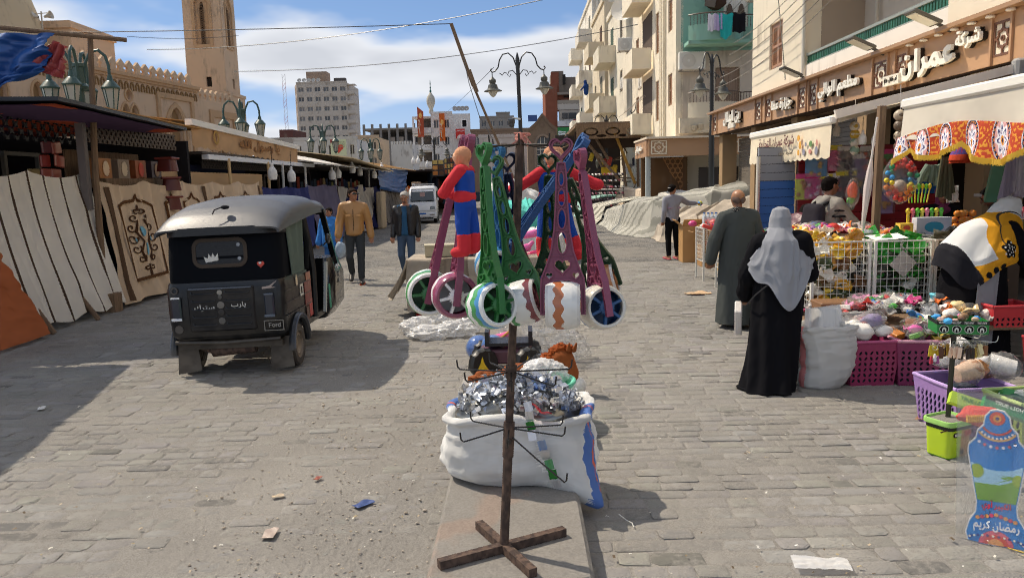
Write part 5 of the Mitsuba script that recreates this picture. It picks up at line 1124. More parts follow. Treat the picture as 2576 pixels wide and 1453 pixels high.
far_house('house','beige flat house between the seven-storey block and the concrete frame',895,952,346,150,12,C('c3ad92',.85),2,2,3)
cf=thing('unfinished_building','grey unfinished concrete frame building with empty floors','building')
x0,x1,h=at(912,322,175)[0],at(1044,322,175)[0],at(980,322,175)[2]
GC=C('8b8782',.8)
for i in range(6):
 part(cf,'floor_slab',bx(x0,x1,175,190,h-i*3.2-.35,h-i*3.2),GC,smooth=False)
for i in range(7):
 xx=x0+(x1-x0-.5)*i/6
 part(cf,'column',bx(xx,xx+.5,175.05,175.5,0,h+.9),GC*.95,smooth=False)
part(cf,'rear_wall',bx(x0,x1,184,184.3,0,h-.4),C('5a5754',.8),smooth=False)
for i in range(6):
 for j in range(5):
  if R.random()<.5:
   xx=x0+(x1-x0-.5)*i/6+.5
   part(cf,'infill',bx(xx,xx+R.uniform(.8,1.6),175.3,175.6,h-(j+1)*3.2,h-(j+1)*3.2+R.choice((1.2,2.8))),C('9a8f86',.8),smooth=False)
wl=thing('house','low white house with a crenellated parapet before the concrete frame','building')
p0,p1=at(985,400,130),at(1037,362,130)
part(wl,'wall',bx(p0[0],p1[0],130,138,0,p1[2]),C('d5d0c6',.88),'plaster',smooth=False)
for i in range(8):
 xx=p0[0]+(p1[0]-p0[0])*i/8
 part(wl,'merlon',bx(xx,xx+.28,130,130.3,p1[2]+.002,p1[2]+.5),C('d5d0c6',.88),smooth=False)
WB=C('dedad4',.88)
wb,a,b,h=far_house('apartment_building','white corner building with a small roof minaret and tall orange banners',1083,1136,287,145,12,WB,4,2,3.1,'3c3a38',.42,1.0)
with frame((b,145,0),rz=.12):
 hs=[(1.9,2.7,h-2.4,h-1.2)]
 part(wb,'flank_wall',slab_with_holes(.01,3.4,0,h,hs,.3),WB*.99,'plaster',smooth=False)
 part(wb,'window',bx(1.9,2.7,.15,.2,h-2.4,h-1.2),C('1e1c1c'),smooth=False)
 part(wb,'window_frame',ext(rect(1.7,2.9,h-2.6,h-1.0).difference(rect(1.9,2.7,h-2.4,h-1.2)),.08,at0=(0,-.08,0)),C('eae6e0'),smooth=False)
with frame((a,145,0)):
 for r in range(4):
  z=h-2.9-3.1*r
  part(wb,'corner_balcony',[bx(-3.4,-.01,-.6,5,z-.5,z+.5),bx(-3.4,-.01,-.3,5,z+2.3,z+2.55)],WB,'plaster',smooth=False)
  part(wb,'balcony_post',[bx(-3.4,-3.1,-.4,-.1,z+.5,z+2.3),bx(-1.8,-1.5,-.4,-.1,z+.5,z+2.3)],WB,smooth=False)
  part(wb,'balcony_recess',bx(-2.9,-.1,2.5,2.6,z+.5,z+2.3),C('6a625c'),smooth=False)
p=at(1083,276,146)
part(wb,'roof_minaret',lathe([(.45,-1.2),(.42,-.6),(.32,-.4),(.5,-.1),(.78,.6),(.82,1.2),(.7,1.8),(.35,2.3),(.15,2.6)],16).apply_translation((p[0],147,p[2]+.6)),C('c5bfb0',.85),'plaster')
part(wb,'minaret_spire',lathe([(.16,0),(.2,.3),(.06,.6),(.14,.9),(.04,1.2),(.10,1.5),(.01,2.3)],10).apply_translation((p[0],147,p[2]+3.2)),C('3f6a62'))
for i in range(4):
 part(wb,'roof_dish',xf(lathe([(.05,0),(.4,.1),(.5,.22)],12,cap=False),(a+4.5+i*.7,146,h+.9),rx=1.2),C('a9a6a0'))
for i,(u0,u1,v0,v1,c,lab) in enumerate(((1052,1064,268,345,'a8523a','tall dark orange pointed banner at the left of the white corner building'),(1107,1118,285,355,'c4622f','tall bright orange banner on the white corner building'))):
 p0,p1=at(u0,v1,143.5),at(u1,v0,143.5)
 bn=thing('banner',lab,'banner','orange banners on the white corner building')
 part(bn,'cloth',ext(Polygon([(p0[0],p0[2]),(p1[0],p0[2]),(p1[0],p1[2]-.9*(i==0)),(p0[0],p1[2])]),.05,at0=(0,143.5,0)),C(c),'cloth',smooth=False,var=.25)
 part(bn,'emblem',ext(ell(((p0[0]+p1[0])/2,p1[2]-1.6),.28,.5),.03,at0=(0,143.45,0)),C('e0a860'),smooth=False)
 part(bn,'lettering',ext(affinity.rotate(fit(words('qasr',1),p0[0]-1,p0[0]+1.6,p0[2]+1.6,p0[2]+2.1),90),.03,at0=(0,143.44,0)),C('d9c9b0'),smooth=False)
rs=thing('poster','red and white poster high on the white corner building','poster')
p0,p1=at(1147,349,144.2),at(1169,324,144.2)
part(rs,'panel',bx(p0[0],p1[0],144.2,144.3,p0[2],p1[2]),C('c23c36'),smooth=False)
part(rs,'disc',ext(ell(((p0[0]+p1[0])/2,p0[2]),.62,.72).intersection(rect(p0[0],p1[0],p0[2]+.02,p1[2])),.03,at0=(0,144.12,0)),C('d8cfc9'),smooth=False)
part(rs,'lettering',ext(fit(words('qasr',1),p0[0]+.1,p1[0]-.1,p1[2]-.55,p1[2]-.2),.03,at0=(0,144.1,0)),C('e9e3df'),smooth=False)
far_house('house','distant grey concrete houses right of the white corner building',1206,1292,296,210,14,C('96918b',.8),3,4,3)
far_house('house','distant raised grey concrete stair tower behind the poles',1248,1282,286,214,8,C('8f8a84',.8),2,2,3)
far_house('house','low brown brick house right of the white corner building',1184,1330,330,140,12,C('8d7664',.8),1,5,3)
far_house('house','long low white house behind the toy stand',1205,1330,346,105,10,C('cbc7c0',.88),2,3,3,wk=.35)
ah=thing('arched_building','grey brown building front with a tall gridded arch window','building')
x0,x1=at(1326,300,80)[0],at(1402,300,80)[0]
h=at(1360,302,80)[2]
with frame(((x0+x1)/2,80,0)):
 W=x1-x0
 o=Polygon([(-.62,2.9),(.62,2.9),(.62,5.6)]+[(.62*math.cos(a),5.6+.9*math.sin(a)) for a in np.linspace(0,PI,14)[1:-1]]+[(-.62,5.6)])
 gab=Polygon([(-W/2,0),(W/2,0),(W/2,h-.9),(.8,h-.3),(0,h+.7),(-.8,h-.3),(-W/2,h-.9)])
 part(ah,'wall',ext(gab.difference(o),.4),C('857568',.8),'plaster',smooth=False)
 part(ah,'gable_moulding',ext(gab.difference(affinity.scale(gab,.9,.96,origin=(0,0))).intersection(rect(-9,9,h-1.6,h+2)),.15,at0=(0,-.15,0)),C('77675b',.8),smooth=False)
 part(ah,'rosette',ext(ngon((0,h-.5),.25,14),.12,at0=(0,-.12,0)),C('6a5c52'),smooth=False)
 part(ah,'arch_moulding',ext(o.buffer(.25).difference(o.buffer(.04)),.12,at0=(0,-.12,0)),C('92837a',.8),smooth=False)
 part(ah,'pane',ext(o,.05,at0=(0,.3,0)),C('3a3c40'),'gloss',smooth=False)
 for i in range(4):
  part(ah,'glazing_bar',bx(-.62+.413*i-.03,-.62+.413*i+.03,.2,.28,2.9,6.4 if 0<i<3 else 5.7),C('d5d2cc'),smooth=False)
 for i in range(6):
  part(ah,'glazing_bar',bx(-.62,.62,.18,.198,2.95+.55*i,3.02+.55*i),C('d5d2cc'),smooth=False)
 part(ah,'body',bx(-W/2,W/2,.401,9,0,h-1.2),C('857568',.8),smooth=False)
BR=C('8f5a48',.8)
bk=thing('brick_building','red brick building with grey concrete tower and pale floor bands','building')
x0,x1=at(1372,270,95)[0],at(1500,270,95)[0]
def z_(v):return at(1430,v,95)[2]
with frame((0,95,0)):
 xm=at(1402,270,95)[0]
 part(bk,'brick_wall',[bx(x0,xm,-.3,10,0,z_(212)),bx(xm,x1,.3,10,z_(262),z_(232))],BR,'plaster',smooth=False,var=.2)
 part(bk,'tower',[bx(at(1388,200,95)[0],at(1418,200,95)[0],.5,6,z_(235),z_(177)),bx(at(1418,200,95)[0]+.01,at(1450,200,95)[0],.8,6,z_(235),z_(192))],C('8a7f74',.8),'plaster',smooth=False)
 part(bk,'tower_brick',bx(at(1386,200,95)[0],at(1406,200,95)[0],.3,.49,z_(232),z_(180)),BR,'plaster',smooth=False)
 part(bk,'tower_window',bx(at(1416,200,95)[0],at(1423,200,95)[0],.3,.5,z_(212),z_(186)),C('2e2a28'),smooth=False)
 for v0,v1,c in ((232,238,'9a9086'),(252,262,'a49a8e'),(262,276,'c9c2b8')):
  part(bk,'floor_band',bx(xm,x1,-.2,.28,z_(v1),z_(v0)),C(c,.85),'plaster',smooth=False)
 part(bk,'dark_opening',bx(at(1418,240,95)[0],at(1480,240,95)[0],.2,.29,z_(245),z_(240)),C('2a2423'),smooth=False)
 hs=[]
 part(bk,'window_band',bx(xm+.2,x1,-.1,.3,z_(303),z_(277)),C('b7b0a6',.85),smooth=False)
 for a,b in ((1414,1428),(1430,1450),(1453,1484)):
  w=part(bk,'window',bx(at(a,290,95)[0],at(b,290,95)[0],-.2,-.11,z_(299),z_(284)),C('3c3f46'),'gloss',smooth=False)
 part(bk,'lower_wall',bx(xm,x1,.1,10,0,z_(304)),C('7d7068',.8),smooth=False)
 for i in range(5):
  part(bk,'pipe',rod((x1-2-i*.25,-.05,z_(262)),(x1-2-i*.25,-.05,z_(225)),.06,5),C('b5a79b'))
ss=thing('shop_sign','white shop sign with red Latin capitals on the brick building','shop sign')
p0,p1=at(1403,318,94),at(1488,302,94)
part(ss,'panel',bx(p0[0],p1[0],94,94.2,p0[2],p1[2]),C('d9dade',.9),'satin',smooth=False)
for i,(s,c) in enumerate((('TO','b9b9bd'),('SHIBA','a03a40'))):
 m=latin(s,.62,.06)
 m.apply_translation((p0[0]+(.75 if i==0 else 1.75),93.9,p0[2]+.12))
 part(ss,'lettering',m,C(c),smooth=False)
gs=thing('shop_sign','green shop sign with three white waves and a capital L','shop sign')
p0,p1=at(1403,346,94),at(1435,320,94)
part(gs,'panel',bx(p0[0],p1[0]+1,94,94.2,p0[2],p1[2]),C('23803f'),'satin',smooth=False)
for i in range(3):
 part(gs,'wave',ext(LineString([(p0[0]+.1+.1*k,p0[2]+.25+.2*i+.045*math.sin(k*.8)) for k in range(9)]).buffer(.06),.03,at0=(0,93.95,0)),C('e5e8ea'),smooth=False)
m=latin('LG',.42,.05);m.apply_translation((p0[0]+1.05,93.92,p0[2]+.2))
part(gs,'lettering',m,C('e5e8ea'),smooth=False)
sm=thing('market_canopy','long wooden carved canopy roof on leaning poles over the far right stalls','canopy')
WD=C('6b5646',.8)
q0,q1=at(1432,318,44),at(1622,312,38)
YA,YB=38.0,47.0
XA,XB=at(1436,320,42)[0],at(1622,314,38)[0]
zc=at(1530,316,40)[2]
part(sm,'roof',[bx(XA,XB,YA,YB,zc-.06,zc+.04)],C('7d6856',.8),smooth=False)
part(sm,'carved_board',ext(rect(XA,XB,zc-.75,zc-.06).difference(union_all([ell((XA+.7+1.05*i,zc-.42),.36,.2).difference(ell((XA+.7+1.05*i,zc-.42),.26,.12)) for i in range(4)]+[ell((XA+1.2+1.05*i,zc-.62),.25,.07) for i in range(3)])),.08,at0=(0,YA-.1,0)),WD,'wood',smooth=False)
part(sm,'inner_board',ext(rect(XA,XB,zc-1.15,zc-.3),.06,at0=(0,YA+1.4,0)),C('4a3c32',.8),smooth=False)
for i in range(7):
 part(sm,'rafter',beam((XA+(XB-XA)*i/6,YA+.05,zc-.12),(XA+(XB-XA)*i/6,YB-.05,zc-.12),.09,.1),WD,'wood',smooth=False)
for i,(a,b) in enumerate((((1540,318),(1598,462)),((1478,360),(1560,455)),((1500,350),(1530,400)),((1560,330),(1575,470)),((1602,325),(1606,470)),((1480,355),(1515,420)),((1455,350),(1440,470)))):
 c='a9803f' if i==0 else '5a483a'
 part(sm,'pole',rod(at(*a,38.5+.4*i),at(*b,38.2+.4*i),.075,7),C(c,.85),'wood' if i else 'matte')
for i in range(26):
 a=np.array([R.uniform(XA,XB),R.uniform(YA+1,YB),R.uniform(1.6,zc-.4)])
 part(sm,'batten',rod(a,a+np.array([R.uniform(-1.2,1.2),R.uniform(-.8,.8),R.uniform(-.5,.6)]),.035,5),C(R.choice(('5f4d3e','7a6652','94816a'))))
st=thing('market_stall','crowded far stall of shoes and toys under the carved canopy','stall')
part(st,'back_wall',bx(XA-.6,XB,47.2,47.4,0,zc),C('4b433f',.8),smooth=False)
part(st,'counter_cloth',bx(at(1498,420,39)[0],at(1560,420,39)[0],38.6,40.0,1.38,1.44),C('d5cfc6'),smooth=False)
part(st,'green_cloth',tarp_pts((XA-.6,40,2.5),(XA+.6,40,2.5),(XA+.6,40,1.9),(XA-.6,40,1.9),.1,n=(12,8),seed=3),C('2f5a4c'),'cloth')
for i in range(16):
 p=at(R.uniform(1436,1600),R.uniform(395,440),R.uniform(39.5,42))
 part(st,'hung_goods',xf(bx(-.12,.12,-.05,.05,-.22,.22,.04),p,rz=R.uniform(0,3),ry=R.uniform(-.4,.4)),C(R.choice(('d9d5cc','c8a53a','b04a40','e0d8d0','3c3c46','8a8278'))))
part(st,'small_poster',bx(at(1512,400,40.5)[0],at(1545,400,40.5)[0],40.5,40.54,2.15,2.55),C('c9a52f'),smooth=False)
k=0
for(u,v0,v1) in ((1490,428,470),(1520,425,472),(1548,430,470),(1452,435,470)):
 p=at(u,(v0+v1)/2,37.5)
 sr=thing('shoe_rack',('shoe rack with pale sandals, second from the left under the canopy','shoe rack with pink and dark slippers in the middle under the canopy','shoe rack with white shoes at the right under the canopy','shoe rack at the left end under the canopy')[k],'shoe rack','shoe racks under the canopy')
 k+=1
 with frame((p[0],37.5,0)):
  part(sr,'frame',[rod((s,0,0),(s,0,2.2),.02,5) for s in (-.4,.4)]+[rod((-.4,0,z),(.4,0,z),.015,5) for z in np.arange(.6,2.2,.3)],C('55504c'),'metal')
  for z in np.arange(.62,2.15,.3):
   for j in range(5):
    part(sr,'shoe',hull([((-.32+.16*j,-.05,z+.05),.045),((-.30+.16*j,-.2,z+.02),.035)]),C(R.choice(('e2ded8','c8556a','3a3038','d9a0a8','6a5a5e','e9e3d0','8a3a4a'))),'satin')
def mound(name,lab,outline_pts,col,seed=0,wr=.05,mat='cloth',stripes=None,grp='cloth covered stalls'):
 """A cloth over heaped goods: rows of (x, y, z) from the front hem over the top to the back hem."""
 A=np.array(outline_pts,float)
 from scipy.interpolate import RegularGridInterpolator
 nu,nv=A.shape[0],A.shape[1]
 it=RegularGridInterpolator((np.linspace(0,1,nu),np.linspace(0,1,nv)),A,method='linear')
 t=thing(name,lab,'covered stall',grp)
 def fn(u,v):
  us=u-.5/nu*np.sin(2*PI*u*(nu-1))/3.2
  p=it(np.stack([np.clip(us,0,1),np.clip(v,0,1)],-1))
  w=meshkit.fbm(np.stack([u*7+seed,v*3,0*u],-1),4,seed=seed)-.5
  r=np.sin((u*46+5*meshkit.noise(np.stack([u*6,v*5,0*u+seed],-1),seed))+3.0*v)*.5
  p[...,2]=np.maximum(p[...,2]+wr*(3.6*w+.9*r)*np.clip(p[...,2]*2,.1,1),.01)
  p[...,1]+=wr*1.8*w
  p[...,0]+=wr*1.0*r*np.clip(1-p[...,2],0,1)
  return p
 part(t,'cloth',sheet(fn,150,70,.008),stripes or col,mat,smooth=True if stripes else 50,var=0 if stripes else .12)
 return t
CG,CB=C('a9a79d',.85),C('b5aa9a',.85)
def smooth_rows(front,top,back,n=7):
 """front, top, back: lists of (x, y, z); rounds the shoulder between them."""
 rows=[]
 for f,t_,b in zip(front,top,back):
  f,t_,b=map(np.array,(f,t_,b))
  k=np.array([f,f*.75+t_*.25,[f[0]*.55+t_[0]*.45,f[1]*.6+t_[1]*.4,f[2]*.12+t_[2]*.88],[f[0]*.2+t_[0]*.8,f[1]*.25+t_[1]*.75,t_[2]*.99],t_,t_*.5+b*.5+[0,0,.05],b])
  rows.append(k)
 return rows
def rib(v):
 w=meshkit.fbm(v*np.array([.5,.5,.5]),3,seed=6)
 s=np.sin((v[:,1]*.9+v[:,0]*.55+1.6*w)*17)
 return np.where((s>.35)[:,None],C('8f8e85',.85),C('b0aea4',.85))*(1+.3*(meshkit.fbm(v*1.3,3,seed=2)-.5))[:,None]
mound('covered_stall','grey ribbed cloth over the longest row of heaped stall goods',smooth_rows([(3.35,33.5,0),(3.3,27,0),(3.9,24.8,0),(5.6,23.2,.0),(7.6,22.8,.0)],[(4.1,33.2,.75),(4.3,28.5,1.1),(5.0,26.5,1.3),(6.3,25,1.55),(7.9,24.4,1.75)],[(5.2,34,.9),(6,31.0,1.1),(7.2,29,1.25),(8.4,27.5,1.7),(9.6,26,1.9)]),CG,seed=2,wr=.085,stripes=rib)
mound('covered_stall','beige cloth over the low stall nearest the young man',smooth_rows([(4.15,24.4,0),(4.1,22.8,0),(5.0,22.0,0),(6.4,21.4,0)],[(4.5,24.4,.55),(4.5,23.4,.62),(5.2,22.7,.72),(6.6,22.2,.85)],[(5.2,24.8,.9),(5.4,24.4,1.0),(6.2,23.8,1.1),(7.2,23.2,1.3)]),CB,seed=4,wr=.07)
def strp(v):
 return np.where((((v[:,1]*1.0+v[:,0]*2.4)%.34)>.2)[:,None],C('8f8d80',.85),C('cfcbbc',.85))
mound('covered_stall','white and grey striped blanket over the far left stall goods',smooth_rows([(3.0,37,0),(2.95,34.5,0),(3.2,33.0,0)],[(3.7,37,.8),(3.8,34.8,.85),(4.2,33.6,.9)],[(5.6,38,1.0),(6,36,1.1),(6.8,34.4,1.2)]),CG,seed=6,wr=.03,stripes=strp)
mound('covered_stall','mint green sheet over the far end of the covered stalls',smooth_rows([(2.9,42,0),(2.85,38.5,0)],[(3.4,42,.95),(3.4,38.4,.95)],[(5.2,43,1.1),(5.2,39,1.1)]),C('a9cfc4',.85),seed=7,wr=.03)
mound('covered_stall','peach sheet heaped behind the striped blanket',smooth_rows([(4.6,39,.6),(5.4,36,.7),(6.0,35,.8)],[(5.2,39,1.5),(5.8,36.5,1.45),(6.4,35.6,1.3)],[(6.5,40,1.0),(6.9,37,1.1),(7.2,36.5,1.0)]),C('d5c3ad',.88),seed=8,wr=.04)
mound('covered_stall','crumpled grey tent cloth heaped high beside the right lamp post',smooth_rows([(6.9,25.4,1.2),(7.5,24.6,1.3),(8.3,24.0,1.4)],[(7.5,25.6,1.9),(7.9,25.0,2.25),(8.4,24.6,2.1)],[(8.2,26.6,1.5),(8.8,26,1.7),(9.2,25.4,1.5)]),C('8d8a80',.85),seed=9,wr=.09)
mound('covered_stall','white plastic sheet over goods behind the young man',smooth_rows([(5.3,31,.8),(6.2,29.0,.9),(7.8,27.6,1.1)],[(5.9,31.4,1.35),(6.8,29.6,1.35),(8.2,28.2,1.5)],[(6.9,33,1.1),(8,31,1.2),(9.4,29.4,1.4)]),C('d5d3cc',.9),seed=10,wr=.05)
obj('folded_umbrella','faded purple folded parasol leaning at the right end of the covered stalls','parasol',fuse([hull([((7.1,20.5,1.2),.22),((6.8,21.4,1.85),.16)]),hull([((6.8,21.4,1.85),.16),((7.4,21.2,2.0),.2)])],.08,4,.05,5,3),C('6d565c'),'cloth')
mound('covered_stall','turquoise sheet over a stall behind the toy stand',smooth_rows([(-.75,18.0,.3),(.2,17.6,.3),(1.0,18.2,.3)],[(-.75,18.6,1.35),(.2,18.3,1.3),(1.0,18.8,1.15)],[(-.75,20.4,1.5),(.2,20.4,1.4),(1.0,20.2,1.2)]),C('5fc0b4',.85),seed=12,wr=.05)
mound('covered_stall','white plastic wrapped heap under the turquoise sheet behind the toy stand',smooth_rows([(-.3,17.2,0),(.4,17.0,0),(1.0,17.2,0)],[(-.3,17.7,.75),(.4,17.5,.8),(1.0,17.8,.7)],[(-.3,18.6,.8),(.4,18.6,.8),(1.0,18.6,.8)]),C('c9c9c6',.9),seed=13,wr=.06,mat='satin')
mound('covered_stall','tall white plastic covered heap behind the turquoise sheet',smooth_rows([(-1.3,24,0),(0,23.6,0),(1.2,24,0)],[(-1.1,24.6,1.9),(-.2,24.4,2.0),(.9,24.8,1.3)],[(-1.0,26.5,1.5),(0,26.5,1.6),(1.0,26.4,1.0)]),C('d9d8d4',.9),seed=14,wr=.07,mat='satin')
struct('median_slab',[bx(-.455,.29,2.2,5.3,-.1,.14,.02)],mat='conc',smooth=30)
SB=np.array([-.112,3.41,.14])
TOP=at(1308,352,3.44)
stand=thing('toy_stand','rusty steel display stand with a cross foot and rings of wire hooks','display stand')
ax_=(TOP-SB)/np.linalg.norm(TOP-SB)
def on_pole(z):
 return SB+ax_*(z-SB[2])/ax_[2]
part(stand,'pole',[tube([SB+[0,0,.04],on_pole(.62)],.0215,12),tube([on_pole(.60),on_pole(.72)],.026,12),tube([on_pole(.72),TOP],.0185,12)],mat='rust')
for a in (28,118,208,298):
 c,s=math.cos(math.radians(a)),math.sin(math.radians(a))
 w=.020
 L=.33 if a in (28,208) else .28
 p0,p1=SB+[c*(.0 if a in (28,208) else .021),s*(.0 if a in (28,208) else .021),.022],SB+[c*L,s*L,.022]
 part(stand,'foot',beam(p0,p1,.040,.040),mat='rust',smooth=False)
def hook(p,az,L,rise=.045,drop=.0,r=.0038):
 d=np.array([math.cos(az),math.sin(az),0])
 return tube([p+d*.015,p+d*L*.5+[0,0,drop*.5],p+d*L+[0,0,drop],p+d*(L+.012)+[0,0,drop+.012],p+d*(L+.016)+[0,0,drop+rise]],r,6)
for z,az0,n,L,col in ((1.0,.2,7,.27,'1f1c1a'),(.735,.5,6,.24,'1f1c1a')):
 part(stand,'collar',rod(on_pole(z-.03),on_pole(z+.03),.026,12),mat='rust')
 part(stand,'clamp_knob',[rod(on_pole(z-.05),on_pole(z-.05)+[.0,-.045,0],.012,10)],C('2a2422'),'satin')
 for i in range(n):
  az=az0+2*PI*i/n+R.uniform(-.15,.15)
  part(stand,'hook',hook(on_pole(z),az,L+R.uniform(-.04,.03),drop=R.uniform(-.03,.0)),C(col),'satin')
part(stand,'hook',hook(on_pole(.70),-.75,.33,drop=-.14),C('1f1c1a'),'satin')
for i in range(10):
 az=.3+2*PI*i/10
 part(stand,'top_hook',hook(TOP-ax_*.02,az,.20,drop=-.01),C('2a2522'),'satin')
part(stand,'string_knot',[lump(TOP+ax_*.01,.022,3,.3)]+[tube([TOP,TOP+[R.uniform(-.03,.03),R.uniform(-.03,.0),R.uniform(.01,.035)],TOP+[R.uniform(-.05,.05),-.02,R.uniform(-.03,.03)]],.004,5) for _ in range(9)],C('c98a7c'),'cloth')
HANDLE_POLY=None
def handle_meshes():
 pts=[(.018,-.055),(.024,-.10),(.028,-.22),(.036,-.34),(.050,-.43),(.072,-.495),(.093,-.545),(.096,-.60),(.096,-.70),(.076,-.70),(.075,-.60),(.062,-.572),(.03,-.556)]
 out=pts+[(-x,z) for x,z in pts[::-1]]
 stem=Polygon(out).buffer(.004).buffer(-.004)
 h=heart((0,0),.052)
 full=stem.union(affinity.scale(h,1,1.05,origin=(0,0))).buffer(.006).buffer(-.006)
 holes=[affinity.scale(heart((0,.003),.035),1,1.0,origin=(0,0)),ell((0,-.125),.009,.028),ell((0,-.205),.012,.034),ell((0,-.295),.014,.04),ell((0,-.395),.018,.045),heart((0,-.497),.032),heart((.056,-.535),.014),heart((-.056,-.535),.014)]
 hu=union_all(holes)
 web=full.difference(hu)
 rim=web.difference(full.buffer(-.0065).difference(hu.buffer(.005)))
 ribs=union_all([rect(-.2,.2,z-.002,z+.002) for z in (-.085,-.165,-.25,-.345,-.45)]+[rect(-.0015,.0015,-.5,-.06)]).intersection(web)
 a=ext(web,.007);a.apply_translation((0,-.0035,0))
 b=ext(rim,.030);b.apply_translation((0,-.015,0))
 c=ext(ribs,.018);c.apply_translation((0,-.009,0))
 return join([a,b,c])
HANDLE=handle_meshes()
HV=np.asarray(HANDLE.vertices)
def wheel_parts(t,rr,wdt,bands,spoke,rimc,film):
 """A wide drum wheel about the local x axis at the origin."""
 h=wdt/2
 pr=[(rr*.74,-h+.012),(rr*.75,-h),(rr*.86,-h-.002),(rr*.93,-h+.010),(rr*.985,-h*.55),(rr,-h*.2),(rr,h*.2),(rr*.985,h*.55),(rr*.93,h-.010),(rr*.86,h+.002),(rr*.75,h),(rr*.74,h-.012)]
 P=np.array(pr)
 s=np.linspace(0,len(P)-1,80 if film else 44)
 prof=np.stack([np.interp(s,range(len(P)),P[:,0]),np.interp(s,range(len(P)),P[:,1])],1)
 m=lathe(prof,170 if film else 90,cap=False)
 v=np.asarray(m.vertices)
 m.vertices=np.stack([v[:,2],v[:,0],v[:,1]],1)
 def col(q):
  th=np.arctan2(q[:,2],q[:,1])
  x=q[:,0]+.006*np.sin(th*11)
  k=np.clip(((x+h)/wdt*len(bands)).astype(int),0,len(bands)-1)
  c=np.array([C(b) for b in bands])[k]
  r=np.hypot(q[:,1],q[:,2])
  e=(np.abs(q[:,0])>h-.012)
  c[e]=C(rimc)
  return c
 part(t,'drum',m,col,'gloss',smooth=50)
 for s in (-1,1):
  ms=[xf(lathe([(.012,-.012),(.030,-.010),(.032,.010),(.02,.014)],22),(s*(h-.008),0,0),ry=s*PI/2)]
  for a in range(6):
   th=a*PI/3+.3
   ms.append(beam((s*(h-.012),.028*math.cos(th),.028*math.sin(th)),(s*(h-.012),rr*.76*math.cos(th),rr*.76*math.sin(th)),.012,.020,up=(1,0,0)))
  for a in range(18):
   th=a*PI/9
   ms.append(cb((s*(h-.006),.034*math.cos(th),.034*math.sin(th)),(.012,.005,.005)))
  part(t,'spokes',ms,C(spoke),'satin',smooth=False)
 part(t,'inner_disc',[xf(lathe([(.001,-.002),(rr*.745,-.002),(rr*.745,.002),(.001,.002)],30),(0,0,0),ry=PI/2)],C(spoke,.5),'satin')
 if film>90:
  f=lathe([(rr*.3,-h-.010),(rr*.8,-h-.009),(rr*.99,-h+.003),(rr*1.03,-h*.4),(rr*1.035,h*.4),(rr*.99,h-.003),(rr*.8,h+.009),(rr*.3,h+.010)],40,cap=False)
  f=f.subdivide()
  v=np.asarray(f.vertices)
  w=meshkit.fbm(v*np.array([35,35,35]),3,seed=int(rr*1e4)+film)-.5
  n=v/(np.linalg.norm(v,axis=1,keepdims=True)+1e-9)
  v=v+n*(.016*w)[:,None]
  f.vertices=np.stack([v[:,2],v[:,0],v[:,1]],1)
  part(t,'plastic_wrap',f,mat='film',smooth=50)
def place(p0,p1,yaw,roll=0.0):
 p0,p1=np.asarray(p0),np.asarray(p1)
 z=p0-p1
 L=np.linalg.norm(z)
 z=z/L
 n=np.array([math.sin(yaw),math.cos(yaw),0])
 n=n-z*(n@z);n/=np.linalg.norm(n)
 x=np.cross(n,z)
 k=L/.66
 m=np.eye(4)
 m[:3,0],m[:3,1],m[:3,2],m[:3,3]=x*k,n*k,z*k,p0
 return m
PUR,GRN,DGR,LBL,NAVY,BLU='7d3c54','2f7038','1a3d24','3f7fb0','171f38','234e82'
TOYS=[((1163,368,3.55),(1078,735,3.52),80,PUR,('4a8a52','d9dad5','4a8a52'),'2f6a3c','d9dad5',0,'purple edge-on push toy at the far left with a green and white wheel'),((1181,366,3.40),(1143,742,3.36),76,'84455e',('8e4763','d9d5d6','8e4763'),'e2e0e0','8a4560',1,'purple push toy with a white spoked wheel second from the left'),((1218,388,3.25),(1236,768,3.14),58,GRN,('4a9a5a','dfe3e0','4a9a5a','4a8fc4'),'2b6a35','e2e5e2',2,'bright green push toy at the front left with a green spoked wheel'),((1243,420,3.42),(1318,760,3.22),14,'2f6a38',('3f8a55','d9dcda','d9dcda','7a3f45'),'6a3a40','c9c9c6',3,'green push toy leaning right with a green white and maroon wheel'),((1250,390,3.50),(1262,730,3.58),52,LBL,('4a8fc4','d9dcda','4a8fc4'),'3a7ab4','d9dcda',0,'light blue push toy behind the bright green one'),((1276,408,3.62),(1300,725,3.75),12,NAVY,('b0603c','d9dcda','2a5a94'),'2a3a5a','d9dcda',0,'navy push toy left of the stand pole'),((1380,412,3.56),(1388,740,3.66),22,DGR,('2a5a94','d9dcda','2a5a94'),'2a5a94','d9dcda',0,'dark green push toy behind the front purple one'),((1411,377,3.15),(1416,768,3.05),4,PUR,('d5d6d2','a8643f','d5d6d2','d5d6d2'),'9a5a38','c9c9c6',4,'purple push toy at the front centre with a brown and white drum wheel'),((1460,366,3.42),(1250,662,3.62),89,BLU,('4a8fc4','d9dcda','4a8fc4'),'3a7ab4','d9dcda',0,'blue push toy hung diagonally across the stand'),((1424,425,3.50),(1518,708,3.60),14,DGR,('b0764f','d5d0c8','b0764f'),'b0764f','c9c4bc',5,'dark green push toy leaning right with a brown wheel behind'),((1461,402,3.24),(1512,772,3.18),74,'86455f',('2a5a94','d0cdc2','d0cdc2'),'27507f','cfccc0',6,'purple edge-on push toy at the far right with a blue spoked wheel'),]
for(h,a,yaw,hc,bands,spoke,rimc,film,lab) in TOYS:
 t=thing('push_toy',lab,'push toy','push toys on the stand')
 m=place(at(*h),at(*a),math.radians(yaw))
 with frame(m=m):
  part(t,'handle',HANDLE,C(hc),'satin',smooth=30)
 with frame(m=m):
  with frame((0,0,-.66)):
   wheel_parts(t,.102,.142,bands,spoke,rimc,film)
RED,BLUE=C('c8343c'),C('20479c')
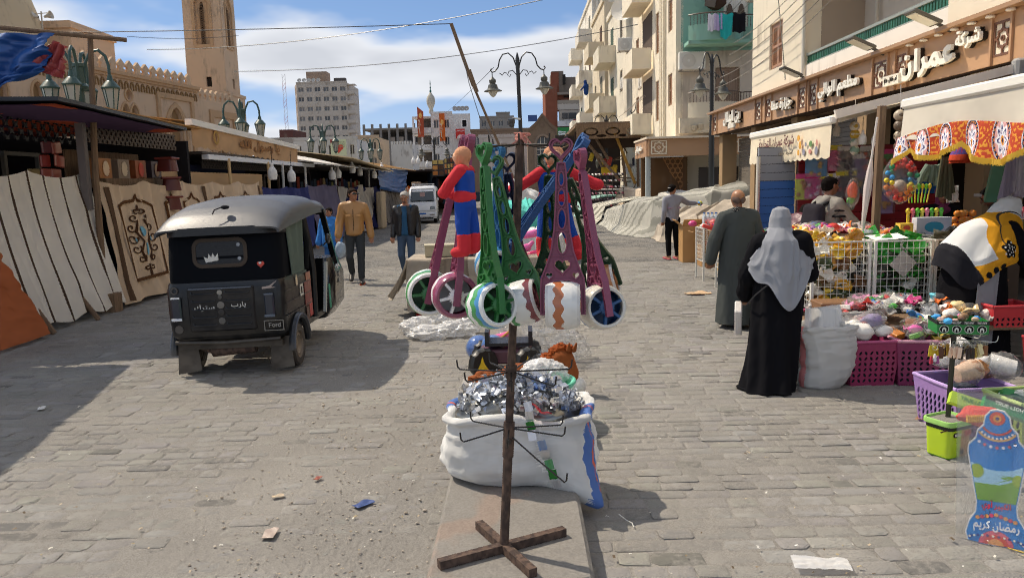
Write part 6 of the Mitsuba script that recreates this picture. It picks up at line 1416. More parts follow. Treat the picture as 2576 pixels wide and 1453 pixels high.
def doll(lab,m,arms,legs,head=(0,0,.44),kf=1.0):
 """A plain cloth doll, hips at the origin, facing local -y."""
 t=thing('plush_doll',lab,'plush doll','plain plush dolls hung on the stand')
 P=np.array
 with frame(m=m):
  hd=fuse([hull([(P(head)+[0,0,.01],(.055,.05,.056)),(P(head)+[0,-.008,-.03],(.045,.042,.04))]),hull([(P(head)+[0,0,-.04],.032),((0,0,.34),.034)])],.012,8)
  part(t,'head',hd,C('c98f6c'),'plush')
  part(t,'torso',fuse([hull([((.045,0,.31),.045),((-.045,0,.31),.045),((.03,0,.20),.05),((-.03,0,.20),.05)])],.012,6),BLUE,'plush')
  part(t,'face',sph(P(head)+[0,-.018,-.005],1,3,(.042,.042,.046)),C('d8a888'),'plush')
  for s in (-1,1):
   part(t,'button_eye',sph(P(head)+[s*.017,-.057,.008],.006,1),C('1c1816'),'gloss')
  part(t,'collar',fuse([hull([((.05,.0,.34),.036),((-.05,.0,.34),.036)])],.012,4),RED,'plush')
  part(t,'belt',fuse([hull([((.036,0,.165),.055),((-.036,0,.165),.055),((.036,0,.185),.052),((-.036,0,.185),.052)])],.012,3),RED,'plush')
  part(t,'trousers',fuse([hull([((.03,0,.11),.055),((-.03,0,.11),.055),((.03,0,.15),.05),((-.03,0,.15),.05)])]+[hull([((s*.035,0,.12),.05),(l[0],.044),]) for s,l in zip((1,-1),legs)]+[hull([(l[0],.044),(l[1],.038)]) for l in legs],.012,6),BLUE,'plush')
  for l in legs:
   d=P(l[2])-P(l[1])
   part(t,'boot',fuse([hull([(P(l[1]),.042),(P(l[2]),.04)]),hull([(P(l[2]),.04),(P(l[2])+[0,-.05,-.012],.034)])],.012,6),RED,'plush')
  for s,a in zip((1,-1),arms):
   part(t,'arm',fuse([hull([((s*.07,0,.335),.038),(a[0],.033)]),hull([(a[0],.033),(a[1],.034)]),hull([(a[1],.036),(P(a[1])+(P(a[1])-P(a[0]))*.25,.038)])],.012,6),RED,'plush')
 return t
def mat_at(p,rz,k=1.0,rx=0,ry=0):
 m=trimesh.transformations.euler_matrix(rx,ry,rz,'sxyz')
 m[:3,:3]=m[:3,:3]@np.diag(np.broadcast_to(k,3))
 m[:3,3]=p
 return m
doll('plain red and blue plush doll in profile at the left of the stand',mat_at(at(1172,562,3.12),-PI/2-.25,(.78,.70,.63)),[((.10,-.05,.26),(.085,-.085,.21)),((-.10,-.04,.26),(-.07,-.08,.20))],[((.04,-.005,.0),(.04,.0,-.08),(.04,.0,-.17)),((-.04,.02,.0),(-.04,.03,-.08),(-.04,.03,-.16))],head=(0,-.005,.425))
doll('plain red and blue plush doll with outspread arms behind the purple push toy',mat_at(at(1396,566,3.86),.1,(.96,.85,.78)),[((.14,.0,.30),(.205,-.01,.26)),((-.14,.0,.28),(-.205,-.01,.235))],[((.06,.0,.0),(.09,.0,-.09),(.11,.0,-.18)),((-.05,.0,.0),(-.06,.0,-.09),(-.06,.0,-.18))])
sk_=thing('woven_sack','wide open white woven sack with blue edge stripes filled with foil sweets','sack')
SC=np.array([-.035,4.42,0])
def ring(z,rx,ry,fold=.02,ph=0.,dx=0,dy=0):
 return oval((SC[0]+dx,SC[1]+dy,z),rx,ry,96,fold=fold,fk=11,ph=ph,sq=2.5)
rings=[ring(.142,.30,.20,.0),ring(.150,.38,.25,.01),ring(.20,.435,.29,.02,.3),ring(.28,.455,.305,.018,.6),ring(.38,.445,.30,.02,1.0),ring(.44,.432,.29,.03,1.5),ring(.49,.425,.282,.035,2.0),ring(.515,.445,.30,.045,2.0),ring(.545,.44,.295,.05,2.1),ring(.55,.41,.265,.05,2.1),ring(.53,.385,.245,.04,2.0),ring(.47,.37,.235,.02,2.0)]
from scipy.interpolate import CubicSpline
def dense(rings,n):
 A=np.array(rings)
 k=CubicSpline(np.arange(len(A)),A,axis=0)(np.linspace(0,len(A)-1,n))
 return list(k)
rg=dense(rings,60)
body=loft(rg,cap=True)
bv=np.asarray(body.vertices)
w=meshkit.fbm(bv*np.array([5,5,16]),4,seed=31)-.5
w2=meshkit.fbm(bv*np.array([26,26,9]),3,seed=32)-.5
dr_=bv-np.array([SC[0],SC[1],.4])
dr_[:,2]=0
dr_/=np.linalg.norm(dr_,axis=1,keepdims=True)+1e-6
body.vertices=bv+dr_*(.045*w+.014*w2)[:,None]
bv=np.asarray(body.vertices).copy()
th_=np.arctan2(bv[:,1]-SC[1],bv[:,0]-SC[0])
for t0,ln,zt in ((-.66,.24,.03),(2.79,.13,.17)):
 g=np.exp(-((((th_-t0+PI)%(2*PI))-PI)/.26)**2)*np.clip(1-(bv[:,2]-.14)/.26,0,1)**1.3*np.clip(np.hypot(*(bv[:,:2]-SC[:2]).T)/.3,0,1)
 bv[:,:2]+=g[:,None]*ln*np.array([math.cos(t0),math.sin(t0)])
 bv[:,2]+=g*(zt-bv[:,2])*.9
bv[:,2]+=.03*np.sin(th_*3+1)*np.clip((bv[:,2]-.4)/.15,0,1)
body.vertices=bv
def sack_col(q):
 th=np.arctan2(q[:,1]-SC[1],q[:,0]-SC[0])
 c=np.tile(C('d0d0cd',.95),(len(q),1))
 c=c*(1-.16*np.clip(meshkit.fbm(q*np.array([9,9,6]),3,seed=5)[:,None]*2.4-.9,0,1))
 lean=np.clip((.5-q[:,2])/.4,0,1)
 for t0,wd,h in ((-.28,.15,'5672ac'),(2.86,.12,'5672ac'),(-.22,.018,'c86a5a'),(2.9,.015,'c86a5a')):
  tt=t0-(.36*lean if t0<0 else .06*lean)
  c[np.abs(((th-tt+PI)%(2*PI))-PI)<wd*(1-.35*lean)]=C(h)
 for t0 in (-1.35,-1.30,-1.22,-1.15,-1.1):
  c[(np.abs(th-t0)<.006)]=C('dddcd8',.95)
 return c
part(sk_,'bag',body,sack_col,'cloth',smooth=70)
part(sk_,'string',tube([(.50,4.02,.04),(.54,3.98,.02),(.565,3.96,.014),(.57,3.92,.008)],.0025,5),C('d5d3cc'),'cloth')
part(sk_,'filling',lump((SC[0],SC[1],.48),(.37,.24,.19),8,.12,3),C('8d8c86'),'foil')
def foil_strip(c,L,wd,seed,tilt):
 rr=np.random.default_rng(seed)
 n=9
 k=rr.uniform(2,6)
 def fn(u,v):
  s=(u-.5)*L
  a=rr.uniform(-1,1)
  return np.stack([s*(1-.25*np.abs(np.sin(k*u))),(v-.5)*wd+.1*wd*np.sin(3*u),.25*L*np.abs(u-.5)*np.sin(k*u*1.7)+.012*np.sin(u*14+seed)],-1)
 return xf(sheet(fn,n,3,.0012),c,rz=rr.uniform(0,6.28),rx=rr.uniform(-tilt,tilt),ry=rr.uniform(-tilt,tilt))
FC=[('c9cbd0','silver'),('dfe2e8','bright silver'),('b5b8bd','dull silver'),('3f8f3a','green'),('e4e6e4','white'),('8fa8d4','pale blue')]
_rest=[]
for i in range(330):
 a,r=R.uniform(0,2*PI),math.sqrt(R.random())
 p=(SC[0]+.355*r*math.cos(a),SC[1]+.225*r*math.sin(a),.555+.125*(1-r*r)+R.uniform(-.02,.06))
 right=p[0]>SC[0]+.05
 h,nm=R.choice(FC if right else FC[:3]+FC[4:5])
 m=foil_strip(p,R.uniform(.06,.13),R.uniform(.022,.042),i,1.0)
 if i<110:
  obj('foil_strip',nm+' foil sweet strip in the open white sack','sweet strip',m,C(h),'foil' if nm!='green' else 'gloss',group=nm+' foil sweet strips in the white sack',smooth=30)
 else :
  _rest.append(m)
put('foil_litter',join(_rest),lambda v:np.where((meshkit.noise(v*26,3)>.66)[:,None],C('e6e8ea'),C('b9bcc2')),'foil',smooth=False,kind='stuff')
labels['foil_litter'].update(label='heaped small foil sweets filling the mouth of the white sack',category='sweets')
obj('sweet_packet','red and yellow sweet packet lying on the rim of the white sack','packet',xf(sheet(lambda u,v:np.stack([.12*(u-.5),.06*(v-.5),.012*np.sin(u*8)-.05*u],-1),12,6,.006),(.09,4.17,.62),rz=-.3,rx=-.4),C('b8262a'),'gloss')
hs_=thing('foil_chain','chain of foil sachets hanging down the front of the white sack','sachet chain')
for i in range(9):
 p=np.array([.02+.018*i*(1 if i>3 else .3),4.125-.012*i+.02,.62-.052*i])
 part(hs_,'sachet',xf(sheet(lambda u,v:np.stack([.045*(u-.5),.004*np.sin(u*6)+0*v,.055*(v-.5)],-1),6,5,.002),p,ry=-.25+.1*(i%2),rx=.3*(i%3-1)),C(('c9cbd0','d5d8dc','2c7a38','dfe2e8','8fa8d4','c9cbd0','2c7a38','2c7a38','d9dbdf')[i]),'foil' if i%3 else 'gloss',smooth=30)
def clear_bag(c,r,seed,name='plastic_bag',lab='',cat='plastic bag',mat='bag',amp=.35,fr=2.6,sub=4,group=None):
 return obj(name,lab,cat,lump(c,r,seed,amp,fr,sub),mat=mat,smooth=40,group=group)
tub=thing('laundry_tub','turquoise rimmed tub filled with white plastic bags behind the sack','tub')
tc=gr(1365,985)
tc=np.array([.12,5.75,0])
part(tub,'shell',lathe([(.19,0),(.25,.28),(.27,.34),(.265,.35),(.24,.345),(.20,.05)],36,cap=False).apply_translation(tc),C('7fc8ae'),'satin')
part(tub,'rim',tube([(tc[0]+.265*math.cos(a),tc[1]+.265*math.sin(a),.345) for a in np.linspace(0,2*PI,40)],.014,8),C('5fb89a'),'satin')
for i in range(5):
 clear_bag(tc+[R.uniform(-.12,.12),R.uniform(-.12,.1),.37+R.uniform(0,.05)],(.12,.11,.09),40+i,lab='crumpled white plastic bag in the turquoise tub',group='white bags in the turquoise tub')
hz=thing('plush_horse','brown plush horse head toy lying beside the turquoise tub','plush toy')
hc=np.array([.33,6.6,.30])
HB=C('8a4c28')
part(hz,'head',fuse([hull([(hc,(.12,.09,.11)),(hc+[.08,-.06,-.10],(.07,.06,.06))]),hull([(hc+[.08,-.06,-.10],.06),(hc+[.10,-.10,-.17],.05)])],.02,6),HB,'plush')
part(hz,'mane',[lump(hc+[-.07+.035*i,.01,.08+.02*(i%3)],(.045,.05,.04),i,.5,4,2) for i in range(5)]+[lump(hc+[-.12,0,.02],(.07,.07,.05),9,.5,4,3)],C('94481f'),'plush')
for s in (0,1):
 part(hz,'ear',hull([(hc+[.06+.05*s,-.04,.10],.022),(hc+[.07+.06*s,-.05,.16],.008)]),HB*.9,'plush')
part(hz,'body',fuse([hull([((-.1,6.75,.13),.12),((.28,6.75,.14),.12)])],.03,6),HB*.9,'plush')
part(hz,'muzzle_ball',sph((.47,6.5,.1),.07,2),C('d9d6cf'),'plush')
obj('plush_toy','furry brown plush toy peeping over the left rim of the sack','plush toy',lump((-.24,5.15,.52),(.13,.09,.06),6,.4,3.5,4),C('8a4c28'),'plush')
obj('grey_box','grey box under the furry plush toy and bags behind the sack','box',bx(-.45,.25,5.32,5.52,0,.44,.01),C('9a958c'),'satin')
tk=thing('toy_truck','toy truck with black knobbly tyres and yellow hubs behind the stand pole','toy truck')
q=np.array([-.22,7.35,0])
part(tk,'chassis',bx(q[0]-.2,q[0]+.30,q[1]-.1,q[1]+.3,.12,.26,.02),C('5a3a44'),'satin')
part(tk,'bed',ext(rect(-.23,.23,0,.14).difference(rect(-.19,.19,.03,.2)),.3,at0=(q[0]+.08,q[1]-.1,.30)),C('1d1d20'),'satin',smooth=False)
for i,(x,y) in enumerate(((q[0]-.17,q[1]-.16),(q[0]+.26,q[1]-.16),(q[0]-.17,q[1]+.3),(q[0]+.26,q[1]+.3))):
 ty=lathe([(.06,-.05),(.13,-.055),(.145,-.03),(.15,0),(.145,.03),(.13,.055),(.06,.05)],28)
 v=np.asarray(ty.vertices)
 ty.vertices=v*(1+.035*np.sign(np.sin(np.arctan2(v[:,1],v[:,0])*14))[:,None]*[1,1,0])
 wh=part(tk,'wheel',xf(ty,(x,y,.15),rx=PI/2,rz=.5),C('1b1b1c'),'satin')
 put(wh+'__hub',xf(ext(Polygon([(-.06,-.05),(.06,-.05),(.02,.01),(0,.08),(-.02,.01)]),.12),(x,y-.065,.15),rz=.5),C('d9b62a'),'satin',smooth=False)
for i,(u,v,Y,r,c,lab) in enumerate(((1205,875,7.7,.13,'2f66b4','blue ball in a plastic bag left of the toy truck'),(1240,872,7.6,.12,'3a74bf','second blue ball in a plastic bag nearer the toy truck'))):
 p=at(u,v,Y)
 t=thing('ball',lab,'ball')
 part(t,'ball',sph((p[0],p[1],max(p[2],r)),r,3),C(c),'gloss')
 part(t,'wrap',lump((p[0],p[1],max(p[2],r)),r*1.06,i,.06,5,4),mat='film',smooth=40)
pk=at(1262,850,7.75)
t=thing('toy_car','pink toy with a yellow stripe resting on the toy truck','toy')
part(t,'body',fuse([hull([(pk+[-.10,0,-.03],.06),(pk+[.1,0,.03],.05)])],.02,4),C('d95a96'),'gloss')
part(t,'stripe',tube([pk+[-.1,-.07,.0],pk+[0,-.07,.02],pk+[.08,-.06,.08]],.012,6),C('d9a23a'),'gloss')
for i,(x,y,z,r) in enumerate(((.0,7.9,.22,(.26,.2,.22)),(.28,7.7,.18,(.26,.2,.2)),(.5,7.95,.14,(.18,.16,.14)),(.18,7.2,.12,(.2,.16,.12)))):
 clear_bag((x,y,z),r,60+i,lab='crumpled clear plastic bag behind the plush horse',mat='film',group='clear plastic bags behind the plush horse',amp=.5)
ms=[]
for i,(u,v,r) in enumerate(((1055,840,(.22,.16,.12)),(1105,830,(.24,.18,.15)),(1150,845,(.22,.16,.12)),(1085,850,(.26,.2,.09)),(1175,840,(.16,.14,.11)))):
 p=gr(u,v)
 ms.append(m3.Manifold(m3.Mesh(*(lambda q:(np.asarray(q.vertices,np.float32),np.asarray(q.faces,np.uint32)))(lump((p[0],p[1],r[2]*.7),r,70+i,.5,3.2,4)))))
obj('plastic_sheet','crumpled white plastic sheet on the ground before the rug covered table','plastic sheet',m3.Manifold.batch_boolean(ms,m3.OpType.Add),mat='bag',smooth=40)
tb=thing('market_table','low market table covered with a beige rug and red skirt','table')
def rugf(u,v):
 x=-1.62+1.9*u
 d=v*2.0
 y=np.where(d<.75,10.75-.0*d,np.where(d<1.6,10.75+(d-.75),11.6))
 z=np.where(d<.75,.10+d*.95,np.where(d<1.6,.82,.82-(d-1.6)))
 w=meshkit.fbm(np.stack([x*3,d*3,0*x],-1),3,seed=2)-.5
 return np.stack([x+.06*w,y+.10*w*(d<.75)-.10*np.clip(.75-d,0,1)*(1+.6*np.sin(x*11)),z+.02*w],-1)
def rug_col(q):
 s=np.sin(q[:,0]*60)+.6*np.sin(q[:,0]*23)
 m=(q[:,0]>-1.25)&(q[:,0]<-.75)&(q[:,2]>.42)
 c=np.where(m[:,None],C('847668',.85),C('a79c8d',.88))
 return c*(1+.12*np.sign(s)*m)[:,None]*(1+.3*(meshkit.fbm(q*6,3,seed=2)-.5))[:,None]
part(tb,'rug',sheet(rugf,60,50,.01),rug_col,'cloth',smooth=50)
def sidef(u,v):
 return np.stack([-1.62-.28*v**1.4+.05*np.sin(u*12)*v,10.68+.95*u,.82-.5*v-.1*np.abs(np.sin(u*5))*v],-1)
part(tb,'rug_side',sheet(sidef,24,16,.01),C('aaa092',.88),'cloth',smooth=50)
part(tb,'red_skirt',sheet(lambda u,v:np.stack([-1.5+.5*u,10.72+.03*np.sin(u*20),.45-.43*v],-1),20,6,.006),C('a8242c'),'cloth',smooth=50)
for x in (-1.5,.15):
 for y in (10.85,11.5):
  part(tb,'leg',bx(x-.04,x+.04,y-.04,y+.04,0,.8),C('5a4030'),'wood',smooth=False)
part(tb,'pallet',[bx(-1.3,-.3,10.9,11.4,.05+.12*i,.09+.12*i) for i in range(3)],C('6a4a34'),'wood',smooth=False)
cr=thing('wooden_crate','pale wooden crate standing on the rug covered table','crate')
with frame((-1.12,11.2,.83),rz=.1):
 for q in (bx(-.28,.28,-.15,-.135,0,.14),bx(-.28,.28,.135,.15,0,.14),bx(-.28,-.265,-.135,.135,0,.14),bx(.265,.28,-.135,.135,0,.14)):
  part(cr,'side',q,C('b8ac8c',.88),'satin',smooth=False)
 part(cr,'lid',bx(-.29,.29,-.16,.16,.142,.165),C('c4b998',.88),'satin',smooth=False)
obj('striped_bag','striped fabric bundle on the rug covered table','bundle',lump((-.72,11.15,.95),(.2,.14,.13),3,.3),lambda v:np.where((np.sin(v[:,0]*90)>0)[:,None],C('b9b5bb'),C('5a4a66')),'cloth')
for i,(u,v,Y,c,lab) in enumerate(((1318,628,11.0,'d95a9a','pink plastic toy left of the dark green push toy'),(1350,640,11.2,'c83a6a','red pink plastic toy low behind the dark green push toy'),(1372,600,11.4,'e07ab0','upright pink plastic toy behind the dark green push toy'),(1336,592,11.3,'d96aa6','long pink plastic toy tail above the rug'),(1290,640,10.9,'3a4a9a','small blue plastic toy near the stand pole'))):
 p=at(u,v,Y)
 obj('plastic_toy',lab,'toy',fuse([hull([(p+[-.09,0,0],.05),(p+[.05,0,.03],.06)]),hull([(p+[.05,0,.03],.04),(p+[.12,0,.1],.03)])],.02,4),C(c),'gloss')
obj('goods_table','plain low table carrying the pink plastic toys','table',[bx(-.2,.8,10.8,11.7,.62,.68)]+[bx(x,x+.06,y,y+.06,0,.62) for x in (-.18,.7) for y in (10.85,11.6)],C('8a7d70'),'wood',smooth=False)
def hue(h):
 r,g,b=(int(h[i:i+2],16) for i in (0,2,4))
 names={'red':(190,45,45),'yellow':(225,190,50),'green':(70,170,70),'blue':(60,110,190),'pink':(225,110,160),'orange':(225,120,45),'white':(225,222,215),'purple':(130,80,150),'black':(35,32,32),'brown':(120,80,55),'grey':(140,140,140),'cream':(225,205,170)}
 return min(names,key=lambda k:sum((a-b)**2 for a,b in zip(names[k],(r,g,b))))
def pile(name,where,cat,n,area,z0,pal,size,hump=.08,film=.3,kinds=('lump','box','bag')):
 """Loose goods heaped over an area (x0, x1, y0, y1), each its own thing."""
 x0,x1,y0,y1=area
 for i in range(n):
  a,b=R.random(),R.random()
  x,y=x0+(x1-x0)*a,y0+(y1-y0)*b
  z=z0+hump*math.sin(PI*a)*(.4+.6*math.sin(PI*b))+R.uniform(0,.4)*size
  h=R.choice(pal)
  s=size*R.uniform(.6,1.25)
  k=R.choice(kinds)
  if k=='lump':
   m=lump((x,y,z),(s*.6,s*.45,s*.4),i,.3,2.5,2)
  elif k=='box':
   m=xf(bx(-s*.6,s*.6,-s*.4,s*.4,-s*.2,s*.2,s*.05),(x,y,z),rz=R.uniform(0,3),rx=R.uniform(-.5,.5),ry=R.uniform(-.4,.4))
  elif k=='tube':
   m=xf(rod((-s,0,0),(s,0,0),s*.16,8),(x,y,z),rz=R.uniform(-.6,.6),ry=R.uniform(-.2,.2))
  else :
   m=xf(sheet(lambda u,v:np.stack([s*1.5*(u-.5),s*1.1*(v-.5),.25*s*np.sin(u*7+i)*np.sin(v*5+i)+.1*s*np.sin(v*13)],-1),9,8,.004),(x,y,z),rz=R.uniform(0,3),rx=R.uniform(-.5,.5),ry=R.uniform(-.5,.5))
  t=obj(name,f'{hue(h)} {name.replace("_", " ")} {where}',cat,m,C(h),R.choice(('gloss','satin')),group=f'{hue(h)} goods {where}')
  if R.random()<film:
   obj('plastic_wrap',f'clear wrap crumpled over the goods {where}','plastic bag',lump((x,y,z+.01),(s*.8,s*.6,s*.5),i+3,.4,3,2),mat='film',group=f'clear wraps {where}')
BRIGHT=('d94f8a','e8c23a','4fae4a','3f7fc8','e87a2e','d5443c','e9e4da','e89ac0','f0d8a0','8a5aa8','e8e6e2')
def basket(name,lab,x,y,w,d,h,col,rim,rz=0.0,diamond=True,z=0):
 t=thing(name,lab,'basket')
 k=.84
 def panel(wd):
  p=Polygon([(-wd*k/2,0),(wd*k/2,0),(wd/2,h),(-wd/2,h)])
  hs=[]
  nx=max(3,int(wd/.055))
  for i in range(nx):
   for j in range(int((h-.08)/.05)):
    cx,cz=(i+.5-nx/2)*wd*.86/nx,.05+j*.05
    if diamond:
     hs.append(ell((cx,cz),.011,.020,32*(1 if (i+j)%2 else -1),8))
    else :
     hs.append(ell((cx,cz),.013,.03,-25,8))
  return p.difference(union_all(hs))
 with frame((x,y,z),rz=rz):
  for i,(wd,off,a) in enumerate(((w,d,0),(d,w,PI/2),(w,d,PI),(d,w,-PI/2))):
   tilt=math.atan2(off*(1-k)/2,h)
   m=xf(ext(panel(wd),.006),(0,-off*k/2,0),rx=tilt)
   m.apply_transform(trimesh.transformations.rotation_matrix(a,(0,0,1)))
   part(t,'side',m,col,'satin',smooth=False)
  part(t,'floor',bx(-w*k/2,w*k/2,-d*k/2,d*k/2,.004,.012),col,'satin',smooth=False)
  part(t,'rim',tube([(sx*w/2*.98,sy*d/2*.98,h) for sx,sy in ((-1,-1),(-.6,-1.03),(.6,-1.03),(1,-1),(1.02,0),(1,1),(0,1.03),(-1,1),(-1.02,0),(-1,-1))],.014,8),rim,'satin')
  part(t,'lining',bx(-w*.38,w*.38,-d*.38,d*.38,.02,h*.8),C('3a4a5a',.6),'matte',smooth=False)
 return t
MAG=C('9c3560',.85)
basket('laundry_basket','magenta plastic basket with diamond holes beside the white sack of goods',3.06,6.80,.46,.38,.40,MAG,C('b0527c'),.05)
basket('laundry_basket','second magenta plastic basket with a tasselled keyring hanging before it',3.52,6.78,.48,.40,.40,C('8c3560',.85),C('d9a0b4'),-.12)
basket('laundry_basket','lilac plastic basket with slanted holes behind the lime bucket',3.17,5.45,.44,.5,.36,C('a583c0',.9),C('b79ad0'),.1,False)
basket('laundry_basket','olive green plastic basket at the right edge of the picture',3.25,4.75,.50,.36,.34,C('93a650',.85),C('a9bf72'),.08,False,.1)
basket('toy_basket','light blue basket behind the heaped toys',4.35,8.0-.45,.5,.3,.22,C('4fb0cc',.9),C('7ad0e4'),0,True,.42)
basket('toy_basket','red basket right of the light blue basket',4.5,7.15,.4,.35,.22,C('c23038'),C('c8454a'),0,True,.4)
basket('toy_basket','dark red round-edged basket at the far right edge',4.3,6.05,.4,.4,.4,C('8c2228'),C('a83038'),0,True,.1)
low=thing('goods_bench','low wooden bench hidden under heaped toys in front of the wire cages','bench')
part(low,'top',bx(2.75,5.2,7.0,7.75,.40,.44),C('7a6650'),'wood',smooth=False)
for x in (2.8,4.0,5.1):
 part(low,'leg',bx(x,x+.06,7.05,7.65,0,.4),C('6a5644'),'wood',smooth=False)
ws=thing('woven_sack','tall white woven sack with a pink stripe standing beside the magenta basket','sack')
rg2=dense([oval((2.63,6.72,z),rx,ry,64,fold=f,fk=13,ph=z*9,sq=2.4) for z,rx,ry,f in ((.0,.17,.14,0),(.03,.21,.18,.02),(.15,.235,.2,.03),(.3,.24,.2,.03),(.42,.25,.2,.04),(.5,.27,.2,.06),(.545,.285,.2,.08),(.55,.24,.17,.06),(.5,.2,.15,.03))],46)
m=loft(rg2)
v=np.asarray(m.vertices);c0=np.array([2.63,6.72,0])
dd=(v-c0)*[1,1,0];dd/=np.linalg.norm(dd,axis=1,keepdims=True)+1e-6
m.vertices=v+dd*(.034*(meshkit.fbm(v*np.array([7,7,46]),3,seed=3)-.5)+.05*(meshkit.fbm(v*np.array([5,5,6]),2,seed=8)-.5))[:,None]+np.stack([.05*np.sin(v[:,2]*5),0*v[:,2],0*v[:,2]],1)
part(ws,'bag',m,lambda q:np.where((np.abs(np.arctan2(q[:,1]-6.72,q[:,0]-2.63)+2.72)<.16)[:,None],C('d98a8a'),C('c5c5c2',.92)),'cloth',smooth=70)
for i in range(4):
 obj('clear_packet','clear plastic packet sticking out of the tall white sack','packet',xf(sheet(lambda u,v:np.stack([.25*(u-.5),.015*np.sin(u*9),.2*v],-1),10,6,.003),(2.60+.07*i,6.66+.05*i,.50),rz=.3*i-.4,rx=-.35),mat='bag',group='clear packets in the tall white sack')
pile('bagged_toy','in the first magenta basket','toy',12,(2.9,3.22,6.66,6.95),.41,('d9d5cc','b8c4d8','e0b8a0','c8504a','d8d4d0','9a88b8','e8e4dc'),.15,.12,.6,('lump',))
pile('bagged_toy','in the second magenta basket','toy',12,(3.35,3.7,6.62,6.95),.40,('6fae4a','d98a3a','d96aa8','b8a04a','8a5a3a','c8c4b8'),.13,.08,.45)
pile('wrapped_cup','in the lilac basket','cup',13,(3.02,3.4,5.3,5.75),.38,('e2ddd4','c9a88a','d5d0c8','b0784f','e8e4de','c8c0d4'),.15,.10,.55,('lump',))
for i,(x,y,z,rz,ry) in enumerate(((3.16,5.55,.55,.6,1.2),(3.42,5.4,.47,2.6,1.45),(3.1,5.3,.46,.2,1.35))):
 t=thing('paper_cup',('large white cup lying on top of the wrapped cups','white cup with its open end to the right in the lilac basket','printed cup at the left of the lilac basket')[i],'cup')
 with frame((x,y,z),rz=rz,ry=ry):
  part(t,'cup',lathe([(.001,-.08),(.055,-.08),(.075,.08),(.078,.085),(.07,.08),(.05,-.07)],24,cap=False),C(('e6e3dd','e0dcd6','d5b598')[i]),'satin')
  part(t,'wrap',lump((0,0,0),(.10,.10,.115),i,.18,5,3),mat='film',smooth=40)
pile('toy_packet','in the olive green basket','packet',9,(3.05,3.45,4.65,4.9),.36,('c8d83a','5fae3a','e8e4da','3a8a4a','d9b04a','2a5a3a'),.15,.05,.3,('box','bag'))
pile('toy','on the low bench','toy',84,(2.75,4.6,6.98,7.72),.47,BRIGHT+('8f9296','b8b4ae','d8d4cc','e9e4da'),.115,.15,.35,('lump','box','bag','bag','bag'))
pile('grey_tube','on the left of the low bench','packet',8,(2.8,3.2,6.95,7.2),.50,('9a9a98','b0b0ae','8a8a8a'),.16,.04,.1,('tube',))
obj('carton','brown carton half hidden among the toys on the low bench','carton',bx(2.9,3.35,7.4,7.7,.44,.62,.01),C('7d5c3f'),'satin',smooth=False)
pile('toy','at the far right edge of the picture','toy',10,(4.15,4.5,5.9,6.2),.52,('d94f9a','4fae4a','e8e4da','d96aa8','3f7fc8'),.13,.08,.3)
def cage(name,lab,x0,x1,y0,y1,z0,z1,rz=0.0):
 t=thing(name,lab,'wire cage','white wire cages')
 W=C('dedcd4',.92)
 part(t,'post',[bx(x-.014,x+.014,y-.014,y+.014,0,z1+.005) for x in (x0,x1) for y in (y0,y1)],W,'satin',smooth=False)
 for(a,b) in (((x0,y0),(x1,y0)),((x0,y0),(x0,y1)),((x1,y0),(x1,y1)),((x0,y1),(x1,y1))):
  a,b=np.array(a),np.array(b)
  L=np.linalg.norm(b-a)
  n=int(L/.062)
  ms=[]
  for i in range(1,n):
   p=a+(b-a)*i/n
   ms.append(rod((*p,z0),(*p,z1),.0032,5))
  for j in range(int((z1-z0)/.072)+1):
   z=z0+j*(z1-z0)/int((z1-z0)/.072)
   ms.append(rod((*a,z),(*b,z),.0034 if 0<j else .006,5))
  ms.append(beam((*a,z1),(*b,z1),.014))
  part(t,'wire_panel',ms,W,'satin',smooth=False)
 part(t,'shelf',bx(x0+.02,x1-.02,y0+.02,y1-.02,z0-.02,z0),C('5a5650'),smooth=False)
 return t
CZ0,CZ1=.46,1.16
cage('wire_cage','left white wire cage full of yellow bagged toys',3.03,3.62,8.0,8.6,CZ0,CZ1)
cage('wire_cage','middle white wire cage full of green bagged toys',3.66,4.24,7.96,8.6,CZ0,CZ1)
cage('wire_cage','right white wire cage beside the stooping woman',4.28,4.9,7.96,8.6,CZ0,CZ1)
def fill(where,x0,x1,n,pal,dark):
 for i in range(n):
  f=R.random()
  x,y,z=R.uniform(x0+.07,x1-.07),R.uniform(8.03,8.2) if f<.75 else R.uniform(8.1,8.5),0
  z=R.uniform(CZ0+.05,CZ1-.05) if f<.75 else R.uniform(CZ1-.06,CZ1+.05)
  h=R.choice(pal if z>.98 or R.random()<.32 else dark)
  s=.10
  m=xf(sheet(lambda u,v:np.stack([s*1.7*(u-.5),.03*np.sin(u*5+i)*np.sin(v*6+i)+.01*np.sin(v*15),s*1.2*(v-.5)],-1),10,8,.006),(x,y,z),rz=R.uniform(-.5,.5),rx=R.uniform(-.9,.4),ry=R.uniform(-.9,.9))
  obj('bagged_toy',f'{hue(h)} bagged toy {where}','toy',m,C(h),'gloss',group=f'{hue(h)} bagged toys {where}',smooth=50)
 obj('cage_stock',f'dark mass of stock at the back {where}','stock',bx(x0+.03,x1-.03,8.24,8.55,CZ0,CZ1-.1),C('39352c'),'matte',smooth=False,var=.5)
fill('in the left wire cage',3.03,3.62,66,('d9b52f','c8962a','e8c84a','b8842a','d8d4c8'),('3c4a2a','2a2a26','6a4a2a','8a7a5a'))
fill('in the middle wire cage',3.66,4.24,66,('4fc04a','3fa03a','6fd05a','2f8a2f','cfd4cc'),('2a3a22','26261f','3a5a2a','5a5a50'))
fill('in the right wire cage',4.28,4.9,26,('6a6a58','8a6a4a','3a3a36','9a9a90'),('2a2a26','3a3a30'))
obj('price_card','grey square card turned on its corner inside the middle wire cage','card',xf(bx(-.10,.10,-.004,.004,-.10,.10),(3.96,7.985,.92),ry=.72),C('b7b2ab'),smooth=False)
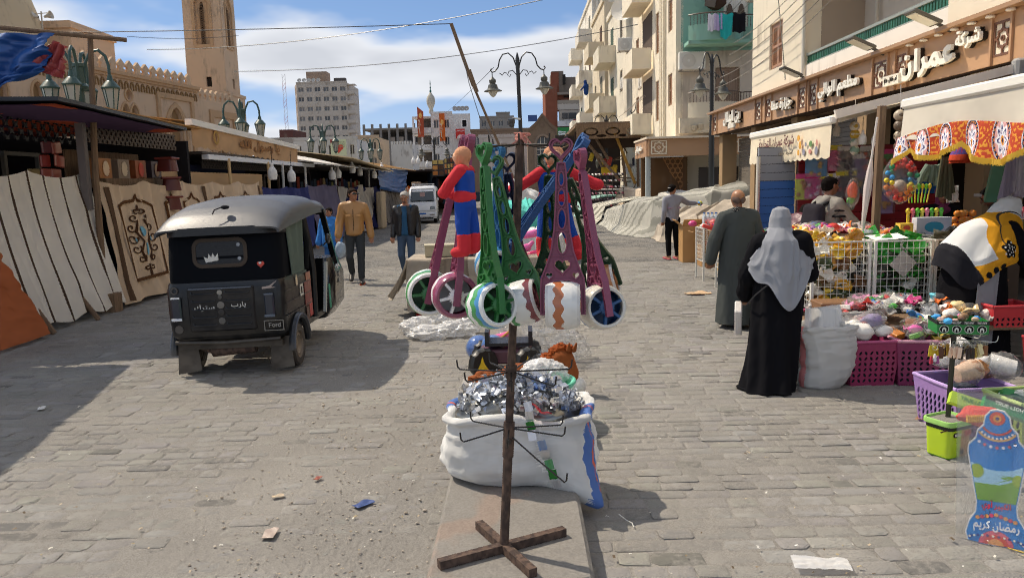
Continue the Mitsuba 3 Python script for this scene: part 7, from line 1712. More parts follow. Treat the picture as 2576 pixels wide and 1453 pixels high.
obj('paper_sheet','white sheet of paper on top of the middle wire cage','paper',tarp_pts((3.68,8.0,1.17),(4.0,7.99,1.19),(4.02,8.25,1.22),(3.7,8.3,1.2),.02,n=(12,10),wr=.01,seed=4),C('e4e1da'),smooth=40)
ct=thing('toy_counter','long display counter heaped with toys behind the wire cages','counter')
part(ct,'top',bx(2.95,5.6,8.7,10.2,1.02,1.08),C('c8b8a0'),smooth=False)
part(ct,'cloth',bx(2.97,5.6,8.66,8.7,.1,1.02),C('6a5a50'),'cloth',smooth=False)
pile('toy','on the long counter','toy',120,(2.95,4.6,8.75,10.1),1.11,BRIGHT+('f0b0c8','f0e4d0','e8e6e0','f0c080'),.10,.10,.25,('lump','box','bag','bag'))
pile('toy','on the right half of the counter','toy',30,(4.6,5.5,8.75,9.6),1.10,('b8b4ae','6a6a66','8a5a3a','d8c8a0','4fae4a','3f7fc8'),.11,.05,.2)
pile('toy','on the cartons behind the bald man','toy',16,(3.35,3.75,13.4,15.5),.95,('d5443c','e8c23a','e9e4da','d94f8a','f0b0a0'),.14,.06,.2)
for i,(x,y,w,d,h,c,lab) in enumerate(((3.86,17.3,.55,.45,.82,'b08858','open brown carton right behind the young man'),(4.02,16.4,.45,.5,.66,'a37c50','brown carton with red stencilled letters beside the young man'),(4.15,15.2,.42,.6,.8,'b59a6c','tall pale carton left of the robed man'),(4.25,17.0,.4,.4,.86,'a8814f','flapped carton carrying water bottles'))):
 t=thing('carton',lab,'carton')
 part(t,'box',bx(x-w/2,x+w/2,y-d/2,y+d/2,0,h,.006),C(c),'satin',smooth=False,var=.15)
 part(t,'flap',[xf(bx(0,.012,-d/2,d/2,0,.2),(x-w/2,y,h),ry=-.9-.3*i),xf(bx(-w/2,w/2,0,.012,0,.18),(x,y-d/2,h),rx=.7+.2*i)],C(c,1.1),'satin',smooth=False)
 if i==1:
  m=latin('FIREWORKS',.09,.003);m.apply_transform(trimesh.transformations.rotation_matrix(PI/2,(0,1,0)))
  m.apply_translation((x+.07,y-d/2-.005,h-.08))
  part(t,'stencil',m,C('b04a40'),smooth=False)
  part(t,'stencil_mark',ext(heart((x-.1,h-.17),.06),.003,at0=(0,y-d/2-.005,0)),C('b04a40'),smooth=False)
for i in range(8):
 t=thing('water_bottle','clear water bottle in the pack on the flapped carton','bottle','water bottles on the carton')
 with frame((3.98+.085*(i%4),16.7+.09*(i//4),.87)):
  part(t,'bottle',lathe([(.035,0),(.036,.15),(.014,.2),(.014,.22)],12),C('c9d2da'),'gloss')
  part(t,'cap',lathe([(.016,.22),(.016,.245)],10),C('3a6ab4'),'satin')
for i,(x,y) in enumerate(((3.5,13.9),(3.52,12.5))):
 cage('wire_rack',('low white wire rack left of the robed man','white wire rack behind the robed man')[i],x-.2,x+.3,y,y+.6,.35,.95)
bu=thing('bucket_base','lime green square snack bucket filled with sand holding a steel pole','bucket')
BK=np.array([2.79,4.93,0])
with frame(BK,rz=.42):
 part(bu,'body',loft([oval((0,0,z),r,r*.85,40,sq=6) for z,r in ((.0,.095),(.012,.102),(.2,.112))]),lambda q:np.where(((q[:,0]>.02)&(q[:,1]<-.06)&(q[:,2]<.16))[:,None],C('b8864f'),np.where((q[:,2]<.05)[:,None],C('6aa82a'),C('b5d02a'))),'gloss',smooth=60)
 part(bu,'label_patch',[xf(ext(ell((0,.0),.025,.018),.003),(-.05,-.094,.165))],C('3a2a28'),smooth=False)
 m=latin('WALY',.016,.002);m.apply_translation((-.068,-.099,.158));part(bu,'lettering',m,C('e8e4da'),smooth=False)
 part(bu,'red_label',bx(.03,.09,-.0965,-.094,.15,.185),C('b8402f'),smooth=False)
 part(bu,'barcode',[bx(.0+.005*i,.003+.005*i,-.0915,-.089,.03,.06) for i in range(7)],C('1c1c1c'),smooth=False)
 part(bu,'dark_band',loft([oval((0,0,z),.1145,.0975,40,sq=6) for z in (.195,.222)]),C('22271c'),'satin')
 part(bu,'lid_rim',[loft([oval((0,0,z),r,r*.85,40,sq=6) for z,r in ((.222,.126),(.226,.128),(.252,.128),(.256,.125),(.256,.116),(.24,.112))],cap=False)],C('9fd070'),'satin')
 part(bu,'sand',loft([oval((0,0,.24),.113,.097,40,sq=6),oval((0,0,.247),.06,.05,40)]),mat='sand')
 part(bu,'twig',rod((-.15,-.06,.19),(-.02,-.10,.225),.005,5),C('4a3626'))
KP=at(2400,850,4.97)
KB=BK+[.01,.03,.24]
ky=thing('keyring_stand','steel pole with wire hooks and a green cardboard tray of trinkets on top','display stand')
part(ky,'pole',rod(KB,KP+[0,0,.04],.016,12),C('4d4a45'),'metal')
for i in range(9):
 az=2*PI*i/9+.2
 part(ky,'hook',hook(KP+[0,0,.03],az,.17,rise=.03,r=.003),C('c9c9c6'),'metal')
part(ky,'hook',hook(KP+[0,0,-.01],-.25,.24,rise=.04,drop=-.01,r=.003),C('d5d5d2'),'metal')
with frame(KP+[.02,0,.045],rz=-.22):
 part(ky,'tray',ext(rect(-.15,.15,-.10,.10).difference(rect(-.146,.146,-.096,.096)),.085,'xy'),C('257a3a'),'satin',smooth=False)
 part(ky,'tray_floor',bx(-.146,.146,-.096,.096,0,.004),C('257a3a'),'satin',smooth=False)
 part(ky,'tray_band',[bx(-.151,.151,-.103,-.101,.062,.086),bx(-.153,-.1505,-.101,.101,.062,.086)],C('1a1a1a'),'satin',smooth=False)
 for i in range(4):
  m=latin('TRUE LIGHT',.011,.001);m.apply_translation((-.145+.075*i,-.105,.069));m.vertices=(np.asarray(m.vertices)-[-.145+.075*i,0,0])*[.62,1,1]+[-.145+.075*i,0,0]
  part(ky,'lettering',m,C('e4e4dc'),smooth=False)
  c=(-.11+.073*i,.032)
  part(ky,'disc',ext(ell(c,.028,.026),.001,at0=(0,-.1025,0)),C('141814'),smooth=False)
  part(ky,'ring',ext(ell(c,.028,.026).difference(ell(c,.025,.023)).union(Polygon([(c[0]-.012,.016),(c[0]+.012,.016),(c[0]+.012,.036),(c[0],.046),(c[0]-.012,.036)]).difference(rect(c[0]-.005,c[0]+.005,.016,.03))),.001,at0=(0,-.1045,0)),C('cfd2c8'),smooth=False)
pile('trinket','in the green cardboard tray','trinket',14,(KP[0]-.10,KP[0]+.13,KP[1]-.07,KP[1]+.07),KP[2]+.115,('3a9ae0','4ab0e8','e070b0','c8a888','6a4a38','d8b0a0','8a6a4a'),.045,.015,0,('lump',))
for i in range(46):
 az=R.uniform(PI,2*PI)
 r=R.uniform(.06,.2)
 p=KP+[r*math.cos(az)+.01,r*math.sin(az)*.5,R.uniform(-.03,.0)]
 h=('d9c23a','b58a3a','5a3a2a','e8c8b0','3a2a24','a87a3a','e0d0a0','8a5a3a')[int((az-PI)/PI*7.9)] if R.random()<.6 else R.choice(('4a3024','c8a84a','2a2422'))
 t=thing('keyring',f'{hue(h)} keyring tag hanging below the green tray','keyring',f'{hue(h)} keyrings below the green tray')
 with frame(p,rz=R.uniform(-.8,.8),rx=R.uniform(-.15,.15),ry=R.uniform(-.25,.25)):
  part(t,'tag',bx(-.013,.013,-.003,.003,-.10,-.03,.002),C(h),'satin')
  part(t,'ring',tube([(.011*math.cos(a),0,-.018+.011*math.sin(a)) for a in np.linspace(0,2*PI,10)],.0018,4),C('c9c6bc'),'metal')
t=thing('tassel_keyring','keyring with red and mauve tassels hanging before the second magenta basket','keyring')
p=at(2353,868,4.9)
part(t,'ring',tube([p+[.016*math.cos(a),0,-.016+.016*math.sin(a)] for a in np.linspace(0,2*PI,14)],.0022,5),C('c9c9c6'),'metal')
for i,(dx,c) in enumerate(((-.022,'a83a48'),(.0,'d8d4d8'),(.02,'9a5a8a'))):
 part(t,'tassel',lathe([(.012,-.05),(.008,-.01),(.004,0)],10).apply_translation(p+[dx,0,-.07+.015*(i==1)]),C(c),'cloth')
lb=thing('lantern_board','blue lantern shaped printed board in a clear plastic sleeve at the lower right edge','decoration board')
q0,q1,q2=gr(2462,1300,.0),gr(2560,1385,0),None
LBP=gr(2505,1372,0.0)
with frame(LBP+[0,0,.005],rz=-.62,rx=-.12,ry=-.05):
 half=[(.0,.0),(.112,.0),(.124,.045),(.11,.10),(.082,.15),(.078,.20),(.088,.26),(.118,.455),(.115,.485),(.085,.52),(.078,.56),(.052,.59),(.045,.635),(.025,.66),(.0,.665)]
 P_=Polygon(half+[(-x,z) for x,z in half[::-1]]).buffer(.004)
 part(lb,'foam_board',ext(P_.buffer(.006),.022,at0=(0,.001,0)),C('e6e4e0'),'satin',smooth=False)
 part(lb,'print',ext(P_,.001),C('2a86d0'),'satin',smooth=False)
 def lay(poly,c,k):
  g=poly.intersection(P_.buffer(-.003))
  if g.area>1e-6:
   part(lb,'printed_patch',ext(g,.001,at0=(0,-.0012*k,0)),C(c),'satin',smooth=False)
 lay(rect(-.2,.2,.215,.30).union(ell((.05,.30),.07,.05)),'7fae3a',1)
 lay(rect(-.2,.2,.30,.40).difference(ell((0,.43),.12,.06)),'a8d4ec',1)
 lay(ell((-.085,.36),.03,.035).union(ell((.09,.33),.025,.03)),'9fb82f',2)
 lay(ngon((0,.63),.034,20),'d9543a',1);lay(ngon((0,.63),.018,12),'e8a03a',2);lay(ngon((0,.63),.008,10),'2a3a7a',3)
 for rr_,c in ((.075,'d9543a'),(.105,'e8b46a'),(.12,'2a5ac0')):
  arcp=Point(0,.62).buffer(rr_).difference(Point(0,.62).buffer(rr_-.010)).intersection(rect(-.2,.2,.45,.6))
  lay(arcp,c,2)
 for i in range(13):
  a=PI*(1.12+.76*i/12)
  lay(ngon((.135*math.cos(a),.62+.135*math.sin(a)),.008,8),('d96a7a','e8e4f0')[i%2],3)
  lay(ngon((.09*math.cos(a),.62+.09*math.sin(a)),.006,8),'f0e8e0',3)
 lay(fit(words('kabeer',1),-.062,.062,.165,.222),'d8344a',3)
 for i in range(9):
  lay(ngon((-.08+.02*i,.150-.006*abs(4-i)),.010,10),('e8a05a','c84a6a')[i%2],2)
 lay(fit(words('ramadan',1),-.098,.098,.055,.118),'f0eef0',3)
 lay(ngon((0,-.005),.075,24),'e0637a',1);lay(ngon((0,-.005),.055,24),'d94a3a',2);lay(ngon((0,-.005),.035,20),'e8a05a',3)
 for i in range(16):
  a=PI*i/15
  lay(ngon((.115*math.cos(a),.02+.022*math.sin(a)),.006,8),('f0e8d8','2a3a8a')[i%2],3)
 part(lb,'sleeve',[sheet(lambda u,v:np.stack([-.175+.35*u,-.012-.012*np.sin(u*11)*np.sin(v*8),-.0+.75*v],-1),20,24),sheet(lambda u,v:np.stack([-.175+.35*u,.045+.01*np.sin(u*9+v*6),-.0+.75*v],-1),14,16)],mat='film',smooth=60)
 part(lb,'backing_rod',rod((.09,.04,0),(.02,.05,.62),.006,6),C('7a3028'),'satin')
 part(lb,'string',tube([(.05,-.01,.0),(.09,-.03,-.0),(.16,-.06,.0)],.003,5),C('c8a84a'),'cloth')
pp=thing('party_banner','folded red party banner with yellow fringe behind the lantern board','banner')
p=at(2455,1045,4.1)
part(pp,'cloth',lump(p+[.06,.05,-.02],(.13,.08,.05),5,.3),C('c24a3f'),'cloth')
part(pp,'fringe',[tube([p+[-.06+.012*i,-.02,.01],p+[-.065+.012*i,-.035,-.025]],.005,5) for i in range(9)],C('d9a83a'),'cloth')
for i,(u,v,Y,c,s,lab) in enumerate(((2452,1015,4.45,'b5d23a','TRUE LIGHT','lime green light box lying before the lilac basket'),(2540,1028,4.25,'1f8a4a','TRUE LIGHT','dark green light box with a black band before the olive basket'))):
 t=thing('light_box',lab,'box')
 with frame(at(u,v,Y),rz=-.35,rx=-.5,ry=.3):
  part(t,'carton',bx(-.13,.13,0,.06,-.035,.035),C(c),'gloss',smooth=False)
  m=latin(s,.02,.001);m.apply_translation((-.08,-.004,.0));part(t,'lettering',m,C('e8f0e0') if i else C('2f7a3a'),smooth=False)
  if i:
   part(t,'band',bx(-.13,.13,-.003,-.001,.016,.035),C('1a1d1c'),smooth=False)
sw=thing('slat_wall','painted slat wall in blue grey and red bands at the back of the toy counter','display wall')
for x0,x1,cols in ((3.62,4.17,['8d8f96','8d8f96','3a66a8','3a66a8','3a66a8','8d8f96','8d8f96','8d8f96']),(4.22,6.3,['9c2a30','9c2a30','2a5f9a','9c2a30','9c2a30','7d2228','9c2a30','9c2a30'])):
 for i in range(16):
  z=2.28-i*.125
  part(sw,'slat',bx(x0,x1,11.8,11.86,z-.118,z),C(cols[i//2]),'satin',smooth=False)
 part(sw,'backing',bx(x0,x1,11.862,11.9,.2,2.29),C('2a2526'),smooth=False)
obj('striped_post','red and white wound post at the left edge of the slat wall','post',rod((3.58,11.7,0),(3.58,11.7,2.15),.03,10),lambda v:np.where((np.sin(v[:,2]*30+np.arctan2(v[:,1]-11.7,v[:,0]-3.58))>.3)[:,None]&(v[:,2]<1.4)[:,None],C('b03038'),C('d8d0c0')),'satin')
PK=((2018,470,'c8d048','a8683a'),(2046,468,'d95a9a','e8c8d8'),(2053,412,'4a90c8','e8b83a'),(2100,398,'e070a0','f0b0c8'),(2128,400,'a8a098','4a3a44'),(2152,420,'7a4a8a','5a3a5a'),(2180,400,'b8b0a0','d9604a'),(2225,408,'5aa04a','d95a3a'),(2222,458,'a8789a','8a5a80'),(2075,470,'b83a48','e8d8d8'),(2098,468,'c8c4c4','a83a44'),(2128,462,'5a5058','c84a4a'),(2155,455,'3a3a40','c8a04a'),(2185,462,'a8444a','d8c8c0'),(2220,505,'b08ac0','d8a04a'),(2245,440,'6a5a48','3a3028'))
for i,(u,v,c1,c2) in enumerate(PK):
 p=at(u,v,11.6)
 t=thing('toy_pack',f'{hue(c2)} and {hue(c1)} toy pack in the {"upper" if v < 425 else "lower"} row on the slat wall, hung pack {i + 1}','toy pack','toy packs hung on the slat wall')
 w,h=.105+.025*(i%3),.19
 with frame(p,rz=R.uniform(-.15,.15)):
  part(t,'card',bx(-w,w,.0,.006,-h,h),C(c1),'satin',smooth=False)
  part(t,'toys',[lump((R.uniform(-w*.6,w*.6),-.02,R.uniform(-h*.8,h*.4)),.028,j,.3,3,2) for j in range(6)],C(c2),'gloss')
  part(t,'header',bx(-w,w,-.004,-.001,h*.62,h),C(R.choice(('e8d84a','d94f8a','e8e4e0','3a7ac0'))),'satin',smooth=False)
  part(t,'sleeve',bx(-w-.01,w+.01,-.055,-.054,-h,h*.6),mat='film',smooth=False)
def ball_string(u,vs,Y,r,cols,lab,tri=False):
 t=thing('ball_string',lab,'ball string')
 for i,v in enumerate(vs):
  p=at(u,v,Y)
  a,b=C(cols[i%len(cols)]),C(cols[(i+1)%len(cols)])
  part(t,'ball',sph(p,r,3),lambda q,a=a,b=b,p=p:np.where((meshkit.noise((q-p)*24+i,i)>(.62 if not tri else .7))[:,None],b,a),'satin')
 part(t,'string',rod(at(u,vs[0],Y)+[0,0,.35],at(u,vs[-1],Y),.004,5),C('d8d4cc'))
ball_string(2150,(318,338,358,378),10.4,.062,('e0dccc','c8a83a','d8d4c8','8fae9a'),'string of four printed white and yellow balls under the lettered awning')
ball_string(2263,(290,316,342,368,396),9.3,.066,('b5a68f','6a5a4a','a89a84','5a4a40'),'string of dull brown patterned balls at the edge of the white awning',True)
bb_=thing('ball_net','clear net bag of small coloured balls around a patterned ball','ball net')
p=at(2264,452,8.9)
for i in range(34):
 a=2*PI*i/17+.2*(i%2)
 r=.12+.045*(i%2)
 q=p+[r*math.cos(a),-.03*(i%3),r*1.35*math.sin(a)]
 part(bb_,'ball',sph(q,.030,2),C(('d9443a','e8882e','e8cf3a','3f9ad8','2f9a6a','d9443a')[int((math.sin(a)+1)*2.9+(math.cos(a)>0))%6]),'gloss')
part(bb_,'large_ball',sph(p+[.02,.05,-.08],.08,3),C('b9ada0'),'satin')
part(bb_,'net',lump(p,(.2,.09,.27),2,.1,3,3),mat='film',smooth=40)
for i,(u,v,Y) in enumerate(((2170,345,10.2),(2203,348,10.0),(2105,325,11.0))):
 q=at(u,v,Y)
 bulb(q[0],q[1],q[2],('white bulb lamp beside the string of printed balls','white bulb lamp right of the string of printed balls','white bulb lamp behind the awning valance')[i],.62)
gp=obj('green_post','green painted timber post rising from behind the wire cages','post',beam((3.93,8.62,0),(3.97,8.62,2.58),.07),C('4d5f44'),'wood',smooth=False)
gp2=obj('green_post','slanting green painted post under the white awning','post',beam(at(2490,505,7.6),at(2525,355,7.3),.10,.06),C('35604a'),'satin',smooth=False)
fu=thing('folded_parasol','white folded parasol strapped to the green timber post','parasol')
a,b=at(2207,295,8.5),at(2178,505,8.5)
part(fu,'rod',rod(a,b,.012,7),C('d8d0c8'),'satin')
part(fu,'cloth',tube([a*.5+b*.5,a*.35+b*.65,a*.15+b*.85,b+[-.02,0,-.25],b+[.0,0,-.55]],[.015,.035,.045,.02,.012],8),C('d5c8c0'),'cloth')
for i,(u,v0,v1,Y,w,c,lab) in enumerate(((2380,395,495,8.9,.14,'5a5a48','bundle of long brown and green whips hung under the white awning'),(2450,375,410,8.6,.3,'a85a3a','cluster of striped orange and purple knitted hats hung in the dark shop'),(2540,350,490,7.9,.12,'8a8090','grey purple cloths hung at the right side of the shop'),(2566,355,490,7.9,.10,'b9b0b8','pale cloth hung at the far right of the shop'),(2350,415,465,9.4,.3,'7a8a7c','grey green cloth bundle in the dark shop'))):
 p,q=at(u,v0,Y),at(u,v1,Y)
 t=thing('hung_goods',lab,'hung goods')
 if i==1:
  for j in range(7):
   c2=p+[R.uniform(-.22,.22),R.uniform(-.1,.1),R.uniform(-.03,.02)]
   part(t,'hat',lathe([(.12,-.12),(.11,-.06),(.07,.02),(.02,.09)],14).apply_translation(c2),lambda v,z=c2[2]:np.array([C('b8482f'),C('5a4a8a'),C('8a3a6a'),C('c8b8a0')])[np.clip(((v[:,2]-z+.12)/.05).astype(int),0,3)],'cloth')
 else :
  for j in range(6):
   x=(j-2.5)*w/5
   part(t,'piece',tube([p+[x*.5,.02*(j%2),0],(p+q)/2+[x,.02*(j%2),0],q+[x*1.3,.02,R.uniform(-.05,.05)]],.022+.012*(i>1),7),C(c,R.uniform(.7,1.3)),'cloth')
for i,(x,y,z,c,lab) in enumerate(((4.75,8.9,1.16,'c9ccd8','white printed gift box with a blue oval on the counter'),(4.42,8.85,1.12,'d8b03a','small yellow box left of the white gift box'),(4.42,8.86,1.22,'e0bc4a','upper small yellow box left of the white gift box'))):
 t=thing('gift_box',lab,'box')
 w,h=((.20,.11),(.08,.05),(.075,.05))[i]
 part(t,'carton',bx(x-w,x+w,y,y+.12,z-.04,z-.04+2*h,.003),C(c),'satin',smooth=False)
 part(t,'print',ext(ell((x,z-.04+h),w*.55,h*.55),.002,at0=(0,y-.003,0)),C(('3a9ab8','c87a3a','b8503a')[i]),'satin',smooth=False)
pr=thing('pump_stick','rack of yellow green and pink bubble sticks standing behind the white gift box','toy rack')
for i in range(8):
 c=C(('e0c83a','e0708a','5fc03a','d8d04a','e080a0','4fae3a','d8c84a','5fc84a')[i])
 x=4.52+.055*i
 part(pr,'stick',[rod((x,9.05,1.1),(x,9.05,1.38),.018,8),sph((x,9.05,1.41),.026,2,(1,1,1.4))],c,'gloss')
for i in range(7):
 part(pr,'upper_stick',[rod((4.6+.035*i,9.2,1.5),(4.585+.042*i,9.2,1.66),.008,6),sph((4.585+.042*i,9.2,1.69),.02,2,(1,1,1.8))],C(('e8cf3a','6fd03a')[i%2]),'gloss')
part(pr,'holder',bx(4.5,4.95,9.0,9.12,1.02,1.14),C('c8c8c4'),'satin',smooth=False)
ob=thing('ball_bag','clear bag of orange balls beside the bubble sticks','bag')
for i in range(16):
 part(ob,'ball',sph((5.12+.06*(i%4),9.1+.03*(i%3),1.14+.075*(i//4)),.04,2),C(R.choice(('d8842e','e09a4a','c87a3a'))),'gloss')
for i in range(3):
 obj('snack_tin','pink and white tin in the row on the shop carton','tin',rod((5.55+.11*i,8.9,1.3),(5.55+.11*i,8.9,1.43),.045,12),lambda v:np.where((v[:,2]>1.37)[:,None],C('c8485a'),C('d8c8c8')),'satin',group='pink tins on the shop carton')
obj('carton','brown carton under the pink tins at the back of the counter','carton',bx(5.45,5.9,8.85,9.2,1.08,1.29,.005),C('8a6844'),'satin',smooth=False)
sh=thing('shop_shelf','shelf of blue canned goods in the dark shop','shelf')
part(sh,'board',bx(6.0,7.6,9.9,10.3,1.52,1.56),C('b8b0a8'),smooth=False)
for i in range(9):
 part(sh,'can',rod((6.08+.16*i,10.0,1.56),(6.08+.16*i,10.0,1.78),.065,12),lambda v:np.where((v[:,2]>1.72)[:,None],C('7a2f34'),C('6aa8c8')),'satin')
tk3=thing('auto_rickshaw','dusty black three-wheeled taxi with a grey vinyl roof driving away','auto rickshaw')
BKC,ROOF=C('101216'),C('4e5156',.9)
def tyre_wheel(t,c,r,w,rim,axis_rz=0.0,dust='5a5148'):
 ty=lathe([(r*.62,-w*.5),(r*.9,-w*.52),(r*.985,-w*.36),(r,0),(r*.985,w*.36),(r*.9,w*.52),(r*.62,w*.5)],32,cap=False)
 k=part(t,'wheel',xf(ty,c,ry=PI/2,rz=axis_rz),C(dust,.45),'satin')
 put(k+'__rim',xf([lathe([(.02,-w*.18),(r*.3,-w*.2),(r*.42,-w*.42),(r*.6,-w*.3),(r*.64,-w*.5),(r*.66,0),(r*.64,w*.5),(r*.6,w*.3),(r*.42,w*.42),(r*.3,w*.2),(.02,w*.18)],28)],c,ry=PI/2,rz=axis_rz),C(rim),'satin')
 return k
with frame((-2.915,7.46,0),rz=math.radians(.8),ry=math.radians(-1.4),k=1.04):
 def rr_(w,y0,y1,z,r=.10,n=12):
  """A rounded rectangle ring, half width w, between y0 and y1 at height z."""
  pts=[]
  for cx,cy,a0 in ((w-r,y0+r,-PI/2),(w-r,y1-r,0),(-w+r,y1-r,PI/2),(-w+r,y0+r,PI)):
   for a in np.linspace(a0,a0+PI/2,n//2):
    pts.append((cx+r*math.cos(a),cy+r*math.sin(a),z))
  return np.array(pts)
 part(tk3,'body',loft([rr_(.50,.06,.95,.34),rr_(.555,.0,.98,.42),rr_(.565,-.01,1.0,.62),rr_(.565,.0,1.0,.86),rr_(.55,.015,1.0,.925)]),BKC,'dusty',smooth=45)
 part(tk3,'floor',bx(-.5,.5,.98,2.1,.30,.36),C('1c1c1e'),'dusty',smooth=False)
 part(tk3,'rear_curtain',loft([rr_(.55,.018,.85,.926,.14),rr_(.55,.03,.85,1.15,.15),rr_(.54,.05,.85,1.36,.16),rr_(.53,.07,.85,1.46,.17)]),C('101217'),'cloth',smooth=50)
 part(tk3,'side_curtain',[sheet(lambda u,v:np.stack([.580-.03*v+.008*np.sin(u*15)*v,.30+.62*u-.18*(1-v)*u,.93+.58*v],-1),16,12,.008)],C('56635c'),'cloth',smooth=50)
 def roof(u,v):
  y=-.03+2.28*u
  prof=np.interp(u,[0,.03,.08,.14,.25,.45,.62,.70,.78,.9,.97,1.0],[1.42,1.46,1.54,1.60,1.665,1.70,1.69,1.655,1.64,1.63,1.56,1.50])
  w=np.interp(u,[0,.1,.6,.75,1],[.565,.57,.56,.53,.48])
  edge=np.interp(u,[0,.12,.5,.75,1],[1.37,1.40,1.47,1.49,1.46])
  a=(v-.5)*PI
  s=np.sin(a)
  k=np.abs(np.cos(a))**.42
  return np.stack([w*np.sign(s)*np.abs(s)**.75,y,edge+(prof-edge)*k],-1)
 part(tk3,'roof',sheet(roof,70,50,.02),ROOF,'satin',smooth=50,var=.1)
 part(tk3,'roof_valance',sheet(lambda u,v:np.stack([.565*np.sin((u-.5)*PI)**1.0*np.abs(np.sin((u-.5)*PI))**-.3,-.045+.28*np.abs(np.sin((u-.5)*PI))**4,1.425-.075*v+.02*np.cos((u-.5)*PI)],-1),60,5,.01),C('23262b'),'satin',smooth=50)
 part(tk3,'roof_lamp',[bx(.46,.56,.85,.98,1.55,1.60,.01),],C('d9d6c8'),'satin')
 part(tk3,'aerial',[lump((.05,.12,1.62),(.04,.03,.02),1,.1),tube([(.02,.1,1.62),(-.03,.06,1.60),(-.04,.03,1.56)],.006,6)],C('1c1c1e'))
 wp_=rect(-.26,.26,1.06,1.34).buffer(-.09).buffer(.09)
 wt=math.atan2(.035,.43)
 def on_rear(poly,d,y=.0,name='sticker',col=C('d8d6d0'),mat='satin'):
  m=xf(ext(affinity.translate(poly,0,-.926),d),(0,.018-y,.926),rx=-wt)
  return part(tk3,name,m,col,mat,smooth=False)
 on_rear(affinity.translate(wp_.difference(wp_.buffer(-.035)),-.01,0),.012,.012,'window_frame',C('4a423c'),'cloth')
 on_rear(affinity.translate(wp_.buffer(-.034),-.01,0),.006,.006,'rear_window',C('0a0b0f'),'satin')
 crown=Polygon([(-.15,1.12),(-.03,1.12),(-.02,1.19),(-.055,1.155),(-.07,1.20),(-.09,1.16),(-.11,1.20),(-.125,1.155),(-.16,1.18)])
 on_rear(affinity.rotate(crown,8),.002,.014,'crown_sticker',C('c9c7c0'))
 for c in ((.17,1.27),(.175,1.14)):
  on_rear(ngon(c,.018,10),.002,.014,'round_sticker',C('8a9098'))
 on_rear(affinity.scale(heart((.37,1.07),.035),1,1),.002,.012,'heart_sticker',C('b8402f'))
 on_rear(heart((.365,1.085),.014),.002,.015,'heart_sticker',C('d8d6d0'))
 part(tk3,'tailgate',bx(-.34,.29,-.022,.02,.46,.88,.012),C('0f1116'),'dusty')
 for sx in (-1,1):
  for i in range(5):
   z=.82-i*.075
   x0,x1=(-.30,-.075) if sx<0 else (.02,.25)
   part(tk3,'louvre',tube([(x0,-.022,z+.02),(x0+.01,-.03,z),(x1-.01,-.03,z),(x1,-.022,z+.012)],.008,6),C('1c2027'),'dusty')
 part(tk3,'top_trim',bx(-.32,.27,-.035,-.022,.865,.875),C('5a6370'),'satin',smooth=False)
 for i,(z,r) in enumerate(((.83,.024),(.785,.02),(.71,.034),(.64,.03),(.56,.032))):
  part(tk3,'badge',xf(lathe([(.001,.012),(r,.01),(r,0)],16),(-.027,-.022,z),rx=PI/2),C(('8a8880','4a4844','6d6a64','2a2826','5a5854')[i]),'satin')
 for key,x0,x1,z0,z1 in (('yarab',.07,.21,.675,.735),('sotrak',-.28,-.09,.655,.72)):
  part(tk3,'lettering',ext(fit(words(key,1),x0,x1,z0,z1),.003,at0=(0,-.027,0)),C('c9c9c4'),smooth=False)
 for s in (-1,1):
  x=.44*s-.01
  q=part(tk3,'tail_lamp',bx(x-.045,x+.045,-.035,.0,.58,.80,.012),C('232c3a'),'gloss')
  part(tk3,'lamp_chrome',[bx(x-.05,x+.05,-.045,-.036,.575,.60,.003),bx(x-.04,x+.045,-.045,-.036,.785,.80,.003)],C('d5d8dc') if s<0 else C('5a6470'),'satin')
  part(tk3,'mud_flap',xf(Polygon and ext(Polygon([(-.10,-.33),(.13,-.30),(.10,0),(-.08,0)]),.012),(.45*s,.12,.36),rx=-.06),C('3a332b'),'dusty',smooth=False,var=.3)
 part(tk3,'round_sticker',[ext(ngon((-.46,.86),.035,12).difference(ngon((-.46,.86),.025,12)),.003,at0=(0,-.014,0)),ext(ngon((-.45,.49),.04,12),.003,at0=(0,-.012,0))],C('5a5652'),smooth=False)
 part(tk3,'name_sticker',[ext(Polygon([(.37,.86),(.44,.87),(.52,.92),(.46,.86),(.50,.85),(.37,.84)]),.002,at0=(0,-.013,0))],C('a89a92'),smooth=False)
 pl=rect(.36,.545,.44,.54)
 part(tk3,'plate_frame',ext(pl.difference(pl.buffer(-.006)),.004,at0=(0,-.013,0)),C('8d8a84'),smooth=False)
 m=latin('Ford',.04,.003);m.apply_translation((.40,-.014,.475));part(tk3,'lettering',m,C('8f8c86'),smooth=False)
 part(tk3,'bumper',[tube([(-.5,.0,.36),(0,-.02,.345),(.5,.0,.36)],.02,8),bx(-.5,.5,.04,.08,.28,.34)],C('2c2622'),'dusty')
 part(tk3,'silencer',[tube([(-.2,.12,.24),(.22,.12,.27)],.055,12),tube([(-.3,.14,.28),(-.2,.12,.24)],.03,8)],C('5a483a'),'rust')
 part(tk3,'axle',tube([(-.5,.42,.24),(.5,.42,.24)],.035,8),C('2a2623'),'dusty')
 for s in (-1,1):
  tyre_wheel(tk3,(.505*s,.40,.22),.22,.12,'7d6f60')
  part(tk3,'wheel_arch',tube([(.572*s,.40+.29*math.cos(a),.20+.31*math.sin(a)) for a in np.linspace(.05,PI-.05,18)],.035,8),C('23262c'),'dusty')
  part(tk3,'fender_lip',tube([(.60*s,.40+.30*math.cos(a),.20+.32*math.sin(a)) for a in np.linspace(.3,PI-.1,18)],.012,6),C('394150'),'dusty')
 tyre_wheel(tk3,(.0,2.12,.2),.20,.10,'7d6f60')
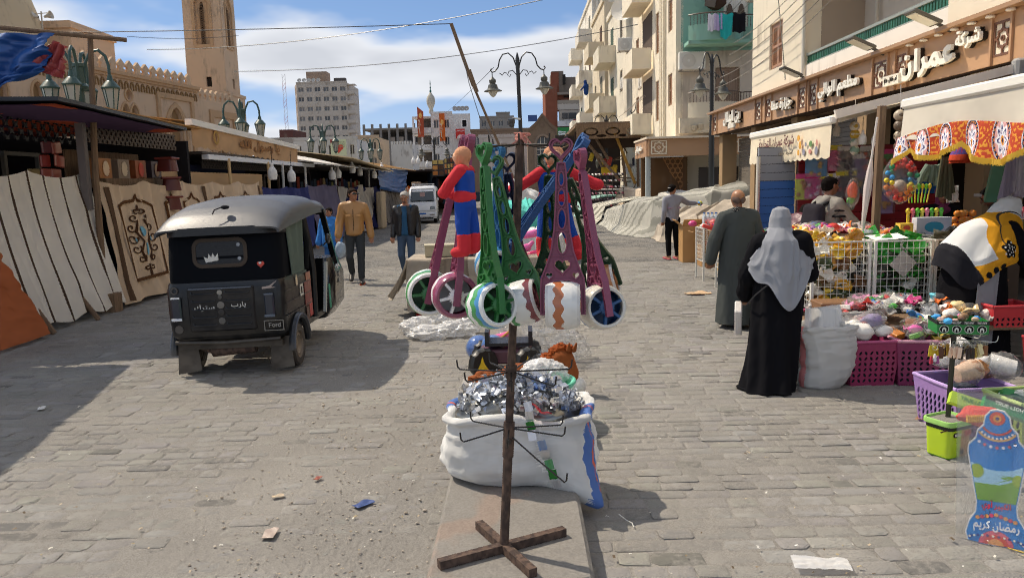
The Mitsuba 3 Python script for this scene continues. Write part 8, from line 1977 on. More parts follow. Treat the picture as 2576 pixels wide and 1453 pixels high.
 with frame((.568,0,0),rz=PI/2):
  for(a,b,c,d,h) in ((.72,.98,.55,.80,'6a1f20'),(.80,.98,.80,.89,'8a4a32'),(.86,.98,.42,.60,'a8282a'),(.74,.84,.40,.54,'4a2622')):
   part(tk3,'decal',ext(rect(a,b,c,d),.003,at0=(0,-.004,0)),C(h),'dusty',smooth=False)
  part(tk3,'square_decal',ext(rect(.55,.66,.68,.80).difference(rect(.575,.635,.70,.775)),.003,at0=(0,-.006,0)),C('c9c5ba'),smooth=False)
  part(tk3,'pointed_sticker',ext(Polygon([(.42,.80),(.48,.80),(.48,.88),(.45,.92),(.42,.88)]),.003,at0=(0,-.005,0)),C('c9b8a0'),smooth=False)
  for z in (.56,.68,.80):
   part(tk3,'crease',bx(.05,.95,-.006,.0,z,z+.008),C('20242b'),'dusty',smooth=False)
 part(tk3,'passenger_seat',[bx(-.5,.5,.45,.95,.60,.72,.03),bx(-.5,.5,.30,.45,.70,1.1,.03)],C('2a2426'),'gloss')
 part(tk3,'driver_seat',bx(-.35,.25,1.18,1.5,.36,.70,.03),C('6a3f2a'),'gloss')
 part(tk3,'rear_pillar',[tube([(.55,.92,.92),(.56,.98,1.2),(.52,.9,1.52)],.03,8)],C('1a1d1e'),'cloth')
 part(tk3,'middle_pillar',[tube([(.53,1.22,.36),(.545,1.22,.9),(.53,1.18,1.2),(.50,1.12,1.52)],.035,8)],C('161617'),'satin')
 part(tk3,'front_pillar',[beam((.615,2.02,.85),(.52,1.90,1.52),.06,.05),beam((-.615,2.02,.85),(-.52,1.90,1.52),.06,.05)],C('0d0f12'),'gloss',smooth=False)
 part(tk3,'windscreen_frame',[beam((-.58,1.99,.90),(.58,1.99,.90),.04),beam((-.50,1.90,1.48),(.50,1.90,1.48),.04)],C('0d0f12'),'gloss',smooth=False)
 part(tk3,'cowl',loft([rr_(.50,1.75,2.45,.24,.14),rr_(.62,1.70,2.45,.40,.14),rr_(.645,1.72,2.40,.75,.14),rr_(.60,1.80,2.25,.95,.10)]),C('0c0d10'),'gloss',smooth=50)
 part(tk3,'side_panel',[ext(Polygon([(1.5,.32),(2.05,.30),(2.05,.9),(1.62,.9),(1.55,.6)]),.02,'xz')],C('0c0d10'),'gloss',smooth=False) if False else part(tk3,'door_leg',beam((.57,1.50,.36),(.585,1.66,.92),.03,.05),C('aab0ac'),'satin',smooth=False)
 part(tk3,'reflector',[xf(lathe([(.001,.01),(.03,.008),(.03,0)],12),(.645,2.0,z),ry=PI/2) for z in (.66,.74)],C('8a8884'),'satin')
 part(tk3,'white_decal',[tube([(.65,1.86+.04*i,.84+.03*math.sin(i*2.4)) for i in range(6)],.008,5)],C('d9dad8'))
 part(tk3,'green_sticker',bx(.60,.606,1.62,1.69,.38,.66),C('4a8a72'),smooth=False)
 part(tk3,'handlebar',[tube([(-.28,1.72,1.02),(0,1.80,1.0),(.28,1.72,1.02)],.018,8)],C('1c1c1e'))
 part(tk3,'mirror',[lump((.60,1.78,1.18),(.03,.05,.06),1,.05),rod((.52,1.9,1.1),(.6,1.8,1.16),.01,5)],C('1c1e20'),'gloss')
 part(tk3,'dash',bx(-.5,.5,1.86,1.98,.80,.90,.02),C('16181b'),'gloss')
vn=thing('minivan','white minivan with a roof rack parked facing the camera by the far stalls','minivan')
VW=C('dcdee0',.92)
with frame((-4.75,37.6,0),rz=math.radians(4)):
 def vr(y,w,z0,z1,r=.12):
  pts=[]
  for cx,cz,a0 in ((w-r,z1-r,0),(-w+r,z1-r,PI/2)):
   for a in np.linspace(a0,a0+PI/2,7):
    pts.append((cx+r*math.cos(a),y,cz+r*math.sin(a)))
  pts+=[(-w,y,z0+.5),(-w*.97,y,z0),(w*.97,y,z0),(w,y,z0+.5)]
  return np.array(pts)
 part(vn,'body',loft([vr(-.02,.64,.28,.62,.05),vr(.0,.67,.24,.78,.06),vr(.05,.68,.24,.95,.06),vr(.12,.68,.24,1.04,.08),vr(.50,.66,.24,1.72,.16),vr(.9,.66,.24,1.82,.18),vr(2.9,.66,.24,1.82,.18),vr(3.15,.64,.26,1.70,.18)][::-1]),VW,'gloss',smooth=40)
 part(vn,'windscreen',sheet(lambda u,v:np.stack([(-.55+1.10*u)*(1-.06*v),.135+.33*v,1.10+.55*v],-1),8,8,.01),C('26323a'),'gloss',smooth=50)
 part(vn,'windscreen_rubber',tube([(-.57,.12,1.08),(.57,.12,1.08),(.535,.47,1.66),(-.535,.47,1.66),(-.57,.12,1.08)],.018,6),C('16181a'))
 part(vn,'side_window',[bx(.655,.672,.55+.85*i,1.28+.85*i,1.12,1.55) for i in range(3)],C('1c262c'),'gloss',smooth=False)
 part(vn,'bumper',bx(-.70,.70,-.07,.1,.30,.52,.04),C('d5d7da'),'satin')
 part(vn,'grille_strip',bx(-.62,.62,-.035,-.005,.60,.64),C('b5b8bb'),smooth=False)
 for s in (-1,1):
  k=part(vn,'headlamp',bx(.48*s-.11,.48*s+.11,-.03,.05,.68,.82,.015),C('2c3034'),'gloss')
  put(k+'__lens',bx(.48*s-.08,.48*s+.08,-.036,-.031,.70,.80),C('8d979c'),'gloss',smooth=False)
  part(vn,'indicator',bx(.46*s-.12,.46*s+.12,-.078,-.06,.40,.46),C('7a706a'),smooth=False)
  part(vn,'mirror',[hull([((.74*s,.35,1.16),(.05,.03,.08))]),rod((.66*s,.38,1.12),(.72*s,.36,1.14),.015,5)][0],C('c9ccce'),'gloss')
  for y in (.55,2.5):
   tyre_wheel(vn,(.60*s,y,.27),.27,.16,'a5a8aa',dust='2a2826')
 pk_=part(vn,'number_plate',bx(-.17,.17,-.085,-.071,.36,.52),C('d5d5d2'),smooth=False)
 put(pk_+'__band',bx(-.165,.165,-.09,-.0855,.45,.515),C('2a62b4'),smooth=False)
 part(vn,'lower_grille',bx(-.5,.5,-.02,.05,.22,.30),C('1c1c1c'),smooth=False)
 part(vn,'wiper',[rod((-.4,.10,1.09),(-.1,.13,1.13),.01,4),rod((.15,.10,1.09),(.45,.13,1.13),.01,4)],C('161616'))
 part(vn,'sun_card',bx(-.12,.12,.26,.27,1.28,1.5),C('b89a94'),smooth=False)
 part(vn,'roof_rack',[rod((-.5,.8+.5*i,1.90),(.5,.8+.5*i,1.90),.015,5) for i in range(4)]+[rod((s,.7,1.92),(s,2.6,1.92),.015,5) for s in (-.5,.5)]+[rod((s,.8+1.5*i,1.8),(s,.8+1.5*i,1.92),.012,4) for s in (-.5,.5) for i in range(2)],C('c9ccce'),'satin')
V=lambda *a:np.array(a,float)
BASE=dict(pel=V(0,0,.94),chest=V(0,0,1.28),neck=V(0,.01,1.46),head=V(0,.03,1.62),shL=V(-.185,0,1.40),shR=V(.185,0,1.40),elL=V(-.235,-.02,1.12),elR=V(.235,-.02,1.12),wrL=V(-.25,.06,.88),wrR=V(.25,.06,.88),hiL=V(-.09,0,.92),hiR=V(.09,0,.92),knL=V(-.10,.03,.50),knR=V(.10,.03,.50),anL=V(-.105,-.02,.085),anR=V(.105,-.02,.085),toL=V(-.125,.13,.03),toR=V(.125,.13,.03))
SKIN=C('a8755a',.9)
def hand_hulls(w,e,s,curl=.7,spread=0):
 """Palm, four fingers and a thumb beyond the wrist, along the forearm."""
 d=w-e;d=d/np.linalg.norm(d)
 side=np.cross(d,V(0,0,1) if abs(d[2])<.8 else V(0,1,0));side/=np.linalg.norm(side)
 pn=np.cross(side,d)
 H=[hull([(w,.024),(w+d*.05+side*.02,.016),(w+d*.05-side*.02,.016)]),hull([(w+d*.05+side*.028,.015),(w+d*.05-side*.028,.015),(w+d*.085+side*.026,.012),(w+d*.085-side*.026,.012)])]
 for i,L in enumerate((.062,.072,.068,.052)):
  b=w+d*.085+side*(.027-.018*i)
  k1=b+(d*math.cos(curl*.6)+pn*s*math.sin(curl*.6))*L*.5
  k2=k1+(d*math.cos(curl*1.5)+pn*s*math.sin(curl*1.5))*L*.5
  H+=[hull([(b,.0095),(k1,.0088)]),hull([(k1,.0088),(k2,.0078)])]
 tb_=w+d*.035+side*.026
 H+=[hull([(tb_,.012),(tb_+d*.035+side*.022,.010)]),hull([(tb_+d*.035+side*.022,.010),(tb_+d*.062+side*.016+pn*s*.014,.009)])]
 return H
def rot3(z,x=0,y=0):
 return trimesh.transformations.euler_matrix(x,y,z,'sxyz')[:3,:3]
def person(lab,loc,rz,h=1.74,pose=None,yaw=0.0,nod=0.0,skin=SKIN,hair=C('1c1613'),hair_cut='short',top=None,legs=None,shoes=C('1f1d1c'),face=True,curl=.7,bare=False,group=None,fat=1.0):
 """A standing figure facing local +y: one skin for the body, clothes and hair as parts."""
 J={k:v.copy() for k,v in BASE.items()}
 for k,v in (pose or {}).items():
  J[k]=V(*v)
 t=thing('person',lab,'person',group)
 k=h/1.74
 with frame(loc,rz=rz,k=k):
  HR=rot3(yaw,nod)
  hp=lambda x,y,z:J['head']+HR@V(x,y,z)
  Hd=lambda pts:hull([(hp(*p),r) for p,r in pts])
  B=[Hd([((0,-.015,.035),(.074,.088,.075)),((0,.03,.0),(.066,.07,.07)),((0,.04,-.06),(.05,.05,.04))]),Hd([((0,.055,-.085),(.03,.026,.02)),((0,.04,-.05),(.05,.04,.03))]),Hd([((0,.098,.01),.010),((0,.118,-.022),.013)]),Hd([((-.03,.085,.035),(.026,.014,.010)),((.03,.085,.035),(.026,.014,.010))]),Hd([((0,.092,-.058),(.024,.012,.010))])]
  B+=[Hd([((s*.075,-.005,.02),(.012,.018,.028)),((s*.075,.0,-.02),(.008,.012,.012))]) for s in (-1,1)]
  B+=[hull([(J['neck'],.056),(J['head']+HR@V(0,-.015,-.06),.052)]),hull([(J['neck'],.06),(J['shL'],.05),(J['shR'],.05),(J['chest'],(.14,.095,.1))]),hull([(J['chest'],(.145,.1,.1)),(J['pel'],(.13,.1,.09))])]
  for s,L in ((-1,'L'),(1,'R')):
   B+=[hull([(J['sh'+L],.052),(J['el'+L],.042)]),hull([(J['el'+L],.040),(J['wr'+L],.028)])]+hand_hulls(J['wr'+L],J['el'+L],-s,curl)
   B+=[hull([(J['hi'+L],.085),(J['kn'+L],.055)]),hull([(J['kn'+L],.053),(J['an'+L],.038)]),hull([(J['an'+L],.038),(J['to'+L],(.035,.04,.022)),(J['an'+L]+V(0,-.05,-.05),.03)])]
  part(t,'body',fuse(B,.016,3),skin,'satin',smooth=60)
  if face:
   for s in (-1,1):
    part(t,'eye',sph(hp(s*.031,.099,.022),.0085,1),C('18120f'))
    part(t,'eyebrow',hull([(hp(s*.018,.104,.043),.005),(hp(s*.046,.093,.046),.005)]),hair)
   part(t,'mouth',hull([(hp(-.02,.104,-.060),.005),(hp(.02,.104,-.060),.005)]),C('7a4038'))
  if hair_cut in ('short','crop'):
   g=.010 if hair_cut=='short' else .004
   hc=Hd([((0,-.02,.04),(.077+g,.090+g,.077+g)),((0,.02,.05),(.072+g,.07+g,.05+g)),((0,-.06,-.02),(.06+g,.04+g,.04))])
   n=HR@V(0,-.8,.62);n/=np.linalg.norm(n)
   hc=hc.trim_by_plane([float(q) for q in n],float(n@hp(0,.045,.045)))
   if hc.num_tri()==0:
    hc=Hd([((0,-.03,.05),.085)])
   q=fuse([hc],.014,2,.007,60,2)
   part(t,'hair',q,hair,'cloth',smooth=60)
  def sleeve(L,r,to='wr',g=0.0):
   return [hull([(J['sh'+L],.062+r),(J['el'+L],.050+r)]),hull([(J['el'+L],.048+r),(J['wr'+L]+(J['el'+L]-J['wr'+L])*.02,.040+r)])]
  def torso(r,low=.0,fat=1.0):
   a=[hull([(J['neck']+V(0,-.01,-.02),.068+r),(J['shL'],.058+r),(J['shR'],.058+r),(J['chest'],(.155+r,.115+r,.1))])]
   a+=[hull([(J['chest'],(.158*fat+r,.118*fat+r,.1)),(J['pel']+V(0,.01,low),(.150*fat+r,.125*fat+r,.05))])]
   return a
  if top:
   for nm,col,r,low,slv,fold,mt in top:
    part(t,nm,fuse(torso(r,low,fat)+(sleeve('L',r)+sleeve('R',r) if slv else []),.022,5,fold,9,5),col,mt,smooth=60,var=.1)
  if legs is not None:
   G=[hull([(J['pel']+V(0,0,.04),(.15,.115,.05)),(J['hiL']+V(0,0,-.05),.088),(J['hiR']+V(0,0,-.05),.088)])]
   for L in 'LR':
    G+=[hull([(J['hi'+L],.100),(J['kn'+L],.072)]),hull([(J['kn'+L],.070),(J['an'+L]+V(0,0,.03),.058)])]
   part(t,'trousers',fuse(G,.022,4,.012,9,7),legs,'cloth',smooth=60,var=.1)
  if not bare:
   for L in 'LR':
    part(t,'shoe',fuse([hull([(J['an'+L]+V(0,-.045,-.045),(.042,.045,.04)),(J['to'+L]+V(0,.02,.01),(.045,.06,.035)),(J['an'+L],(.046,.05,.03))])],.02,3),shoes,'satin')
 return t,J,hp,k
def inperson(loc,rz,k):
 return frame(loc,rz=rz,k=k)
L_,Z_=gr(899,712),PI+.12
walk=dict(knL=(-.10,.10,.51),anL=(-.10,.16,.10),toL=(-.12,.31,.035),knR=(.10,.12,.50),anR=(.10,-.16,.17),toR=(.11,-.06,.05),elL=(-.26,-.02,1.13),wrL=(-.29,.0,.87),elR=(.26,.02,1.13),wrR=(.285,.10,.89))
t,J,hp,k=person('man in a tan zipped jacket and sunglasses walking with his head turned aside',L_,Z_,1.83,walk,yaw=.75,hair=C('2a211c'),top=[('jacket',C('b0834f',.9),.026,-.02,True,.016,'satin')],legs=C('3a3d40'),shoes=C('3c3836'))
with inperson(L_,Z_,k):
 part(t,'zip',tube([(0,.150,1.36),(0,.160,1.2),(0,.165,.98)],.006,5),C('4a3826'))
 part(t,'collar',fuse([hull([((-.055,.02,1.47),.035),((.055,.02,1.47),.035),((0,-.05,1.48),.035)])],.02,3),C('a87a48'),'satin')
 for s in (-1,1):
  part(t,'pocket_flap',xf(bx(-.045,.045,0,.012,-.02,.02,.004),(s*.09,.142,1.25)),C('b98c58'),'satin')
 part(t,'hem',fuse([hull([((-.09,.02,.93),(.07,.10,.022)),((.09,.02,.93),(.07,.10,.022))])],.03,2),C('8a6238'),'cloth')
 part(t,'sunglasses',[hull([(hp(-.055,.094,.022),(.028,.010,.016)),(hp(-.02,.112,.022),(.02,.008,.016))]),hull([(hp(.055,.094,.022),(.028,.010,.016)),(hp(.02,.112,.022),(.02,.008,.016))])][0],C('141210'),'gloss')
 part(t,'sunglasses',hull([(hp(.05,.098,.022),(.026,.010,.016)),(hp(.02,.112,.022),(.02,.008,.016))]),C('141210'),'gloss')
 part(t,'sole',bx(-.16,-.07,.08,.36,.0,.035,.01),C('a8482f'))
L_,Z_=gr(1027,704),PI-.05
t,J,hp,k=person('grey-haired man in a black leather jacket over a blue shirt and jeans',L_,Z_,1.74,dict(knL=(-.10,.08,.50),anL=(-.10,.10,.09),toL=(-.12,.25,.03),knR=(.10,.06,.50),anR=(.10,-.22,.14),toR=(.11,-.1,.04)),nod=-.32,hair=C('a8a5a0'),top=[('shirt',C('2f5270'),.006,-.02,False,.008,'cloth')],legs=C('46566c'),shoes=C('1c1c1e'))
with inperson(L_,Z_,k):
 for s,L in ((-1,'L'),(1,'R')):
  part(t,'jacket_front',fuse([hull([(J['sh'+L],.085),(V(s*.10,.03,1.3),(.085,.115,.1)),(V(s*.115,.03,.92),(.085,.13,.05))]),hull([(J['sh'+L],.083),(J['el'+L],.068)]),hull([(J['el'+L],.066),(J['wr'+L],.054)])],.022,4,.014,9,6),C('17181b'),'satin',smooth=60)
  part(t,'lapel',xf(ext(Polygon([(-.03,-.12),(.035,-.02),(.04,.10),(-.03,.11)]),.012),(s*.085,.13,1.36),rx=.25,rz=s*.2+PI),C('3a3c40'),'satin',smooth=False)
 part(t,'jacket_back',fuse([hull([((-.13,-.05,1.38),.085),((.13,-.05,1.38),.085),((-.1,-.05,.93),.09),((.1,-.05,.93),.09)])],.03,4,.01),C('17181b'),'satin')
 part(t,'moustache',hull([(hp(-.025,.106,-.045),.009),(hp(.025,.106,-.045),.009)]),C('5a5450'))
 for s in (-1,1):
  part(t,'sole',bx(s*.1-.05,s*.1+.05,(.02 if s<0 else -.3),(.32 if s<0 else -.05),.0 if s<0 else .05,.03 if s<0 else .08,.01),C('c9c6c0'))
L_,Z_=gr(1692,652),.25
t,J,hp,k=person('young man in a lilac grey sweater and black trousers holding out a coloured ball',L_,Z_,1.73,dict(elR=(.42,.12,1.30),wrR=(.66,.17,1.28),elL=(-.24,-.05,1.13),wrL=(-.23,.03,.90)),yaw=-1.15,hair=C('15110f'),top=[('sweater',C('8f909a'),.012,-.02,True,.012,'cloth')],legs=C('131315'),bare=True,skin=C('a07055',.9))
with inperson(L_,Z_,k):
 part(t,'sweater_band',fuse([hull([((-.13,-.01,1.20),(.05,.118,.035)),((.13,-.01,1.20),(.05,.118,.035))])],.02,2),C('a08898'),'cloth')
 for L in 'LR':
  part(t,'slipper',fuse([hull([(J['to'+L]+V(0,.04,.0),(.05,.05,.025)),(J['an'+L]+V(0,-.06,-.07),(.04,.04,.014))])],.02,2),C('b8485a'),'satin')
 part(t,'headband',tube([hp(.082*math.cos(a),-.015+.095*math.sin(a),.035) for a in np.linspace(2.3,6.0,12)],.006,5),C('d8d4cf'))
 hb=J['wrR']+V(.13,.02,-.01)
t2=thing('toy_ball','small yellow blue and red ball in the young man hand','ball')
with inperson(L_,Z_,k):
 part(t2,'ball',sph(hb,.06,3),lambda q:np.array([C('e0d040'),C('3a8ad0'),C('d8483a'),C('6ac04a')])[((np.arctan2(q[:,2]-hb[2],q[:,0]-hb[0])+PI)/(2*PI)*6).astype(int)%4],'gloss')
 part(t2,'packet',xf(bx(-.05,.05,-.02,.02,-.015,.015,.005),J['wrL']+V(-.02,.08,-.07)),C('d8c8c4'),'gloss')
def robe(t,rings,col,name,mat='cloth',n=64,amp=.0,fr=(8,8,3),seed=1,dens=50):
 R_=[oval(c,rx,ry,n,rz=a,fold=f,fk=fk,ph=ph,sq=2.2) for(c,rx,ry,a,f,fk,ph) in rings]
 m=loft(dense(R_,dens))
 v=np.asarray(m.vertices)
 if amp:
  m.vertices=v+m.vertex_normals*(amp*2*(meshkit.fbm(v*np.array(fr)+seed,3,seed=seed)-.5))[:,None]
 return part(t,name,m,col,mat,smooth=60,var=.08)
L_,Z_=gr(1853,822),.12
RB=C('4c504f',.9)
t,J,hp,k=person('bald man in a long grey robe and checked scarf walking away',L_,Z_,1.70,dict(elL=(-.30,.0,1.13),wrL=(-.33,.06,.86),elR=(.29,.02,1.12),wrR=(.30,.10,.9),anL=(-.10,.12,.085),toL=(-.12,.27,.03),anR=(.10,-.14,.10),toR=(.12,-.0,.03)),hair_cut='none',face=False,top=[('robe_top',RB,.030,-.02,True,.014,'cloth')],shoes=C('5a4a3c'),skin=C('96684c',.95),curl=1.0)
with inperson(L_,Z_,k):
 robe(t,[((0,0,.07),.26,.23,0,.05,7,0),((0,0,.2),.255,.22,0,.05,7,.2),((0,0,.55),.235,.19,0,.05,7,.4),((0,0,.9),.225,.165,0,.035,7,.5),((0,0,1.15),.22,.15,0,.02,7,.6),((0,0,1.34),.20,.13,0,.0,7,.6)],RB,'robe_skirt',amp=.020,fr=(9,9,1.8),n=100,dens=60)
 for s,L in ((-1,'L'),(1,'R')):
  part(t,'wide_sleeve',fuse([hull([(J['sh'+L],.08),(J['el'+L],.085)]),hull([(J['el'+L],.085),(J['wr'+L]+V(0,0,.02),(.075,.095,.05))])],.022,4,.014,8,3),RB,'cloth')
 part(t,'scarf',fuse([hull([((-.07,-.01,1.475),(.05,.075,.035)),((.07,-.01,1.475),(.05,.075,.035))]),hull([((-.12,.02,1.44),.03),((-.04,-.06,1.50),.035)])],.014,3,.012,20,4),lambda q:np.where((np.sin(q[:,0]*160)*np.sin(q[:,2]*190+q[:,1]*160)>.35)[:,None],C('8a8884'),C('1c1c1e')),'cloth')
 part(t,'hair',fuse([Hh for Hh in [hull([(hp(s*.06,-.04,-.0),(.026,.05,.04)),(hp(s*.03,-.085,-.01),(.03,.024,.045))]) for s in (-1,1)]],.012,2),C('6a5850',.9),'cloth')
 part(t,'head_crown',Hd_ if False else sph(hp(0,-.014,.042),1,3,(.0765,.0905,.0775)),C('a87858',.95),'satin')
L_,Z_=gr(1955,972),-.28
BK2=C('131317')
t,J,hp,k=person('woman in a long black robe and pale grey headscarf walking away with a shopping bag',L_,Z_,1.60,dict(elL=(-.29,.0,1.08),wrL=(-.31,.13,.86),elR=(.27,.08,1.10),wrR=(.20,.28,1.06),neck=(0,.05,1.46),head=(0,.09,1.61)),nod=-.15,hair_cut='none',face=False,top=[('robe_top',BK2,.035,-.02,True,.022,'cloth')],shoes=C('b5b0aa'),fat=1.0)
with inperson(L_,Z_,k):
 robe(t,[((-.10,-.12,.015),.25,.27,.3,.10,9,0),((-.09,-.09,.10),.25,.25,.3,.11,9,.3),((-.05,-.05,.40),.235,.21,.2,.09,9,.8),((-.02,0,.80),.235,.19,0,.06,9,1.2),((0,.02,1.1),.235,.18,0,.03,9,1.3),((0,.02,1.34),.20,.15,0,.0,9,1.3)],BK2,'robe_skirt',amp=.026,fr=(9,9,2.2),n=110,dens=70)
 for s,L in ((-1,'L'),(1,'R')):
  part(t,'wide_sleeve',fuse([hull([(J['sh'+L],.085),(J['el'+L],.088)]),hull([(J['el'+L],.088),(J['wr'+L]+V(0,0,.02),(.08,.10,.06))])],.018,4,.026,11,3),BK2,'cloth')
 def scarf(u,v):
  a=-PI*.5+(u-.5)*2*PI*.80
  r0=np.interp(v,[0,.10,.22,.34,.46,.7,1],[.02,.075,.10,.105,.20,.265,.29])
  z=np.interp(v,[0,.10,.22,.34,.46,.7,1],[1.725,1.70,1.63,1.53,1.42,1.20,1.02])
  back=np.clip(np.cos(a+PI/2),0,1)
  hem=np.where(v>.5,(v-.5)*2,0)
  z=z+hem*(.16-.40*np.exp(-((a+PI/2-.28)/.62)**2)-.12*np.exp(-((a+PI/2+.75)/.35)**2))
  w=meshkit.fbm(np.stack([u*5,v*5,0*u],-1),3,seed=9)-.5
  w3=meshkit.noise(np.stack([u*17+v*2.5,v*3.2-u*3,0*u],-1),4)
  r=r0*(.93+.16*w+.05*np.sin(a*7+4*w)*v+.10*(1-np.abs(2*w3-1))**2*np.clip(v*2-.4,0,1))
  cy=np.interp(v,[0,.3,.5,1],[.07,.07,.02,.0])
  return np.stack([r*np.cos(a)*np.interp(v,[0,.4,1],[1,1,1.05]),cy+r*np.sin(a)*np.interp(v,[0,.3,.5,1],[1.15,1.1,.85,.85]),z],-1)
 part(t,'headscarf',sheet(scarf,150,110,.006),C('94979e',.92),'cloth',smooth=60)
 part(t,'bag_strap',tube([(-.12,-.265,1.02),(-.22,-.20,.92),(-.30,-.08,.80)],.008,5),C('3a3a3c'))
bg=thing('shopping_bag','white printed paper bag carried at the left side of the woman in black','bag')
with inperson(L_,Z_,k):
 part(bg,'bag',xf(bx(-.035,.035,-.11,.11,-.17,.10,.01),(-.37,.08,.68),rx=.35),C('cdc6c0'),'satin',smooth=30)
 for i in range(3):
  part(bg,'print',xf(ext(rect(-.09+.06*i,-.05+.06*i,-.05,.05).difference(rect(-.08+.06*i,-.06+.06*i,-.04,.04)),.003,'yz'),(-.41,.08,.62),rx=.35),C('5a4a5a'),smooth=False)
L_,Z_=V(4.36,7.45,0),-1.3
t,J,hp,k=person('woman in black stooping over the goods under a white and mustard patterned scarf',L_,Z_,1.66,dict(chest=(0,.20,1.24),neck=(0,.32,1.40),head=(0,.42,1.52),shL=(-.18,.26,1.35),shR=(.18,.26,1.35),elL=(-.26,.36,1.04),wrL=(-.22,.55,.85),elR=(.27,.38,1.06),wrR=(.22,.58,.88)),nod=-.5,hair_cut='none',face=False,top=[('coat',BK2,.04,-.02,True,.016,'cloth')],fat=1.2)
with inperson(L_,Z_,k):
 robe(t,[((0,.05,.02),.30,.40,0,.05,6,0),((0,.04,.4),.29,.36,0,.05,6,.5),((0,.02,.8),.28,.32,0,.04,6,.8),((0,.06,1.1),.27,.25,0,.02,6,1),((0,.18,1.3),.22,.15,0,.0,6,1)],BK2,'robe_skirt',amp=.012)
 part(t,'grey_panel',sheet(lambda u,v:np.stack([.262-.03*v*0+.05*v-.02*np.cos(u*3),-.16+.20*u-.10*v,.98-.72*v],-1),10,14,.01),C('8a8c90'),'cloth',smooth=60)
 def ps(u,v):
  a=-PI*.5+(u-.5)*2*PI*.86
  f=lambda *q:np.interp(v,[0,.10,.22,.34,.5,.75,1],q)
  r=f(.02,.085,.11,.125,.225,.30,.325)
  ry=f(.02,.10,.13,.17,.30,.42,.46)
  y0=f(.43,.42,.40,.35,.22,.08,.06)
  z=f(1.67,1.65,1.59,1.51,1.40,1.15,.95)
  hem=np.clip((v-.5)*2,0,1)
  z=z+hem*(.06-.22*np.exp(-((a+.75)/.5)**2)+.10*np.clip(np.sin(a),0,1))
  w=meshkit.fbm(np.stack([u*5,v*4,0*u],-1),3,seed=5)-.5
  g=1+.14*w+.035*np.sin(a*9+5*w)*v
  return np.stack([r*g*np.cos(a),y0+ry*g*np.sin(a),z],-1)
 def pcol(q):
  c=np.tile(C('dfe0de',.92),(len(q),1))
  y,z=q[:,1],q[:,2]*.954
  def disc(a,b,r):
   return np.hypot(y-a,z-b)<r
  c[disc(.24,1.18,.28)|(z<1.03+(y+.02)*.35)]=C('d99a2a')
  c[y<-.33+(1.29-z)*.42]=C('26262c')
  an=np.arctan2(z-1.12,y-.13)
  c[np.hypot(y-.13,z-1.12)<.075+.014*np.sin(5*an)]=C('15161a')
  for i in range(14):
   b,r=i*2.4,.018+.0045*i
   c[disc(.13+r*math.cos(b),1.12+r*math.sin(b),.009)]=C('e6e3da')
  for a,b,r in ((-.02,.93,.034),(.06,.965,.030),(-.10,.89,.03)):
   c[disc(a,b,r)]=C('1a1b1f')
  c[(np.abs(np.hypot(y-.30,z-1.24)-.22)<.006)&(z>1.1)]=C('3c3a3a')
  return c
 part(t,'headscarf',sheet(ps,240,170,.006),pcol,'cloth',smooth=60)
L_,Z_=V(4.0,10.1,.0),-1.25
t,J,hp,k=person('man in a grey hooded top and dark backpack reaching over the toy counter',L_,Z_,1.83,dict(elR=(.24,.22,1.14),wrR=(.16,.46,1.12),elL=(-.24,.26,1.22),wrL=(-.18,.50,1.36)),hair=C('14100e'),top=[('hooded_top',C('8f8b84'),.02,-.02,True,.014,'cloth')],legs=C('17171a'),skin=C('8a5c46',.95))
with inperson(L_,Z_,k):
 part(t,'hood',fuse([hull([((-.07,-.06,1.46),.05),((.07,-.06,1.46),.05),((0,-.11,1.40),.05)])],.02,3,.01),C('8a8680'),'cloth')
 for z in (1.33,1.26):
  part(t,'sleeve_band',tube([(.185+.072*math.cos(a),.02+.075*math.sin(a),z) for a in np.linspace(0,2*PI,16)],.014,5),C('1c1c1e'))
bpk=thing('backpack','dark grey backpack on the back of the man at the counter','backpack')
with inperson(L_,Z_,k):
 part(bpk,'bag',fuse([hull([((-.09,-.20,1.34),.075),((.09,-.20,1.34),.075),((-.10,-.24,1.0),.09),((.10,-.24,1.0),.09)])],.025,4,.012,9,2),C('2f2d32'),'cloth')
 part(bpk,'pocket',fuse([hull([((-.06,-.30,1.12),.05),((.06,-.30,1.12),.05),((0,-.31,1.0),.06)])],.02,3,.008),C('3a373d'),'cloth')
 for s in (-1,1):
  part(bpk,'strap',tube([(s*.10,-.14,1.40),(s*.12,.0,1.475),(s*.13,.12,1.40),(s*.14,.14,1.2),(s*.16,-.05,1.05)],.018,6),C('1f1e21'),'cloth')
tp_=thing('toy_pack','orange and green toy pack held up by the man with the backpack','toy pack')
q=at(2145,480,9.75)
part(tp_,'toys',lump(q,(.06,.04,.11),3,.25),C('d9582a'),'gloss')
part(tp_,'green_toy',lump(q+[-.02,0,-.12],(.05,.03,.04),4,.3),C('4f9a3a'),'gloss')
part(tp_,'sleeve',lump(q+[0,0,-.03],(.085,.05,.18),5,.1),mat='film')
t,J,hp,k=person('shopper in a maroon jacket half hidden behind the backpack',V(3.72,10.7,0),-1.2,1.62,dict(neck=(0,.2,1.36),head=(0,.3,1.44),chest=(0,.12,1.22),shL=(-.18,.16,1.32),shR=(.18,.16,1.32),elL=(-.22,.3,1.05),elR=(.22,.3,1.05),wrL=(-.15,.5,1.0),wrR=(.15,.5,1.0)),nod=-.5,hair=C('171312'),top=[('jacket',C('5c2f3a'),.045,-.02,True,.02,'satin')],legs=C('1a1a1e'))
L_,Z_=V(5.42,10.0,0),PI-.3
t,J,hp,k=person('shop woman in a plum headscarf and black dress behind the counter',L_,Z_,1.68,dict(elL=(-.36,.08,1.16),wrL=(-.22,.18,.98),elR=(.36,.1,1.18),wrR=(.30,.32,1.10)),hair_cut='none',top=[('dress',C('121216'),.02,-.02,True,.012,'cloth')],legs=C('141418'),skin=C('94644c',.95))
